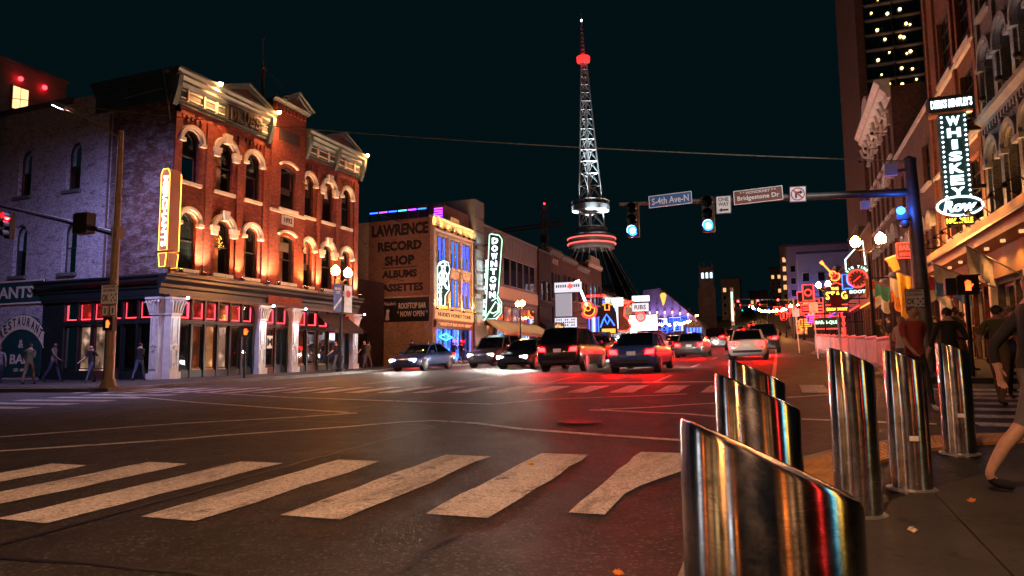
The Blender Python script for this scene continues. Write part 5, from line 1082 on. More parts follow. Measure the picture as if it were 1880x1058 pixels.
# lower brick house, red light
hl = [rect(36.6 + k * 3.1, 38.2 + k * 3.1, 9.4, 11.5) for k in range(3)] + [arch_poly(36.5 + k * 1.5, 37.3 + k * 1.5, 5.6, 7.4, .4) for k in range(6)]; shop = [rect(36 + k * 1.95, 37.7 + k * 1.95, 1.4, 3.9) for k in range(5)]
w2, _ = right_front('brick_building', 'lower brick front bathed in red light beyond the big bar sign', 35.66, 46.0, 12.85, 'brick_brown', hl + shop, 16, capmat='stone_trim')
for h in hl[:3]: window(w2, FRt, h[0][0], h[1][0], h[0][1], h[2][1], 0, 'dark_paint', 'glass_dark', None, .2, 'stone_trim', (1, 1), .06)
for h in hl[3:]: window(w2, FRt, h[0][0], h[1][0], 5.6, 7.4, .4, 'dark_paint', 'glass_clear', 'room_red', .2, None, (0, 1), .05, 0, 'plain', 'stone_trim')
for h in shop: window(w2, FRt, h[0][0], h[1][0], 1.4, 3.9, 0, 'maroon_paint', 'glass_clear', 'room_hot', .2, None, (0, 0), .07)
bx('fascia', 'maroon_paint', w2, FRt, 35.7, 45.9, 4.2, 5.2, 0, .5)
for u in (36.3, 38.5, 41, 43.5): bx('neon_strip', 'neon_red', w2, FRt, u, u + 1.6, 5.24, 5.3, .3, .36)
# tall ornate house
hl = [arch_poly(47 + k * 2.2, 48.2 + k * 2.2, v, v + 2, .6) for v in (6.5, 10.2, 13.6) for k in range(5)]; shop = [rect(46.6 + k * 2.2, 48.4 + k * 2.2, 1.9, 4.6) for k in range(5)]
w3, _ = right_front('brick_building', 'tall dark brick house with a white curled cornice on the right', 46.06, 58.0, 17.6, 'brick_brown', hl + shop, 16)
for h in hl: window(w3, FRt, h[0][0], h[1][0], h[0][1], h[0][1] + 2, .6, 'dark_paint', 'glass_dark', None, .2, 'stone_trim', (0, 1), .06, 0, 'plain', 'stone_trim')
for h in shop: window(w3, FRt, h[0][0], h[1][0], 1.9, 4.6, 0, 'maroon_paint', 'glass_clear', 'room_orange', .2, None, (0, 0), .07)
cornice(w3, FRt, 46.0, 58.1, [(0, 16.9), (.2, 16.9), (.3, 17.2), (.6, 17.5), (.6, 17.7), (.85, 17.95), (.85, 18.1), (0, 18.1)], 'stone_trim')
MB().prism(FRt, [(51.2, 18.1), (57.6, 18.1), (57.3, 18.7), (56.4, 18.9), (55.8, 19.7), (55.0, 20.0), (54.0, 19.9), (53.2, 19.6), (52.6, 18.8), (51.6, 18.6)], -.3, .5).build('cornice_crest', 'stone_trim', w3)
for k in range(9): MB().tube([FRt.p(46.6 + k * 1.35, 16.2, .1), FRt.p(46.6 + k * 1.35, 16.3, .4), FRt.p(46.6 + k * 1.35, 16.85, .55)], .11, 6).build('scroll_bracket', 'stone_trim', w3)
for u in (48, 51.5, 55): flood(w3, FRt, u, 15.4, .9, 16, (1, .55, .42), (0, 2.4, -.3), 110)
# run of low bars
rd = [(58.05, 66, 11.2, 'brick_brown', 'room_hot', 'low brick bar front behind the stag sign'), (66.05, 75, 12.4, 'brick_dark', 'room_red', 'dark brick bar front glowing red at street level'), (75.05, 88, 10.5, 'brick_brown', 'room_hot', 'brown brick bar front below the lamp-dotted tower'), (88.05, 104, 11.5, 'brick_dark', 'room_purple', 'dark front with violet shop light further up on the right')]
for i, (y0, y1, top, mat, rm, lab) in enumerate(rd):
    n = 4; hl = [rect(y0 + .6 + k * (y1 - y0 - 1) / n, y0 + .6 + k * (y1 - y0 - 1) / n + 1.3, gz(7, y0) + 5.2, gz(7, y0) + 7.4) for k in range(n)]; sh = [rect(y0 + .5 + k * (y1 - y0 - 1) / n, y0 + .3 + (k + 1) * (y1 - y0 - 1) / n, gz(7, y0) + .5, gz(7, y0) + 3.2) for k in range(n)]
    o, F = right_front('bar_building', lab, y0, y1, top, mat, hl + sh, 12, XR + road_shift(y0), 'dark_concrete')
    for h in hl: window(o, F, h[0][0], h[1][0], h[0][1], h[2][1], 0, 'dark_paint', 'glass_clear' if i % 2 == 0 else 'glass_dark', 'room_dim' if i % 2 == 0 else None, .2, None, (0, 1), .06)
    for h in sh: window(o, F, h[0][0], h[1][0], h[0][1], h[2][1], 0, 'maroon_paint', 'glass_clear', rm, .2, None, (0, 0), .07)
    bx('fascia', 'maroon_paint', o, F, y0 + .05, y1 - .05, gz(7, y0) + 3.5, gz(7, y0) + 4.4, 0, .3); bx('neon_strip', ('neon_orange', 'neon_red', 'neon_pink', 'neon_purple')[i], o, F, y0 + .2, y1 - .2, gz(7, y0) + 3.4, gz(7, y0) + 3.47, .25, .32)
# lamp-dotted tower
ht = thing('hotel_tower', (17, 85, 2), 'dark tower with rows of starry warm lights, top right', 'tower'); FHt = Fr((0, 76, 0), (1, 0, 0), (0, -1, 0))
bx('wall', 'brick_dark', ht, WORLD, 9.4, 26, 2, 52, 76.3, 95)
bx('edge_pier', 'brick_brown', ht, FHt, 8.75, 9.5, 12, 52, -19, .25)
for j in range(16): bx('floor_slab', 'dark_concrete', ht, FHt, 9.5, 26, 27.3 + j * 1.6, 27.45 + j * 1.6, -.3, .15)
for i in range(7): bx('mullion', 'black_iron', ht, FHt, 9.5 + i * 2.6, 9.62 + i * 2.6, 27.6, 51, -.28, .1)
for j in range(15):
    for i in range(5):
        u = 9.7 + i * 2.6
        bx('pane', 'glass_dark', ht, FHt, u - .06, u + 2.38, 27.46 + j * 1.6, 28.88 + j * 1.6, -.29, -.26)
        for q in range(2):
            if rnd.random() < .7: MB().ball(FHt.p(u + rnd.uniform(.2, 2.1), 27.8 + j * 1.6 + rnd.uniform(0, .8), -.1), rnd.uniform(.08, .15), 8, 5).build('lamp', 'bulb_warm', ht)
# violet-lit blocks further up on the right
pb = block('violet_building', 'tall block washed violet, far right side of the street', 2.9, 24, 200, 225, 4, 30.5, 'grey_panel', 8, seed=11)
for x in (3.4, 6.5, 10, 14): spot(pb, (x, 197.8, 12), (x, 200, 24), 800, (.30, .14, 1), R(110), .9, .4); bx('floodlight', 'black_iron', pb, WORLD, x - .2, x + .2, 11.4, 11.9, 197.6, 200)
bb2 = block('blue_building', 'narrow blue-lit block in front of the violet one', 4.2, 14, 150, 162, 3, 21.5, 'grey_panel', 14, seed=12)
for x in (4.6, 6.5): spot(bb2, (x, 147.6, 7), (x, 150, 15), 1500, (.08, .22, 1), R(110), .9, .3); bx('floodlight', 'black_iron', bb2, WORLD, x - .15, x + .15, 6.5, 6.9, 147.4, 150)
spot(bb2, (1.8, 153, 7), (4.2, 154, 14), 2600, (.06, .18, 1), R(120), .9, .3); bx('floodlight', 'black_iron', bb2, WORLD, 1.6, 4.2, 6.5, 6.9, 152.8, 153.1)
gy = block('grey_building', 'far grey block rising behind the violet one', 1.5, 9, 262, 276, 8, 40, 'dark_concrete', 25, seed=13)
o = block('corner_shop', 'small shop with an orange lit window up the right side', 2.0, 9, 118, 128, 3, 9.5, 'brick_brown', 60, 'window_lit', seed=14); bx('shop_window', 'room_hot', o, Fr((0, 118, 0), (1, 0, 0), (0, -1, 0)), 2.3, 4.2, 4.4, 6.4, .08, .12); bx('fascia', 'blue_fascia', o, Fr((0, 118, 0), (1, 0, 0), (0, -1, 0)), 2.0, 6, 7.2, 8.4, .0, .3)
# ---- signs on the right
ws = thing('bar_sign', (6.1, 27.4, 5.6), 'tall vertical whiskey bar sign with white neon letters and bulb borders', 'sign'); FW = Fr((0, 27.35, 0), (1, 0, 0), (0, -1, 0))
bx('cap_box', 'sign_black', ws, FW, 5.32, 6.68, 9.80, 10.36, -.5, 0.04); bx('cap_soffit', 'sign_orange_box', ws, FW, 5.36, 6.64, 9.72, 9.797, -.46, 0); bx('sign_box', 'sign_teal', ws, FW, 5.60, 6.44, 6.45, 9.715, -.42, 0)
lettering(ws, FW, "DIERKS BENTLEY'S", 6.0, 10.08, .04, 'neon_white', height=.3, width=1.24, bold=.02, depth=.03)
stacked(ws, FW, 'WHISKEY', lambda k: (6.02, 9.44 - k * .425), 0, 'neon_white', .33, .40, .035, .04)
for u in (5.67, 6.37):
    for k in range(17): MB().ball(FW.p(u, 6.75 + k * .178, .03), .036, 8, 5).build('bulb', 'bulb_white', ws)
el = [(6.01 + .68 * math.cos(2 * math.pi * q / 36), 6.38 + .33 * math.sin(2 * math.pi * q / 36)) for q in range(36)]
MB().prism(FW, el, .002, .10).build('oval', 'sign_teal', ws); nb = MB(); neon_path(nb, FW, el, .036, .13, True, 6); nb.build('oval_neon', 'neon_white', ws); lettering(ws, FW, 'Row', 6.01, 6.38, .10, 'neon_white', height=.40, width=1.0, shear=.25, bold=.035, depth=.04)
bx('name_plate', 'sign_black', ws, FW, 5.56, 6.42, 5.74, 6.02, -.1, .06); lettering(ws, FW, 'NASHVILLE', 5.99, 5.88, .06, 'neon_yellow', height=.19, width=.78, bold=.03, depth=.02)
for v in (9.1, 7.0): bx('sign_bracket', 'black_iron', ws, FW, 6.44, 7.0, v, v + .14, -.28, -.14)
bs = thing('neon_sign', (5.3, 33, 5.3), 'red neon sports grill box sign behind the signal pole', 'sign'); FB2 = Fr((0, 33, 0), (1, 0, 0), (0, -1, 0))
bx('sign_box', 'maroon_paint', bs, FB2, 4.85, 5.85, 5.35, 6.05, -.3, 0); nb = MB(); neon_path(nb, FB2, [(4.87, 5.37), (5.83, 5.37), (5.83, 6.03), (4.87, 6.03)], .022, .02, True); nb.build('neon_tube', 'neon_red', bs); mbt = MB(); put_text(mbt, FB2, "BAILEY'S", 5.35, 5.82, 0, height=.2, width=.78, bold=.03, depth=.02); put_text(mbt, FB2, 'SPORTS GRILLE', 5.35, 5.53, 0, height=.13, width=.78, bold=.02, depth=.02); mbt.build('lettering', 'neon_red', bs); bx('sign_bracket', 'black_iron', bs, FB2, 5.85, 7, 5.7, 5.76, -.2, -.1)
cup = thing('cup_sign', (4.75, 33.5, 4.8), 'orange drinking cup shaped sign hanging by the red neon box', 'sign'); FCp = Fr((4.78, 33.4, 5.2), (.94, 0, .34), (0, -1, 0), (-.34, 0, .94)); MB().prism(FCp, [(-.13, -.32), (.13, -.32), (.20, .28), (-.20, .28)], -.26, 0).build('cup', 'flag_orange', cup); bx('rim', 'cream_paint', cup, FCp, -.22, .22, .28, .34, -.29, .03); MB().tube([(4.8, 33.5, 5.6), (7, 33.5, 5.9)], .025, 5).build('hanger', 'black_iron', cup)
spot(cup, (4.6, 32.4, 5.0), (4.78, 33.4, 5.2), 3, (1, .5, .2), R(80))
bt2 = thing('neon_sign', (4.6, 48, 5.3), 'round red neon clock sign with a blue boot and white lettering', 'sign'); FBT = Fr((0, 48, 0), (1, 0, 0), (0, -1, 0))
MB().disc(FBT, 4.78, 6.05, .58, -.3, 0, 28).build('clock_face', 'maroon_paint', bt2); nb = MB(); neon_path(nb, FBT, [(4.78 + .55 * math.cos(2 * math.pi * q / 32), 6.05 + .55 * math.sin(2 * math.pi * q / 32)) for q in range(32)], .05, .03, True); neon_path(nb, FBT, [(4.55, 5.85), (4.95, 6.2)], .02, .03)
for q in range(12): a = math.pi * q / 6; nb.box(FBT, 4.78 + .42 * math.cos(a) - .02, 4.78 + .42 * math.cos(a) + .02, 6.05 + .42 * math.sin(a) - .02, 6.05 + .42 * math.sin(a) + .02, 0, .02)
nb.build('neon_tube', 'neon_red', bt2); boot = [(3.9, 6.35), (4.18, 6.35), (4.16, 5.9), (4.25, 5.7), (4.5, 5.55), (4.48, 5.42), (4.1, 5.45), (4.0, 5.38), (3.9, 5.38)]
MB().prism(FBT, boot, -.25, 0).build('boot', 'blue_fascia', bt2); nb = MB(); neon_path(nb, FBT, boot, .035, .03, True); nb.build('neon_tube', 'neon_blue', bt2)
mbt = MB()
for k, ch_ in enumerate('BIG TIME'):
    if ch_ != ' ': a = R(140 - 100 * (k / 7)); put_text(mbt, FBT, ch_, 4.78 + .74 * math.cos(a), 6.05 + .76 * math.sin(a), 0, height=.17, bold=.04, rot=a - math.pi / 2, depth=.03)
put_text(mbt, FBT, 'BOOTS', 4.82, 5.22, 0, height=.22, width=1.05, bold=.05, depth=.03); mbt.build('lettering', 'neon_green', bt2); nb = MB(); neon_path(nb, FBT, [(4.15, 6.65), (4.15, 7.3), (5.2, 8.45), (5.28, 6.9)], .04, .03); nb.build('roof_outline', 'neon_white', bt2); bx('sign_bracket', 'black_iron', bt2, FBT, 5.3, 7, 6, 6.08, -.2, -.1); bx('back_panel', 'sign_black', bt2, FBT, 4.1, 5.3, 5.1, 6.9, -.28, -.2); MB().tube([FBT.p(4.2, 6.9, -.22), FBT.p(4.2, 7.3, -.22), FBT.p(5.2, 8.45, -.22), FBT.p(5.28, 6.8, -.22)], .04, 5).build('roof_frame', 'black_iron', bt2)
sg_ = thing('neon_sign', (4.3, 60, 2.6), 'orange neon stag sign with stacked red lettering below', 'sign'); FST = Fr((0, 60, 0), (1, 0, 0), (0, -1, 0))
MB().prism(FST, [(3.55, 4.6), (5.2, 4.6), (5.25, 6.5), (4.4, 6.9), (3.55, 6.5)], -.3, 0).build('sign_box', 'brown_paint', sg_); bx('sign_box', 'maroon_paint', sg_, FST, 4.5, 5.1, 2.6, 4.55, -.3, 0); mbt = MB(); put_text(mbt, FST, 'THE', 4.3, 6.5, 0, height=.22, bold=.03); put_text(mbt, FST, 'STAG', 4.4, 5.95, 0, height=.62, width=1.55, bold=.02); put_text(mbt, FST, 'BROADWAY', 4.4, 4.85, 0, height=.24, width=1.5, bold=.03); mbt.build('lettering', 'neon_yellow', sg_)
nb = MB(); neon_path(nb, FST, [(3.55, 6.6), (4.4, 6.98), (5.25, 6.6)], .04, .04); neon_path(nb, FST, [(3.6, 5.2), (5.2, 5.2)], .03, .04); nb.build('neon_tube', 'neon_red', sg_); stacked(sg_, FST, 'LIVES', lambda k: (4.8, 4.35 - k * .38), 0, 'neon_red', .32, .3, .03)
bx('sign_bracket', 'black_iron', sg_, FST, 5.2, 7, 5.6, 5.7, -.2, -.1)
bq = thing('neon_sign', (3.9, 66, 3.4), 'small green and red barbecue neon sign', 'sign'); FBQ = Fr((0, 66, 0), (1, 0, 0), (0, -1, 0)); bx('sign_box', 'sign_black', bq, FBQ, 2.9, 5.0, 3.5, 4.5, -.3, 0); lettering(bq, FBQ, 'BAR-B-QUE', 3.95, 4.05, 0, 'neon_green', height=.36, width=1.8, bold=.03); nb = MB(); neon_path(nb, FBQ, [(2.9, 3.5), (5, 3.5)], .04, .03); neon_path(nb, FBQ, [(2.9, 4.5), (5, 4.6)], .04, .03); nb.build('neon_tube', 'neon_red', bq); bx('sign_bracket', 'black_iron', bq, FBQ, 5, 7, 4, 4.1, -.2, -.1)
g2, _ = guitar_sign('guitar_sign', 'orange outlined neon guitar above the stag sign on the right', 4.35, 60.5, 7.6, .78, R(38), 'neon_orange', 'neon_red', 'brown_paint', 'neon_orange', .15); MB().tube([(4.4, 60.7, 7.6), (7, 60.7, 7.6)], .04, 5).build('hanger', 'black_iron', g2)
g3_, _ = guitar_sign('guitar_sign', 'small pink neon guitar deep in the right-hand row', 3.4, 84, 5.6, .8, R(-10), 'neon_pink', 'neon_orange', 'maroon_paint', 'neon_red', .15); MB().tube([(3.5, 84.2, 5.7), (7, 84.2, 5.7)], .04, 5).build('hanger', 'black_iron', g3_)
for i, (y, x0, x1, z0, z1, mt, lab) in enumerate(((72, 3.3, 4.6, 5.0, 6.2, 'neon_red', 'small red neon box above the far right pavement'), (78, 2.8, 4.1, 4.6, 5.3, 'neon_pink', 'pink neon panel up the right side'), (92, 3.0, 4.8, 6.0, 8.0, 'neon_red', 'tall red neon panel on the violet bar front'), (97, 2.6, 4.0, 4.9, 5.8, 'neon_orange', 'orange neon panel far up the right pavement'))):
    o = thing('neon_sign', ((x0 + x1) / 2, y, z0), lab, 'sign'); F = Fr((0, y, 0), (1, 0, 0), (0, -1, 0)); bx('sign_box', 'sign_black', o, F, x0, x1, z0, z1, -.25, 0); nb = MB(); neon_path(nb, F, [(x0, z0), (x1, z0), (x1, z1), (x0, z1)], .05, .03, True)
    for k in range(3): nb.box(F, x0 + .2, x1 - .2 - .15 * k, z0 + (z1 - z0) * (.2 + .25 * k), z0 + (z1 - z0) * (.3 + .25 * k), 0, .03)
    nb.build('neon_tube', mt, o); bx('sign_bracket', 'black_iron', o, F, x1, 7.2, (z0 + z1) / 2, (z0 + z1) / 2 + .08, -.2, -.1)
# flags on slanted poles
def flag(y, z, mat, label, w=1.1, h=1.5, mat2=None, xo=XR - .9, ph=0.0, s0=.42):
    t = thing('flag', (xo - .6, y, z - h), label, 'flag', 'flags along the right-hand shopfronts'); a = Vector((XR - .1, y, z - .5)); b = Vector((xo - .75, y - .15, z + .45))
    MB().tube([a, b], .025, 6).build('flag_pole', 'galvanised', t); d = (b - a); mb = MB(); nu, nv = 9, 9
    P = []
    for j in range(nv + 1):
        for i in range(nu + 1):
            s_ = s0 + (.98 - s0) * i / nu; p = a + d * s_; v = j / nv; sag = v * h * (.85 + .15 * math.sin(i * .9 + ph)); P.append(p + Vector((.10 * math.sin(i * 1.3 + ph) * v, .16 * math.sin(i * 1.1 + v * 2 + ph) * (v + .1), -sag)))
    mb.add(P, []); 
    for j in range(nv):
        for i in range(nu): mb.cur = 1 if mat2 and (j > nv * .45) else 0; q = j * (nu + 1) + i; mb.Fc.append((q, q + 1, q + nu + 2, q + nu + 1)); mb.mi.append(mb.cur)
    mb.build('cloth', [mat, mat2] if mat2 else mat, t, True); return t
flag(24.8, 4.2, 'flag_white', 'sheer white flag nearest the camera on the right shopfronts', 1, .9, None, XR - .75, .4, .5); flag(27.4, 4.0, 'flag_white', 'blue and white flag hanging below the big bar sign', 1, 1.1, 'flag_blue', XR - 1.2, 1); flag(30.5, 4.1, 'flag_red', 'red and white flag just beyond the blue one', 1, 1.1, 'flag_white', XR - 1.2, 2); flag(33.5, 4.4, 'flag_yellow', 'long yellow flag beside the signal pole', 1, 2.0, None, XR - 1.45, 3, .72); flag(35.8, 4.4, 'flag_white', 'white and orange team flag left of the yellow one', 1, 1.5, 'flag_orange', XR - 1.4, 4, .72); flag(38.5, 4.4, 'flag_green', 'pale green flag farther along the right shopfronts', 1, 1.4, 'flag_white', XR - 1.7, 5, .7); flag(41.5, 4.9, 'flag_red', 'small red and white striped flag under the clock sign', 1, 1.0, 'flag_white', XR - 1.6, 6, .6); flag(44.5, 5.3, 'flag_orange', 'orange flag farthest up the right shopfronts', 1, 1.2, None, XR - 1.5, 7, .65)
# near-side block behind the camera: added for the steel posts to mirror
nbk = thing('near_building', (13, -4, 0), 'brick bar block behind the viewpoint with coloured glowing panels added for reflections', 'building'); FNB = Fr((7.5, 0, 0), (0, 1, 0), (-1, 0, 0))
bx('wall', 'brick_brown', nbk, FNB, -26, 4.6, -1.5, 12, -12, 0)
for i, (u0, u1, v0, v1, mt) in enumerate(((2.1, 2.75, .9, 3.4, 'neon_yellow'), (1.35, 1.9, .9, 3.4, 'neon_green'), (1.0, 1.3, .9, 2.9, 'neon_cyan'), (-1.6, -1.2, .7, 3.2, 'neon_red'), (-6.2, -5.6, .7, 3.4, 'window_lit'), (-9.5, -8.3, .4, 3.2, 'window_lit'), (-14, -12.5, .4, 3.4, 'neon_orange'))): bx('reflection_panel', mt, nbk, FNB, u0, u1, v0, v1, .02, .08)  # glowing panels set as coloured stripes for the posts' reflections
for k in range(4): bx('shop_window', 'room_warm', nbk, FNB, -22 + k * 3.2, -20.4 + k * 3.2, .2, 3.0, .01, .03)

# many more small signs up the hill
_cn = (('neon_red', 'red'), ('neon_orange', 'orange'), ('neon_pink', 'pink'), ('neon_blue', 'blue'), ('neon_cyan', 'cyan'), ('neon_purple', 'violet'), ('neon_yellow', 'yellow'))
_r9 = random.Random(9)
for i in range(34):
    left = i % 2; k = i // 2; y = (142 + k * 6.5) if left else (68 + k * 7.5); g = gz(-24 if left else 4, y); c_ = _cn[(i * 3 + k) % 7]
    w_ = _r9.uniform(.9, 2.2); h_ = _r9.uniform(.6, 2.4); z0 = g + _r9.uniform(2.6, 5.5); x0 = (-23.6 + road_shift(y) if left else 2.6 + _r9.uniform(0, 1.6) + road_shift(y)); F = Fr((0, y, 0), (1, 0, 0), (0, -1, 0))
    o = thing('neon_sign', (x0 + w_ / 2, y, z0), ('nearest', 'second', 'third', 'fourth', 'fifth', 'sixth', 'seventh', 'eighth', 'ninth', 'tenth', 'eleventh', 'twelfth', 'thirteenth', 'fourteenth', 'fifteenth', 'sixteenth', 'farthest')[k] + ' small ' + c_[1] + ' neon sign up the ' + ('left' if left else 'right') + ' side of the hill', 'sign', 'small neon signs up the hill')
    bx('sign_box', 'sign_black', o, F, x0, x0 + w_, z0, z0 + h_, -.2, 0); nb = MB(); neon_path(nb, F, [(x0, z0), (x0 + w_, z0), (x0 + w_, z0 + h_), (x0, z0 + h_)], .06, .03, True); kd = i % 4 if i > 3 else 3 - i; cx_, cz_ = x0 + w_ / 2, z0 + h_ / 2
    if kd == 0: nb.box(F, x0 + .15, x0 + w_ - .15, z0 + h_ * .3, z0 + h_ * .45, 0, .03); nb.box(F, x0 + .15, x0 + w_ * .75, z0 + h_ * .6, z0 + h_ * .75, 0, .03)
    elif kd == 1: neon_path(nb, F, [(cx_ + .32 * min(w_, h_) * math.cos(R(30 * q)), cz_ + .32 * min(w_, h_) * math.sin(R(30 * q))) for q in range(12)], .05, .03, True)
    elif kd == 2:
        for q in range(5): nb.box(F, cx_ - .14, cx_ + .14, z0 + h_ * (.1 + .18 * q), z0 + h_ * (.1 + .18 * q) + .09, 0, .03)
    else: neon_path(nb, F, [(x0 + .2, cz_ + h_ * .1), (cx_, cz_ + h_ * .1), (cx_, cz_ + h_ * .3), (x0 + w_ - .15, cz_), (cx_, cz_ - h_ * .3), (cx_, cz_ - h_ * .1), (x0 + .2, cz_ - h_ * .1)], .045, .03, True)
    nb.build('neon_tube', c_[0], o); bx('sign_bracket', 'black_iron', o, F, x0 + w_ if not left else x0 - 3, x0 + w_ + 3 if not left else x0, z0 + h_ / 2, z0 + h_ / 2 + .08, -.15, -.08)
# block across the street behind the viewpoint, added for the posts to mirror
nb2 = thing('near_building', (-33, -12, 0), 'lit shop block across the street behind the viewpoint, glowing panels added for reflections', 'building'); FN2 = Fr((-26.5, 0, 0), (0, 1, 0), (1, 0, 0))
bx('wall', 'brick_brown', nb2, FN2, -45, 4, -1.5, 12, -12, 0)
for i, (u0, u1, v0, v1, mt) in enumerate(((1, 3.4, .5, 4, 'screen_white'), (-3, -1.8, .5, 4.5, 'neon_orange'), (-9, -5, .3, 4, 'window_lit'), (-14, -11, .3, 4, 'window_yellow'), (-22, -19, 0, 4, 'window_lit'), (-29, -26, -.2, 4, 'screen_white'), (-38, -35.5, -.2, 4, 'neon_orange'))): bx('reflection_panel', mt, nb2, FN2, u0, u1, v0, v1, .02, .08)
# ------------------------------------------------------------------ street furniture
# slant-topped steel posts
def bollard(x, y, h, label):
    g = gz(x, y) + .03; t = thing('bollard', (x, y, g), label, 'bollard', 'slant-topped steel bollards round the corner'); k = 64; r = .155; sl = .145 / .31
    base = gz(x, y) - g; top = lambda a, rr: h - .07 - sl * rr * math.cos(a - R(15))
    mb = MB(); zs = [-.25, .0, .15, .4, .65]; V = []; c = Vector((x, y, g))
    for z in zs: V += [c + Vector((r * math.cos(2 * math.pi * q / k), r * math.sin(2 * math.pi * q / k), z)) for q in range(k)]
    V += [c + Vector((r * math.cos(2 * math.pi * q / k), r * math.sin(2 * math.pi * q / k), top(2 * math.pi * q / k, r) - .012)) for q in range(k)]
    V += [c + Vector(((r - .003) * math.cos(2 * math.pi * q / k), (r - .003) * math.sin(2 * math.pi * q / k), top(2 * math.pi * q / k, r - .003) - .003)) for q in range(k)]
    V += [c + Vector(((r - .012) * math.cos(2 * math.pi * q / k), (r - .012) * math.sin(2 * math.pi * q / k), top(2 * math.pi * q / k, r - .012))) for q in range(k)]
    n = len(zs) + 3; mb.add(V, [(i * k + q, i * k + (q + 1) % k, (i + 1) * k + (q + 1) % k, (i + 1) * k + q) for i in range(n - 1) for q in range(k)]); mb.build('post', 'brushed_steel', t, True)
    mb = MB(); mb.add([c + Vector(((r - .012) * math.cos(2 * math.pi * q / k), (r - .012) * math.sin(2 * math.pi * q / k), top(2 * math.pi * q / k, r - .012) - .0015)) for q in range(k)], [tuple(range(k))]); mb.build('cap', 'brushed_steel', t)
    MB().lathe(c - Vector((0, 0, .012)), [(r + .035, 0), (r + .035, .012), (r + .012, .02), (r + .002, .022)], 40).build('collar', 'galvanised', t)
    return t
bollard(-.03, 1.36, 1.16, 'nearest steel bollard, cut off by the bottom of the picture'); bollard(-.09, 2.82, 1.16, 'steel bollard second nearest, on the kerb line'); bollard(-.13, 4.2, 1.16, 'short-looking steel bollard third along the kerb line'); b3 = bollard(.48, 5.62, 1.19, 'steel bollard where the kerb starts to curve'); b4 = bollard(.97, 6.6, 1.14, 'steel bollard with a sticker, second from the right'); b5 = bollard(1.72, 8.55, 1.16, 'steel bollard farthest right by the tactile strip')
for t, dz in ((b4, .42), (b5, .40)):
    x, y, z = t.location; d = Vector((-x, -y, 0)).normalized(); s_ = Vector((-d.y, d.x, 0)); mb = MB()
    P = []
    for q in range(5): a = (q - 2) * .11 + .25; v = d * math.cos(a) + s_ * math.sin(a); P += [Vector((x, y, z + dz - .02)) + v * .1565, Vector((x, y, z + dz + .02)) + v * .1565]
    mb.add(P, [(2 * q, 2 * q + 2, 2 * q + 3, 2 * q + 1) for q in range(4)]); mb.build('sticker', 'sign_white', t)
# twin-globe street lamps
def lamp_proto(label):
    t = thing('street_lamp', (0, 0, 0), label, 'street lamp', 'twin globe street lamps', True); F = WORLD
    MB().lathe((0, 0, 0), [(.24, 0), (.24, .12), (.17, .2), (.15, .75), (.10, .85), (.075, 1.2), (.06, 4.35), (.08, 4.4), (.05, 4.5)], 12).build('post', 'black_iron', t, True)
    mb = MB(); mb.tube([(0, 0, 4.4), (0, .25, 4.62), (0, .48, 4.58), (0, .52, 4.72)], .03, 6); mb.tube([(0, 0, 4.4), (0, -.25, 4.62), (0, -.48, 4.58), (0, -.52, 4.72)], .03, 6)
    for s_ in (-.52, .52): mb.lathe((0, s_, 4.7), [(.05, 0), (.11, .05), (.11, .08)], 10)
    mb.build('arm', 'black_iron', t, True)
    for s_ in (-.52, .52): o = MB().lathe((0, s_, 4.78), [(.10, 0), (.18, .08), (.21, .2), (.18, .32), (.10, .42), (.03, .48)], 12).build('globe', 'lamp_globe', t, True)
    return t
LP = lamp_proto('lit twin globe street lamp in front of the red brick building')
def place_lamp(x, y, label, rz=0, scale=1.0, first=False, far=False):
    t = LP if first else copy_tree(LP); t.location = (x, y, gz(x, y) + (.13 if abs(x) > 3 else .03)); t.rotation_euler.z = rz; t['label'] = label; t.scale = (scale,) * 3
    return t
place_lamp(-21.6, 30.4, 'lit twin globe street lamp in front of the red brick building', 0, 1.06, True)
place_lamp(-21.6, 57.4, 'lit twin globe street lamp by the club awning on the left', R(45)); place_lamp(-21.8, 95, 'lit street lamp in front of the neon row on the left', R(30)); place_lamp(-22.6, 128, 'lit street lamp near the white video screens', R(30))
place_lamp(3.7, 32.3, 'bright lit street lamp beside the flags on the right', R(60), 1.0); place_lamp(3.6, 62, 'lit street lamp by the stag sign on the right', R(40)); place_lamp(2.9, 92, 'lit street lamp before the blue building on the right', R(40))
for i, (x, y) in enumerate(((-23.5, 160), (-25, 190), (-27, 220), (-29, 250), (-31, 285), (1.2, 130), (-1.0, 160), (-3.5, 190), (-6, 225), (-9, 262), (-22.4, 112), (-23, 144), (-24.3, 175), (-26, 205), (-28, 235), (2.3, 110), (.2, 145), (-2.2, 175), (-4.8, 208), (-7.5, 243))): place_lamp(x, y, ('first', 'third', 'fifth', 'seventh', 'ninth', 'first', 'third', 'fifth', 'seventh', 'ninth', 'second', 'fourth', 'sixth', 'eighth', 'last', 'second', 'fourth', 'sixth', 'eighth', 'last')[i] + ' of the small lit lamps far up the street on the ' + ('left' if x < -15 else 'right'), R(30 * i))
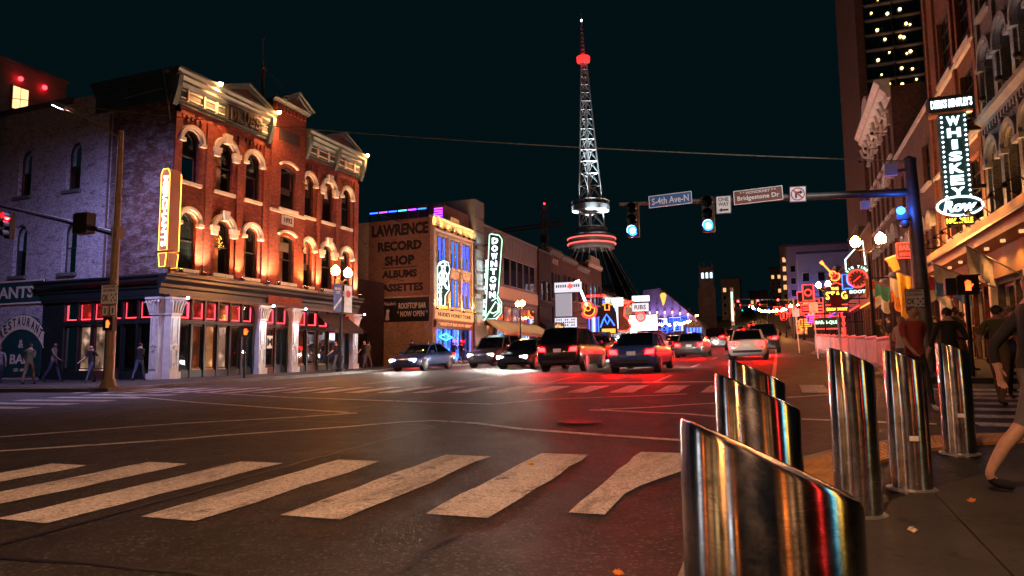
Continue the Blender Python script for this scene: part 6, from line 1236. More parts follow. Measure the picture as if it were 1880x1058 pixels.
# lamps of the near side, behind the camera
nl = thing('street_light', (1.6, -2.6, gz(1.6, -2.6) + .03), 'tall led street light on the near corner behind the viewpoint', 'street light'); MB().tube([(1.6, -2.6, gz(1.6, -2.6) - .1), (1.6, -2.6, 8.6), (1.0, -2.3, 9.3), (-.8, -1.4, 9.6)], [.13, .08, .06, .05], 10).build('pole', 'pole_metal', nl, True)
bx('luminaire', 'galvanised', nl, Fr((-1.0, -1.3, 9.6), (.89, -.45, 0), (.45, .89, 0)), -.45, .45, -.05, .09, -.17, .17); bx('luminaire_lens', 'led_white_lens', nl, Fr((-1.0, -1.3, 9.6), (.89, -.45, 0), (.45, .89, 0)), -.4, .2, -.07, -.051, -.13, .13); spot(nl, (-1.0, -1.2, 9.5), (-7.0, 7.0, 0), 1250, (1, .48, .25), R(112), .7, .15)
nl2 = thing('street_light', (5.2, 10.4, gz(5, 10.4) + .03), 'added unseen light on the near corner, out of the picture, brightening the mast arm signs', 'street light'); MB().tube([(5.2, 10.4, gz(5, 10) - .1), (5.2, 10.4, 8.0), (5.0, 10.9, 8.5), (4.6, 11.9, 8.7)], [.12, .08, .06, .05], 10).build('pole', 'pole_metal', nl2, True); bx('luminaire', 'galvanised', nl2, Fr((4.5, 12.1, 8.7), (.9, .4, 0), (-.4, .9, 0)), -.17, .17, -.05, .09, -.4, .4); spot(nl2, (4.4, 12.1, 8.55), (-3.0, 19.8, 5.4), 650, (.95, .93, 1), R(52), .5, .12)  # unseen light added to brighten the signs on the mast arm
place_lamp(-13, -9, 'lit street lamp on the far left behind the viewpoint', R(90), 1.2)
# banners on the lamp by the brick building
bn = thing('street_banner', (-21.6, 30.4, 3.8), 'pair of blue and white street banners on the lamp by the brick building', 'banner'); FBn = Fr((-21.5, 30.4, 0), (0, 1, 0), (1, 0, 0))
for s_, m1 in ((-1, 'banner_blue'), (1, 'banner_white')):
    u0, u1 = (s_ * .12, s_ * .82); mb = MB(); mb.box(FBn, min(u0, u1), max(u0, u1), 3.75, 5.2, -.01, .01); mb.build('banner', m1, bn); mb = MB(); mb.tube([FBn.p(0, 5.22, 0), FBn.p(s_ * .86, 5.22, 0)], .02, 5); mb.tube([FBn.p(0, 3.73, 0), FBn.p(s_ * .86, 3.73, 0)], .02, 5); mb.build('banner_arm', 'black_iron', bn)
MB().prism(FBn, [(-.80, 3.8), (-.14, 4.4), (-.14, 4.55), (-.80, 3.95)], .01, .014).build('stripe', 'banner_white', bn); lettering(bn, FBn, 'MUSIC', -.47, 4.95, .011, 'banner_white', height=.14, width=.5, bold=.02); lettering(bn, FBn, 'CITY', -.47, 4.75, .011, 'banner_white', height=.14, width=.4, bold=.02); MB().disc(FBn, .47, 4.75, .2, .011, .015, 14).build('emblem', 'flag_red', bn)
# ------------------------------------------------------------------ signals
def signal_head(par, F, u, v, lit, n=3, off=0.0, size=.34):
    """vertical three-lens head: housing, visors, lenses; F looks the way the lenses face"""
    mb = MB(); mb.box(F, u - size / 2, u + size / 2, v - n * size / 2, v + n * size / 2, -.2, 0); o = mb.build('signal_head', 'black_paint', par, bevel=.02)
    for k in range(n):
        cv = v + (n / 2 - .5 - k) * size; vb = MB(); pts = []
        for q in range(13): a = R(-30 + 240 * q / 12); pts.append((u + .145 * math.cos(a), cv + .145 * math.sin(a)))
        P = [F.p(*p, 0) for p in pts] + [F.p(*p, .22) for p in pts]; vb.add(P, [(q, q + 1, 14 + q, 13 + q) for q in range(12)]); vb.build('visor', 'black_paint', o)
        MB().disc(F, u, cv, .138, .0, .03, 18).build('lens', lit[1] if k == lit[0] else 'glass_dark', o)
        if k == lit[0] and len(lit) > 2: MB().disc(F, u, cv, .075, .03, .035, 18).build('lamp_core', lit[2], o)
    return o
def ped_head(par, F, u, v, lit=True):
    o = bx('pedestrian_signal', 'black_paint', par, F, u - .23, u + .23, v - .23, v + .23, -.18, 0); mb = MB()
    mb.box(F, u - .06, u + .06, v - .13, v + .0, .0, .012)
    for k, h in enumerate((.10, .13, .125, .10)): mb.box(F, u - .062 + k * .033, u - .038 + k * .033, v, v + h, .0, .012)
    mb.prism(F, [(u + .06, v - .06), (u + .115, v + .02), (u + .10, v + .04), (u + .06, v + .0)], .0, .012); mb.build('hand_symbol', 'hand_red', o); bx('hood', 'black_paint', o, F, u - .24, u + .24, v + .23, v + .25, -.1, .16); return o
FY = lambda y: Fr((0, y, 0), (1, 0, 0), (0, -1, 0))
# right-hand mast
px_, py_ = 3.42, 20.0; g0 = gz(px_, py_) + .12
rm_ = thing('signal_mast', (px_, py_, g0), 'dark signal mast with a long arm over the street on the right', 'signal mast')
MB().tube([(px_ + .06, py_, g0), (px_ - .05, py_, 6.35)], [.21, .15], 14).build('pole', 'pole_metal', rm_, True); MB().lathe((px_ + .06, py_, g0), [(.32, 0), (.32, .05), (.25, .12), (.24, .4)], 14).build('base', 'pole_metal', rm_)
MB().tube([(px_ - .05, py_, 5.5), (0, py_, 5.66), (-4.3, py_, 5.87)], [.11, .09, .05], 10).build('mast_arm', 'pole_metal', rm_, True); MB().lathe((px_ - .05, py_, 6.3), [(.17, 0), (.17, .08), (.05, .16)], 12).build('cap', 'pole_metal', rm_)
F20 = FY(19.82)
signal_head(rm_, F20, -3.88, 5.33, (2, 'signal_green', 'signal_core')); signal_head(rm_, F20, -1.73, 5.32, (2, 'signal_green', 'signal_core'))
bx('camera_box', 'sign_white', rm_, F20, 2.16, 2.36, 5.14, 5.34, -.2, .0); MB().tube([(2.26, 20, 5.34), (2.26, 20, 5.54)], .02, 5).build('camera_arm', 'pole_metal', rm_); MB().ball((3.12, 19.75, 4.62), .12, 10, 6).build('dome_camera', 'galvanised', rm_); MB().tube([(3.12, 19.75, 4.72), (3.3, 20, 4.8)], .03, 5).build('camera_arm', 'pole_metal', rm_); bx('camera_box', 'sign_white', rm_, F20, 2.75, 3.05, 5.95, 6.25, -.1, .05); bx('camera_arm', 'pole_metal', rm_, F20, 3.05, 3.4, 6.05, 6.12, -.2, -.1)
MB().ball((3.05, 19.7, 4.98), .10, 10, 6).build('blue_beacon', 'blue_light', rm_); bx('beacon_box', 'dark_concrete', rm_, FY(19.8), 2.95, 3.2, 4.75, 4.9, -.1, .1); point(rm_, (3.0, 19.5, 4.98), 5, (.04, .16, 1), .1)
def plate(name, label, F, u0, u1, v0, v1, mat, border, rot=0.0, depth=.02):
    cu, cv = (u0 + u1) / 2, (v0 + v1) / 2; t = thing(name, F.p(cu, v0, 0), label, 'sign'); ca, sa = math.cos(rot), math.sin(rot); F2 = Fr(F.p(cu, cv, 0), F.u * ca + F.v * sa, F.n, -F.u * sa + F.v * ca); w, h = (u1 - u0) / 2, (v1 - v0) / 2
    bx('plate', mat, t, F2, -w, w, -h, h, -depth, 0)
    if border: ring(MB(), F2, [(-w, -h), (w, -h), (w, h), (-w, h)], [(-w + .02, -h + .02), (w - .02, -h + .02), (w - .02, h - .02), (-w + .02, h - .02)], 0, .004).build('border', border, t)
    bx('clamp', 'galvanised', t, F2, -.05, .05, -.04, .04, -.12, -depth - .001); return t, F2
F19 = FY(19.86)
t, f = plate('street_sign', 'blue street name sign hanging from the mast arm', F19, -3.40, -2.16, 5.66, 6.02, 'sign_blue', 'sign_white', R(2)); lettering(t, f, 'S-4th Ave-N', 0, 0, .001, 'sign_white', height=.20, width=1.06, bold=.012, depth=.004)
t, f = plate('street_sign', 'white one way sign with a left arrow on the mast arm', F19, -1.51, -1.09, 5.30, 5.82, 'sign_white', 'sign_ink', R(-1)); mbt = MB(); put_text(mbt, f, 'ONE', 0, .155, .001, height=.11, width=.28, bold=.015, depth=.004); put_text(mbt, f, 'WAY', 0, .015, .001, height=.11, width=.28, bold=.015, depth=.004); mbt.prism(f, [(-.13, -.15), (-.05, -.09), (-.05, -.125), (.13, -.125), (.13, -.175), (-.05, -.175), (-.05, -.21)], .001, .005); mbt.build('lettering', 'sign_ink', t)
t, f = plate('street_sign', 'brown honorary street name sign on the mast arm', F19, -1.02, .27, 5.54, 5.94, 'sign_brown', 'sign_white', R(2)); lettering(t, f, '* * HONORARY * *', 0, .115, .001, 'sign_white', height=.085, width=.95, bold=.01, depth=.004); lettering(t, f, 'Bridgestone Dr', 0, -.05, .001, 'sign_white', height=.17, width=1.1, bold=.02, depth=.004)
t, f = plate('street_sign', 'square no right turn sign with a red ring on the mast arm', F19, .43, .86, 5.46, 5.90, 'sign_white', 'sign_ink', R(-2))
mb = MB(); o1 = [(.18 * math.cos(2 * math.pi * q / 28), .18 * math.sin(2 * math.pi * q / 28)) for q in range(28)]; ring(mb, f, o1, [(u * .84, v * .84) for u, v in o1], .005, .008); mb.prism(f, [(-.12, .09), (-.10, .12), (.13, -.09), (.10, -.12)], .005, .008); mb.build('prohibition_ring', 'sign_red', t); mb = MB(); mb.prism(f, [(-.07, -.11), (-.02, -.11), (-.02, .02), (.05, .02), (.05, -.02), (.13, .045), (.05, .11), (.05, .07), (-.07, .07)], .001, .0045); mb.build('arrow', 'sign_ink', t)
t, f = plate('street_sign', 'white diagonal crossing sign on the right-hand signal pole', FY(19.72), 3.02, 3.46, 2.48, 2.96, 'sign_white', 'sign_ink', R(0)); lettering(t, f, 'DIAGONAL', 0, .18, .001, 'sign_ink', height=.06, width=.34, bold=.015, depth=.004); lettering(t, f, 'CROSSING', 0, .09, .001, 'sign_ink', height=.06, width=.34, bold=.015, depth=.004); mbt = MB(); put_text(mbt, f, 'OK', -.09, -.08, .001, height=.16, width=.18, bold=.02, depth=.004)
for a, b in ((.06, -.02), (.17, -.02), (.115, -.09), (.06, -.16), (.17, -.16)): bx('symbol', 'sign_ink', t, f, a - .02, a + .02, b - .02, b + .02, .001, .004)
mbt.build('lettering', 'sign_ink', t)
# pedestrian signal post on the far right corner
ps = thing('pedestrian_post', (4.4, 19.9, gz(4.4, 19.9) + .13), 'dark post with a lit red hand pedestrian signal on the right', 'signal post'); MB().tube([(4.42, 20.02, gz(4.4, 20) + .1), (4.42, 20.02, 3.2)], .055, 10).build('post', 'black_iron', ps, True); ped_head(ps, FY(19.8), 4.42, 3.0); bx('side_head', 'black_paint', ps, FY(19.85), 3.95, 4.18, 2.78, 3.2, -.25, 0)
# farther crossings up the hill
for i, (y, col_, nm) in enumerate(((112, 'signal_red', 'red'), (168, 'signal_green', 'blue-green'), (226, 'signal_red', 'red'))):
    x0 = 3.2 + road_shift(y); g_ = gz(x0, y); t = thing('signal_mast', (x0, y, g_), ('nearest', 'middle', 'farthest')[i] + ' distant signal mast up the hill showing ' + nm + ' lights', 'signal mast'); MB().tube([(x0, y, g_), (x0, y, g_ + 6.4)], .14, 8).build('pole', 'pole_metal', t); MB().tube([(x0, y, g_ + 6), (x0 - 9, y, g_ + 6.5)], .08, 6).build('mast_arm', 'pole_metal', t)
    for q in range(3): signal_head(t, FY(y - .1), x0 - 2.2 - q * 2.9, g_ + 5.7, (0 if nm == 'red' else 2, col_), 3, 0, .4)
# left-hand mast
lx, ly = -21.6, 17.05; g1 = gz(lx, ly) + .12
lm = thing('signal_mast', (lx, ly, g1), 'tan signal pole with a street light arm at the far left corner', 'signal mast'); MB().tube([(lx, ly, g1), (lx, ly, 9.5)], [.17, .09], 12).build('pole', 'pole_tan', lm, True); MB().lathe((lx, ly, g1), [(.28, 0), (.28, .06), (.2, .3)], 12).build('base', 'pole_tan', lm)
MB().tube([(lx, ly, 5.75), (-24.5, ly, 6.5), (-30.5, ly, 7.95)], [.10, .08, .05], 8).build('mast_arm', 'black_iron', lm, True); MB().tube([(lx, ly, 9.2), (-22.8, ly, 9.95), (-24.4, ly, 10.7)], .045, 8).build('lamp_arm', 'pole_tan', lm, True)
bx('luminaire', 'galvanised', lm, Fr((-24.8, ly, 10.85), (.9, 0, -.42), (0, -1, 0), (.42, 0, .9)), -.45, .45, -.06, .08, -.17, .17); bx('luminaire_lens', 'led_white_lens', lm, Fr((-24.8, ly, 10.85), (.9, 0, -.42), (0, -1, 0), (.42, 0, .9)), -.35, .1, -.085, -.061, -.13, .13); spot(lm, (-24.85, ly, 10.65), (-26.5, ly + 4.5, 2), 1150, (.52, .46, 1), R(160), .8, .15)
bx('clamp_box', 'pole_tan', lm, FY(ly - .1), lx - .14, lx + .14, 5.6, 6.0, -.3, .0); signal_head(lm, FY(ly - .1), -27.3, 6.5, (0, 'signal_red')); o = bx('signal_head', 'black_paint', lm, FY(ly - .1), -23.45, -22.75, 5.85, 6.6, -.2, .2, bevel=.03); bx('visor', 'black_paint', lm, FY(ly), -23.62, -23.46, 5.9, 6.55, -.1, .15)
t, f = plate('street_sign', 'white diagonal crossing sign on the left signal pole', FY(ly - .2), -21.95, -21.15, 3.25, 3.95, 'sign_white', 'sign_ink', 0); mbt = MB(); put_text(mbt, f, 'DIAGONAL', 0, .27, .001, height=.09, width=.6, bold=.015, depth=.004); put_text(mbt, f, 'CROSSING', 0, .14, .001, height=.09, width=.6, bold=.015, depth=.004); put_text(mbt, f, 'OK', -.17, -.12, .001, height=.24, width=.3, bold=.02, depth=.004)
for a, b in ((.12, -.02), (.3, -.02), (.21, -.12), (.12, -.22), (.3, -.22)): bx('symbol', 'sign_ink', t, f, a - .03, a + .03, b - .03, b + .03, .001, .004)
mbt.build('lettering', 'sign_ink', t)
for k in range(2): t, f = plate('street_sign', ('small left', 'small right')[k] + ' pedestrian button plate under the left diagonal sign', FY(ly - .2), -21.85 + k * .36, -21.55 + k * .36, 2.85, 3.22, 'sign_white', 'sign_ink', 0); mbt = MB(); mbt.box(f, -.03, .03, -.1, .1, .001, .004); mbt.build('symbol', 'sign_ink', t)
ped_head(lm, FY(ly - .2), -21.55, 2.58)
ps2 = thing('pedestrian_post', (-21.5, 23.2, gz(-21.5, 23.2) + .13), 'slim post with a red pedestrian signal before the brick shopfront', 'signal post'); MB().tube([(-21.5, 23.35, gz(-21.5, 23.3) + .1), (-21.5, 23.35, 2.7)], .05, 8).build('post', 'black_iron', ps2, True); ped_head(ps2, Fr((-21.45, 23.3, 0), (.7, .7, 0), (.7, -.7, 0)), 0, 2.5); spot(ps2, (-21.4, 22.9, 2.2), (-21.4, 21, 0), 2, (1, .1, .05))
# wire across the crossing
wr = MB(); A = Vector((-34.2, 17.5, 13.3)); B = Vector((px_ - .05, py_, 6.32)); pts = []
for q in range(41): t_ = q / 40; p = A.lerp(B, t_); p.z -= .9 * 4 * t_ * (1 - t_) * .55; pts.append(p)
tag(wr.tube(pts, .016, 5).build('overhead_cable', 'pole_tan'), 'thin cable sagging across the crossing up to the right mast', 'cable')
up = thing('utility_pole', (-34.2, 17.5, gz(-30, 17) + .13), 'tall pole out of frame holding the sagging cable', 'pole'); MB().tube([(-34.2, 17.5, 0), (-34.2, 17.5, 13.6)], [.16, .11], 10).build('pole', 'pole_metal', up, True); bx('crossarm', 'pole_metal', up, FY(17.5), -34.8, -33.6, 13.2, 13.3, -.06, .06)
# crowd barriers ------------------------------------------------------
def barrier():
    t = thing('crowd_barrier', (0, 0, 0), 'x', 'barrier', 'white crowd barriers along the right kerb', True); F = Fr((0, 0, 0), (0, 1, 0), (-1, 0, 0))
    fr = MB(); fr.tube([F.p(-1.0, .12), F.p(-1.0, 1.05), F.p(-.94, 1.1), F.p(.94, 1.1), F.p(1.0, 1.05), F.p(1.0, .12)], .02, 6); fr.tube([F.p(-1, .18), F.p(1, .18)], .018, 6); fr.build('frame', 'galvanised', t)
    for k in range(13): MB().tube([F.p(-.88 + k * .147, .18), F.p(-.88 + k * .147, 1.1)], .009, 5).build('bar', 'galvanised', t)
    for s_ in (-.8, .8): MB().tube([F.p(s_, 0.01, -.3), F.p(s_, .14, -.05), F.p(s_, .14, .05), F.p(s_, 0.01, .3)], .017, 5).build('foot', 'galvanised', t)
    MB().box(F, -.93, .93, .30, 1.0, -.008, .008).build('panel', 'banner_white', t); return t
BP = barrier(); ys = [22.0 + 2.12 * k for k in range(11)]
for k, y in enumerate(ys):
    o = BP if k == 0 else copy_tree(BP); x = 2.75 - .035 * (y - 22) ; o.location = (x, y, gz(x, y) + .01); o.rotation_euler.z = R(2.2) + rnd.uniform(-.03, .03); o['label'] = ('nearest', 'second', 'third', 'fourth', 'fifth', 'sixth', 'seventh', 'eighth', 'ninth', 'tenth', 'farthest')[k] + ' white crowd barrier along the right kerb' if k else 'nearest white crowd barrier along the right kerb'
# slim posts with small signs by the barriers
for i, (x, y) in enumerate(((2.2, 29), (1.7, 36), (1.1, 45))):
    g = gz(x, y); t = thing('sign_post', (x, y, g), ('slim white post leaning behind the near barriers', 'second slim white post with a small sign by the barriers', 'third slim post near the far barriers')[i], 'post'); MB().tube([(x, y, g), (x - .12, y, g + 2.6)], .035, 6).build('post', 'sign_white', t); bx('plate', 'sign_white' if i else 'sign_red', t, FY(y - .04), x - .3, x + .1, g + 2.2, g + 2.7, -.02, 0)
# litter
for i, (x, y, m_) in enumerate(((.75, 5.2, 'sign_face_yellow'), (.45, 6.4, 'sign_white'), (1.3, 6.2, 'flag_orange'), (-.9, 3.9, 'flag_orange'), (-2.5, 6.9, 'flag_yellow'))):
    g = gz(x, y) + (.032 if x > -.3 else .008); cm = MB().ball((x, y, g + .012), .03, 8, 5, .5); cm.V = [Vector((v.x + rnd.uniform(-.010, .010), v.y + rnd.uniform(-.010, .010), max(g, v.z + rnd.uniform(-.008, .010)))) for v in cm.V]; tag(cm.build('litter', 'cream_paint' if m_ == 'sign_face_yellow' else m_), ('crumpled cream scrap at the foot of the curved kerb bollards', 'white paper scrap behind the middle bollard', 'orange wrapper near the stickered bollard', 'orange leaf-like scrap on the asphalt by the kerb', 'yellow wrapper lying on a crosswalk stripe')[i], 'litter', 'litter on the ground')
# ------------------------------------------------------------------ cars
def car_proto(kind, paint, label):
    t = thing({'sedan': 'car', 'suv': 'suv', 'pickup': 'pickup_truck'}[kind], (0, 0, 0), label, {'sedan': 'car', 'suv': 'car', 'pickup': 'truck'}[kind], None, True)
    # stations along y (front at -y): y, half width, sill, waist height; then the glasshouse
    if kind == 'sedan': L, belt, roof = 4.7, .92, 1.44; body = [(-2.35, .62, .42, .55), (-2.28, .78, .30, .66), (-2.0, .87, .22, .74), (-1.4, .91, .20, .84), (-.85, .92, .20, .92), (.0, .93, .20, .95), (1.0, .93, .20, .97), (1.55, .92, .20, .99), (2.1, .88, .24, .98), (2.28, .80, .32, .90), (2.35, .66, .45, .70)]; gh = [(-.95, .74, 0), (-.35, .64, .42), (.25, .60, .49), (.95, .60, .46), (1.72, .70, .02)]
    elif kind == 'suv': L, belt, roof = 4.8, 1.08, 1.78; body = [(-2.4, .66, .48, .66), (-2.33, .82, .34, .82), (-2.05, .92, .26, .94), (-1.4, .95, .25, 1.03), (-.9, .96, .25, 1.08), (.0, .96, .25, 1.10), (1.0, .96, .25, 1.12), (1.8, .95, .26, 1.14), (2.25, .92, .30, 1.14), (2.36, .86, .36, 1.06), (2.42, .76, .50, .86)]; gh = [(-1.05, .80, 0), (-.45, .70, .56), (.3, .68, .68), (1.7, .68, .64), (2.28, .78, .02)]
    else: L, belt, roof = 5.6, 1.12, 1.86; body = [(-2.8, .70, .55, .78), (-2.72, .88, .40, .96), (-2.4, .97, .32, 1.06), (-1.7, .99, .30, 1.12), (-1.1, 1.0, .30, 1.14), (.0, 1.0, .30, 1.16), (.62, 1.0, .30, 1.17), (.70, 1.0, .30, 1.12), (1.8, 1.0, .30, 1.13), (2.65, .98, .34, 1.13), (2.78, .92, .45, 1.05)]; gh = [(-1.3, .82, 0), (-.75, .74, .58), (-.2, .72, .72), (.45, .72, .70), (.66, .80, .02)]
    def smooth_st(b):
        out = []
        for i in range(len(b) - 1):
            p0, p1, p2, p3 = b[max(0, i - 1)], b[i], b[i + 1], b[min(len(b) - 1, i + 2)]
            for q in range(3):
                t_ = q / 3; out.append(tuple(.5 * (2 * p1[c] + (p2[c] - p0[c]) * t_ + (2 * p0[c] - 5 * p1[c] + 4 * p2[c] - p3[c]) * t_ ** 2 + (3 * p1[c] - p0[c] - 3 * p2[c] + p3[c]) * t_ ** 3) for c in range(4)))
        return out + [b[-1]]
    mb = MB(); n = 9; rings = []; b0 = body
    if kind != 'pickup': body = smooth_st(body)
    for y, w, s, z in body:
        m = (s + z) / 2; half = [(0, s), (w * .82, s), (w * .97, s + (z - s) * .18), (w, m), (w * .985, s + (z - s) * .78), (w * .93, z - .03), (w * .80, z), (w * .4, z + .025), (0, z + .03)]
        rings.append([Vector((x, y, q)) for x, q in half] + [Vector((-x, y, q)) for x, q in half[-2:0:-1]])
    k = len(rings[0]); mb.add([v for r in rings for v in r], [(i * k + j, i * k + (j + 1) % k, (i + 1) * k + (j + 1) % k, (i + 1) * k + j) for i in range(len(rings) - 1) for j in range(k)] + [tuple(range(k)), tuple((len(rings) - 1) * k + j for j in range(k))])
    mb.build('body', paint, t, True)
    def bz(y):
        for a, b in zip(body[:-1], body[1:]):
            if a[0] <= y <= b[0]: return a[3] + (b[3] - a[3]) * (y - a[0]) / (b[0] - a[0])
        return body[-1][3]
    top = []; bot = []
    mb = MB(); rg = []
    for y, w, dz in gh:
        z = bz(y); wb = min(w + (.14 if dz else .05), b0[4][1] - .04); rg.append([Vector((-wb, y, z - .02)), Vector((-w, y, z + dz)), Vector((-w * .55, y, z + dz + (.035 if dz > .1 else .005))), Vector((w * .55, y, z + dz + (.035 if dz > .1 else .005))), Vector((w, y, z + dz)), Vector((wb, y, z - .02))])
    V = [v for r in rg for v in r]; mb.add(V, [(i * 6 + j, i * 6 + j + 1, (i + 1) * 6 + j + 1, (i + 1) * 6 + j) for i in range(len(rg) - 1) for j in range(5)]); mb.build('cabin_glass', 'glass_car', t, True)
    rf = MB(); up = Vector((0, 0, .012)); sel = rg[1:4]; P = [v + up for r in sel for v in r[1:5]]; rf.add(P, [(i * 4 + j, i * 4 + j + 1, (i + 1) * 4 + j + 1, (i + 1) * 4 + j) for i in range(2) for j in range(3)])
    for i in range(len(rg) - 1):
        for a in (1, 4): rf.tube([rg[i][a] + up, rg[i + 1][a] + up], .035, 5)
    for i in (2,):
        for a, b in ((0, 1), (5, 4)): rf.tube([rg[i][a], rg[i][b] + up], .04, 5)
    rf.build('roof', paint, t, True)
    F0 = Fr((0, body[0][0], 0), (1, 0, 0), (0, -1, 0)); F1 = Fr((0, body[-1][0], 0), (-1, 0, 0), (0, 1, 0)); hw = b0[1][1]; hz = body[0][3]; tz = body[-1][3]
    for s_ in (-1, 1):
        MB().prism(F0, [(s_ * .42, hz - .04), (s_ * .74, hz - .01), (s_ * .76, hz + .11), (s_ * .45, hz + .09)], -.2, -.02).build('headlight', 'headlight', t); MB().prism(F1, [(s_ * .50, tz - .0), (s_ * .80, tz + .0), (s_ * .82, tz + .17), (s_ * .55, tz + .15)], -.16, .0).build('taillight', 'taillight', t)
        for y in ((-1.42, 1.42) if kind != 'pickup' else (-1.75, 1.75)):
            r = .33 if kind == 'sedan' else .38; Fw = Fr((s_ * (b0[4][1] - .03), y, r), (0, 1, 0), (s_, 0, 0)); w = MB(); w.disc(Fw, 0, 0, r, -.2, .02, 22); o = w.build('wheel', 'rubber', t, True); MB().disc(Fw, 0, 0, r * .66, .02, .035, 18).build('rim', 'alloy', o)
            MB().prism(Fw, [((r + .07) * math.cos(R(a)), (r + .07) * math.sin(R(a))) for a in range(-10, 191, 10)], -.16, .012).build('wheel_arch_shade', 'black_paint', t)  # dark half-disc painted in for the shaded hollow of the wheel well
        MB().box(WORLD, min(s_ * (hw + .1), s_ * (hw + .28)), max(s_ * (hw + .1), s_ * (hw + .28)), bz(-.7) + .02, bz(-.7) + .15, -.78, -.66).build('mirror', paint, t)
    bx('grille', 'black_paint', t, F0, -.40, .40, hz - .2, hz + .05, -.1, .005); bx('bumper', 'black_paint', t, F0, -.6, .6, .34, .44, -.15, .04); bx('bumper', 'black_paint', t, F1, -.66, .66, .38, .50, -.15, .05); bx('licence_plate', 'sign_white', t, F1, -.16, .16, tz - .04, tz + .10, -.05, .022)
    if kind == 'pickup': bx('cargo_bed', 'black_paint', t, WORLD, -.86, .86, 1.08, 1.19, .80, 2.6)
    return t
protos = {}
def place_car(kind, paint, x, y, rz, label, group=None):
    key = (kind, paint)
    if key not in protos: o = protos[key] = car_proto(kind, paint, label)
    else: o = copy_tree(protos[key])
    o.location = (x, y, 0); dx = .5; nz = Vector((-(gz(x + dx, y) - gz(x - dx, y)), -(gz(x, y + dx) - gz(x, y - dx)), 1)).normalized()
    o.location.z = gz(x, y) + .005; fwd = Vector((-math.sin(rz), math.cos(rz), 0)); fwd = (fwd - nz * fwd.dot(nz)).normalized(); rt = fwd.cross(nz); o.rotation_euler = Matrix(((rt.x, fwd.x, nz.x), (rt.y, fwd.y, nz.y), (rt.z, fwd.z, nz.z))).to_euler(); o['label'] = label
    if group: o['group'] = group
    return o
# the model's front points to -y: rz 0 = coming towards the camera, pi = driving away
away, near_ = math.pi, 0.0
CARS = [('sedan', 'car_blue', -5.0, 27.0, away, 'dark blue car just past the far crosswalk, tail lights lit'), ('suv', 'car_black', -8.4, 29.0, away, 'black suv beside the centre line past the crosswalk'),
        ('sedan', 'car_white', -1.45, 37.0, away, 'white car in the right-hand lane near the barriers, seen from behind'), ('suv', 'car_black', -.9, 47, away, 'dark suv with red tail lights ahead of the white car'),
        ('sedan', 'car_grey', -5.0, 44, away, 'grey car driving off in the second lane'), ('pickup', 'car_black', -4.9, 60, away, 'black pickup farther up the second lane'), ('suv', 'car_grey', -8.2, 48, away, 'grey suv driving off beside the centre line'), ('sedan', 'car_black', -8.4, 60, away, 'black car driving off beside the centre line'),
        ('sedan', 'car_black', -12.0, 33.0, near_, 'black car with white headlights in the inner oncoming lane'), ('suv', 'car_grey', -15.4, 37.0, near_, 'grey suv with headlights in the middle oncoming lane'), ('sedan', 'car_blue', -18.6, 34, near_, 'blue car with headlights along the far left kerb'), ('pickup', 'car_black', -12.0, 48, near_, 'black pickup coming down the inner oncoming lane'), ('sedan', 'car_grey', -15.3, 50.5, near_, 'grey car coming down the middle oncoming lane'), ('suv', 'car_black', -18.7, 47, near_, 'black suv near the left kerb, headlights on'), ('sedan', 'car_silver', -12.1, 63, near_, 'silver car coming down beyond the pickup'), ('suv', 'car_blue', -15.6, 64, near_, 'blue suv with headlights beyond the grey car'), ('sedan', 'car_black', -18.9, 60, near_, 'black car with headlights along the left kerb')]
for k_, p_, x, y, r_, lab in CARS: place_car(k_, p_, x, y, r_, lab, 'cars driving along the street')
kinds = [('sedan', 'car_white'), ('suv', 'car_black'), ('sedan', 'car_grey'), ('sedan', 'car_silver'), ('suv', 'car_silver'), ('sedan', 'car_black'), ('pickup', 'car_black')]
for i in range(26):
    inb = i % 2; y = 70 + (i // 2) * 13 + rnd.uniform(-2, 2); lane = (-12.0, -15.4, -18.6)[(i // 2) % 3] if inb else (-1.6, -5.0, -8.3)[(i // 2) % 3]; k_, p_ = kinds[(i * 3) % 7]
    nth = ('nearest', 'second', 'third', 'fourth', 'fifth', 'sixth', 'seventh', 'eighth', 'ninth', 'tenth', 'eleventh', 'twelfth', 'farthest')[i // 2]; cn = p_.split('_')[1] + ' ' + {'sedan': 'car', 'suv': 'suv', 'pickup': 'pickup'}[k_]
    place_car(k_, p_, lane + road_shift(y), y, near_ if inb else away, nth + ' far ' + cn + (' coming down the hill with white headlights' if inb else ' climbing the hill with red tail lights'), 'far oncoming cars' if inb else 'far cars driving away')
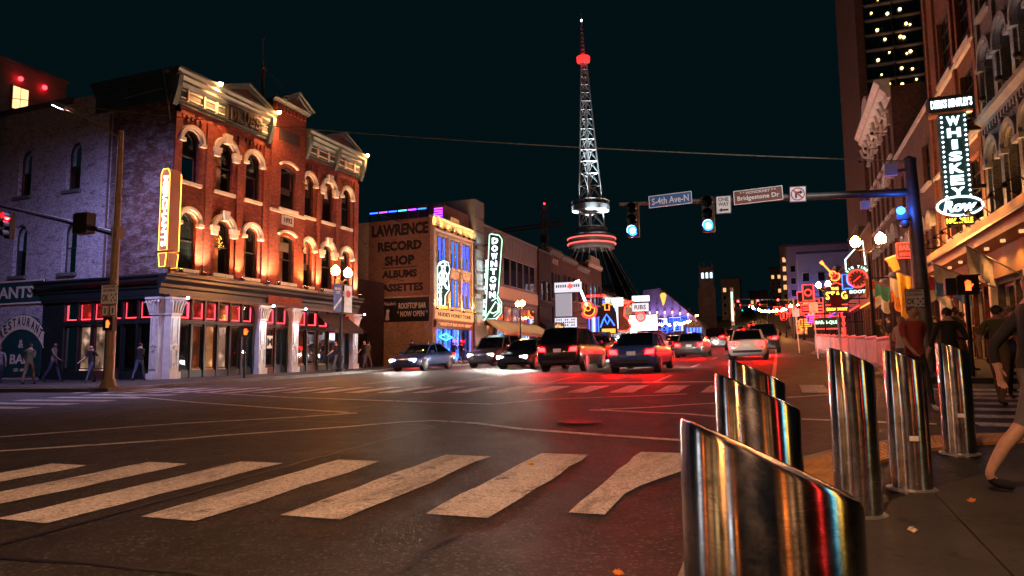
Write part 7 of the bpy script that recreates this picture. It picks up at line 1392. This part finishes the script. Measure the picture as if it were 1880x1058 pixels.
# ------------------------------------------------------------------ people
def person_mesh(name, pose, cols, hair_long=False):
    """one continuous body grown over a skeleton; regions coloured as clothes, skin and hair"""
    V = []; E_ = []; Rr = []
    def v(x, y, z, r, par=None, r2=None):
        V.append((x, y, z)); Rr.append((r, r2 or r)); i = len(V) - 1
        if par is not None: E_.append((par, i))
        return i
    st = pose.get('stride', .0); sw_ = pose.get('swing', 0.1); lean_ = pose.get('lean', 0.0)
    pel = v(0, 0, .96, .145, None, .115); sp = v(0, -.01 - lean_ * .3, 1.12, .135, pel, .10); chs = v(0, -.02 - lean_ * .7, 1.30, .155, sp, .115); nb_ = v(0, -.01 - lean_, 1.45, .085, chs); nk = v(0, -.02 - lean_, 1.52, .052, nb_); hd0 = v(0, -.035 - lean_, 1.585, .075, nk, .085); hd1 = v(0, -.03 - lean_, 1.665, .082, hd0, .10); v(0, -.015 - lean_, 1.735, .055, hd1, .07); v(0, -.125 - lean_, 1.635, .013, hd1)
    for s_ in (-1, 1):
        v(s_ * .088, -.02 - lean_, 1.645, .012, hd1)
        f = st * s_; kb = max(0, -f) * .5
        hip = v(s_ * .095, 0, .90, .098, pel); kn = v(s_ * .105, -f * .42 - .015, .50 + abs(f) * .01, .060, hip); cf = v(s_ * .105, -f * .55 + kb * .35, .34 + kb * .1, .056, kn); an = v(s_ * .105, -f * .80 + kb * .55, .10 + kb * .16, .038, cf); hl_ = v(s_ * .108, -f * .80 + kb * .55 - .03, .045 + kb * .16, .042, an, .036); v(s_ * .115, -f * .80 + kb * .5 - .17, .032 + kb * .06, .036, hl_, .026)
        sh = v(s_ * .185, -.01 - lean_ * .9, 1.41, .062, nb_); el_ = v(s_ * .235, -.01 + f * .5 * sw_ * 3 + .03, 1.13, .045, sh); bend = pose.get('bend', (0, 0))[0 if s_ < 0 else 1]
        wx, wy, wz = s_ * (.245 - bend * .08), -.04 - bend * .22 + f * sw_ * 2.2, .89 + bend * .30; wr_ = v(wx, wy, wz, .030, el_); d = (Vector((wx, wy, wz)) - Vector(V[el_])).normalized(); pm = Vector((wx, wy, wz)) + d * .07; pi_ = v(*pm, .034, wr_, .020)
        for q in range(4): b = pm + Vector((0, (q - 1.5) * .018, 0)) + d * .02; c1 = v(*(b + d * .035), .0095, pi_); v(*(b + d * (.062 + (.012, .02, .016, 0)[q]) + Vector((-s_ * .018, 0, 0))), .0085, c1)
        th = v(*(Vector((wx, wy, wz)) + d * .03 + Vector((-s_ * .012, -.032, 0))), .011, wr_); v(*(Vector((wx, wy, wz)) + d * .07 + Vector((-s_ * .016, -.042, 0))), .009, th)
    me = bpy.data.meshes.new(name); me.from_pydata(V, E_, []); ob = bpy.data.objects.new(name, me); C.objects.link(ob)
    md = ob.modifiers.new('skin', 'SKIN'); md.use_smooth_shade = True
    for i, r in enumerate(Rr): me.skin_vertices[0].data[i].radius = r
    me.skin_vertices[0].data[0].use_root = True; sb_ = ob.modifiers.new('sub', 'SUBSURF'); sb_.levels = 1; sb_.render_levels = 1
    dg = bpy.context.evaluated_depsgraph_get(); out = bpy.data.meshes.new_from_object(ob.evaluated_get(dg)); bpy.data.objects.remove(ob); bpy.data.meshes.remove(me); out.name = name
    out.materials.clear()
    for c in cols: out.materials.append(M[c])                  # skin, hair, top, bottoms, shoes
    shorts = pose.get('shorts', False); idx = []
    for p in out.polygons:
        x, y, z = p.center; lx_ = -lean_
        if z > 1.55: k = 1 if (z > 1.685 or (y > -.045 + lx_ and z > 1.58) or (hair_long and y > -.02 + lx_)) else 0
        elif z > 1.475: k = 0 if not hair_long or y < -.02 + lx_ else 1
        elif abs(x) > .17 and z < (1.0 if not pose.get('tee') else 1.2) and z > .6: k = 0
        elif z > .93: k = 2
        elif z > (.52 if shorts else .10): k = 3
        elif z > .10: k = 0
        else: k = 4
        idx.append(k)
    out.polygons.foreach_set('material_index', idx); out.polygons.foreach_set('use_smooth', [True] * len(out.polygons)); return out
POSES = [dict(stride=.0, bend=(.1, .1)), dict(stride=.34, swing=.35, bend=(.3, .2), tee=True), dict(stride=-.30, swing=.3, bend=(.9, .1)), dict(stride=.05, bend=(.95, .9), tee=True), dict(stride=.36, swing=.3, bend=(.2, .2), shorts=True, lean=.03)]
PAL = [('skin_light', 'hair_dark', 'cloth_black', 'cloth_denim', 'shoe_black'), ('skin_tan', 'hair_brown', 'cloth_red', 'cloth_black', 'shoe_white'), ('skin_dark', 'hair_dark', 'cloth_grey', 'cloth_navy', 'shoe_black'), ('skin_light', 'hair_blond', 'cloth_white', 'cloth_denim', 'shoe_white'), ('skin_light', 'hair_brown', 'cloth_navy', 'cloth_black', 'shoe_black'), ('skin_tan', 'hair_dark', 'cloth_olive', 'cloth_brown', 'shoe_black'), ('skin_light', 'hair_brown', 'cloth_black', 'cloth_grey', 'shoe_black')]
_pm = {}
def person(x, y, rz, pose, pal, label, h=1.0, group='people on the pavements'):
    key = (pose, pal)
    if key not in _pm: _pm[key] = person_mesh('person', POSES[pose], PAL[pal], pal in (1, 3))
    o = bpy.data.objects.new('person', _pm[key]); C.objects.link(o); on = .13 if (y > 19.5 and x > 3.4) or x < -20.9 else (.03 if x > .3 and y < 9.5 else .0); o.location = (x, y, gz(x, y) + on); o.rotation_euler.z = rz; o.scale = (h, h, h); tag(o, label, 'person', group); return o
person(1.90, 6.75, R(95), 4, 6, 'person in dark shorts and black shoes walking at the right edge', 1.02)
person(2.1, 13.2, R(20), 1, 1, 'person in a red shirt crossing behind the curved kerb bollards'); person(2.9, 14.6, R(200), 2, 0, 'person in black walking away on the right crosswalk'); person(3.5, 14.0, R(150), 1, 5, 'person in olive on the right crosswalk'); person(4.1, 15.4, R(10), 3, 4, 'person in navy holding both hands up on the right crosswalk', .97); person(3.3, 16.6, R(180), 0, 2, 'person in grey waiting by the far right corner'); person(4.35, 17.2, R(30), 2, 6, 'person in black with one raised arm at the far right corner', .98)
person(5.2, 17.0, R(-40), 1, 0, 'person in a black shirt stepping off the far right kerb', 1.03); person(2.6, 17.9, R(120), 3, 3, 'blond person in white near the barriers', .95)
cr_ = random.Random(5)
ORD = ('first', 'second', 'third', 'fourth', 'fifth', 'sixth', 'seventh', 'eighth', 'ninth', 'tenth', 'eleventh', 'twelfth', 'thirteenth', 'fourteenth', 'farthest'); CLO = ('black top and jeans', 'red top', 'grey top', 'white top', 'navy top', 'olive top', 'black top')
for i in range(15):
    x = cr_.uniform(3.7, 6.6); y = 20.6 + i * 1.15 + cr_.uniform(-.3, .3); person(x, y, cr_.uniform(0, 6.28), cr_.choice((0, 1, 2, 3)), pl_ := cr_.choice((0, 2, 4, 5, 6, 1)), ORD[i] + ' person along the right-hand shopfronts, wearing a ' + CLO[pl_], cr_.uniform(.94, 1.04), 'crowd along the right-hand shopfronts')
for i in range(14):
    x = cr_.uniform(-25.5, -22.0); y = 24 + i * 2.0 + cr_.uniform(-.8, .8)
    if i < 5: x = -26.2 - i * 1.7 + cr_.uniform(-.4, .4); y = cr_.uniform(18.8, 22.5)
    person(x, y, cr_.uniform(0, 6.28), cr_.choice((0, 1, 2, 3)), pl_ := cr_.choice((0, 2, 4, 5, 6, 0)), ORD[i] + (' person round the corner on the left pavement, in a ' if i < 5 else ' person along the left shopfronts, in a ') + CLO[pl_], cr_.uniform(.94, 1.04), 'people on the left pavement')
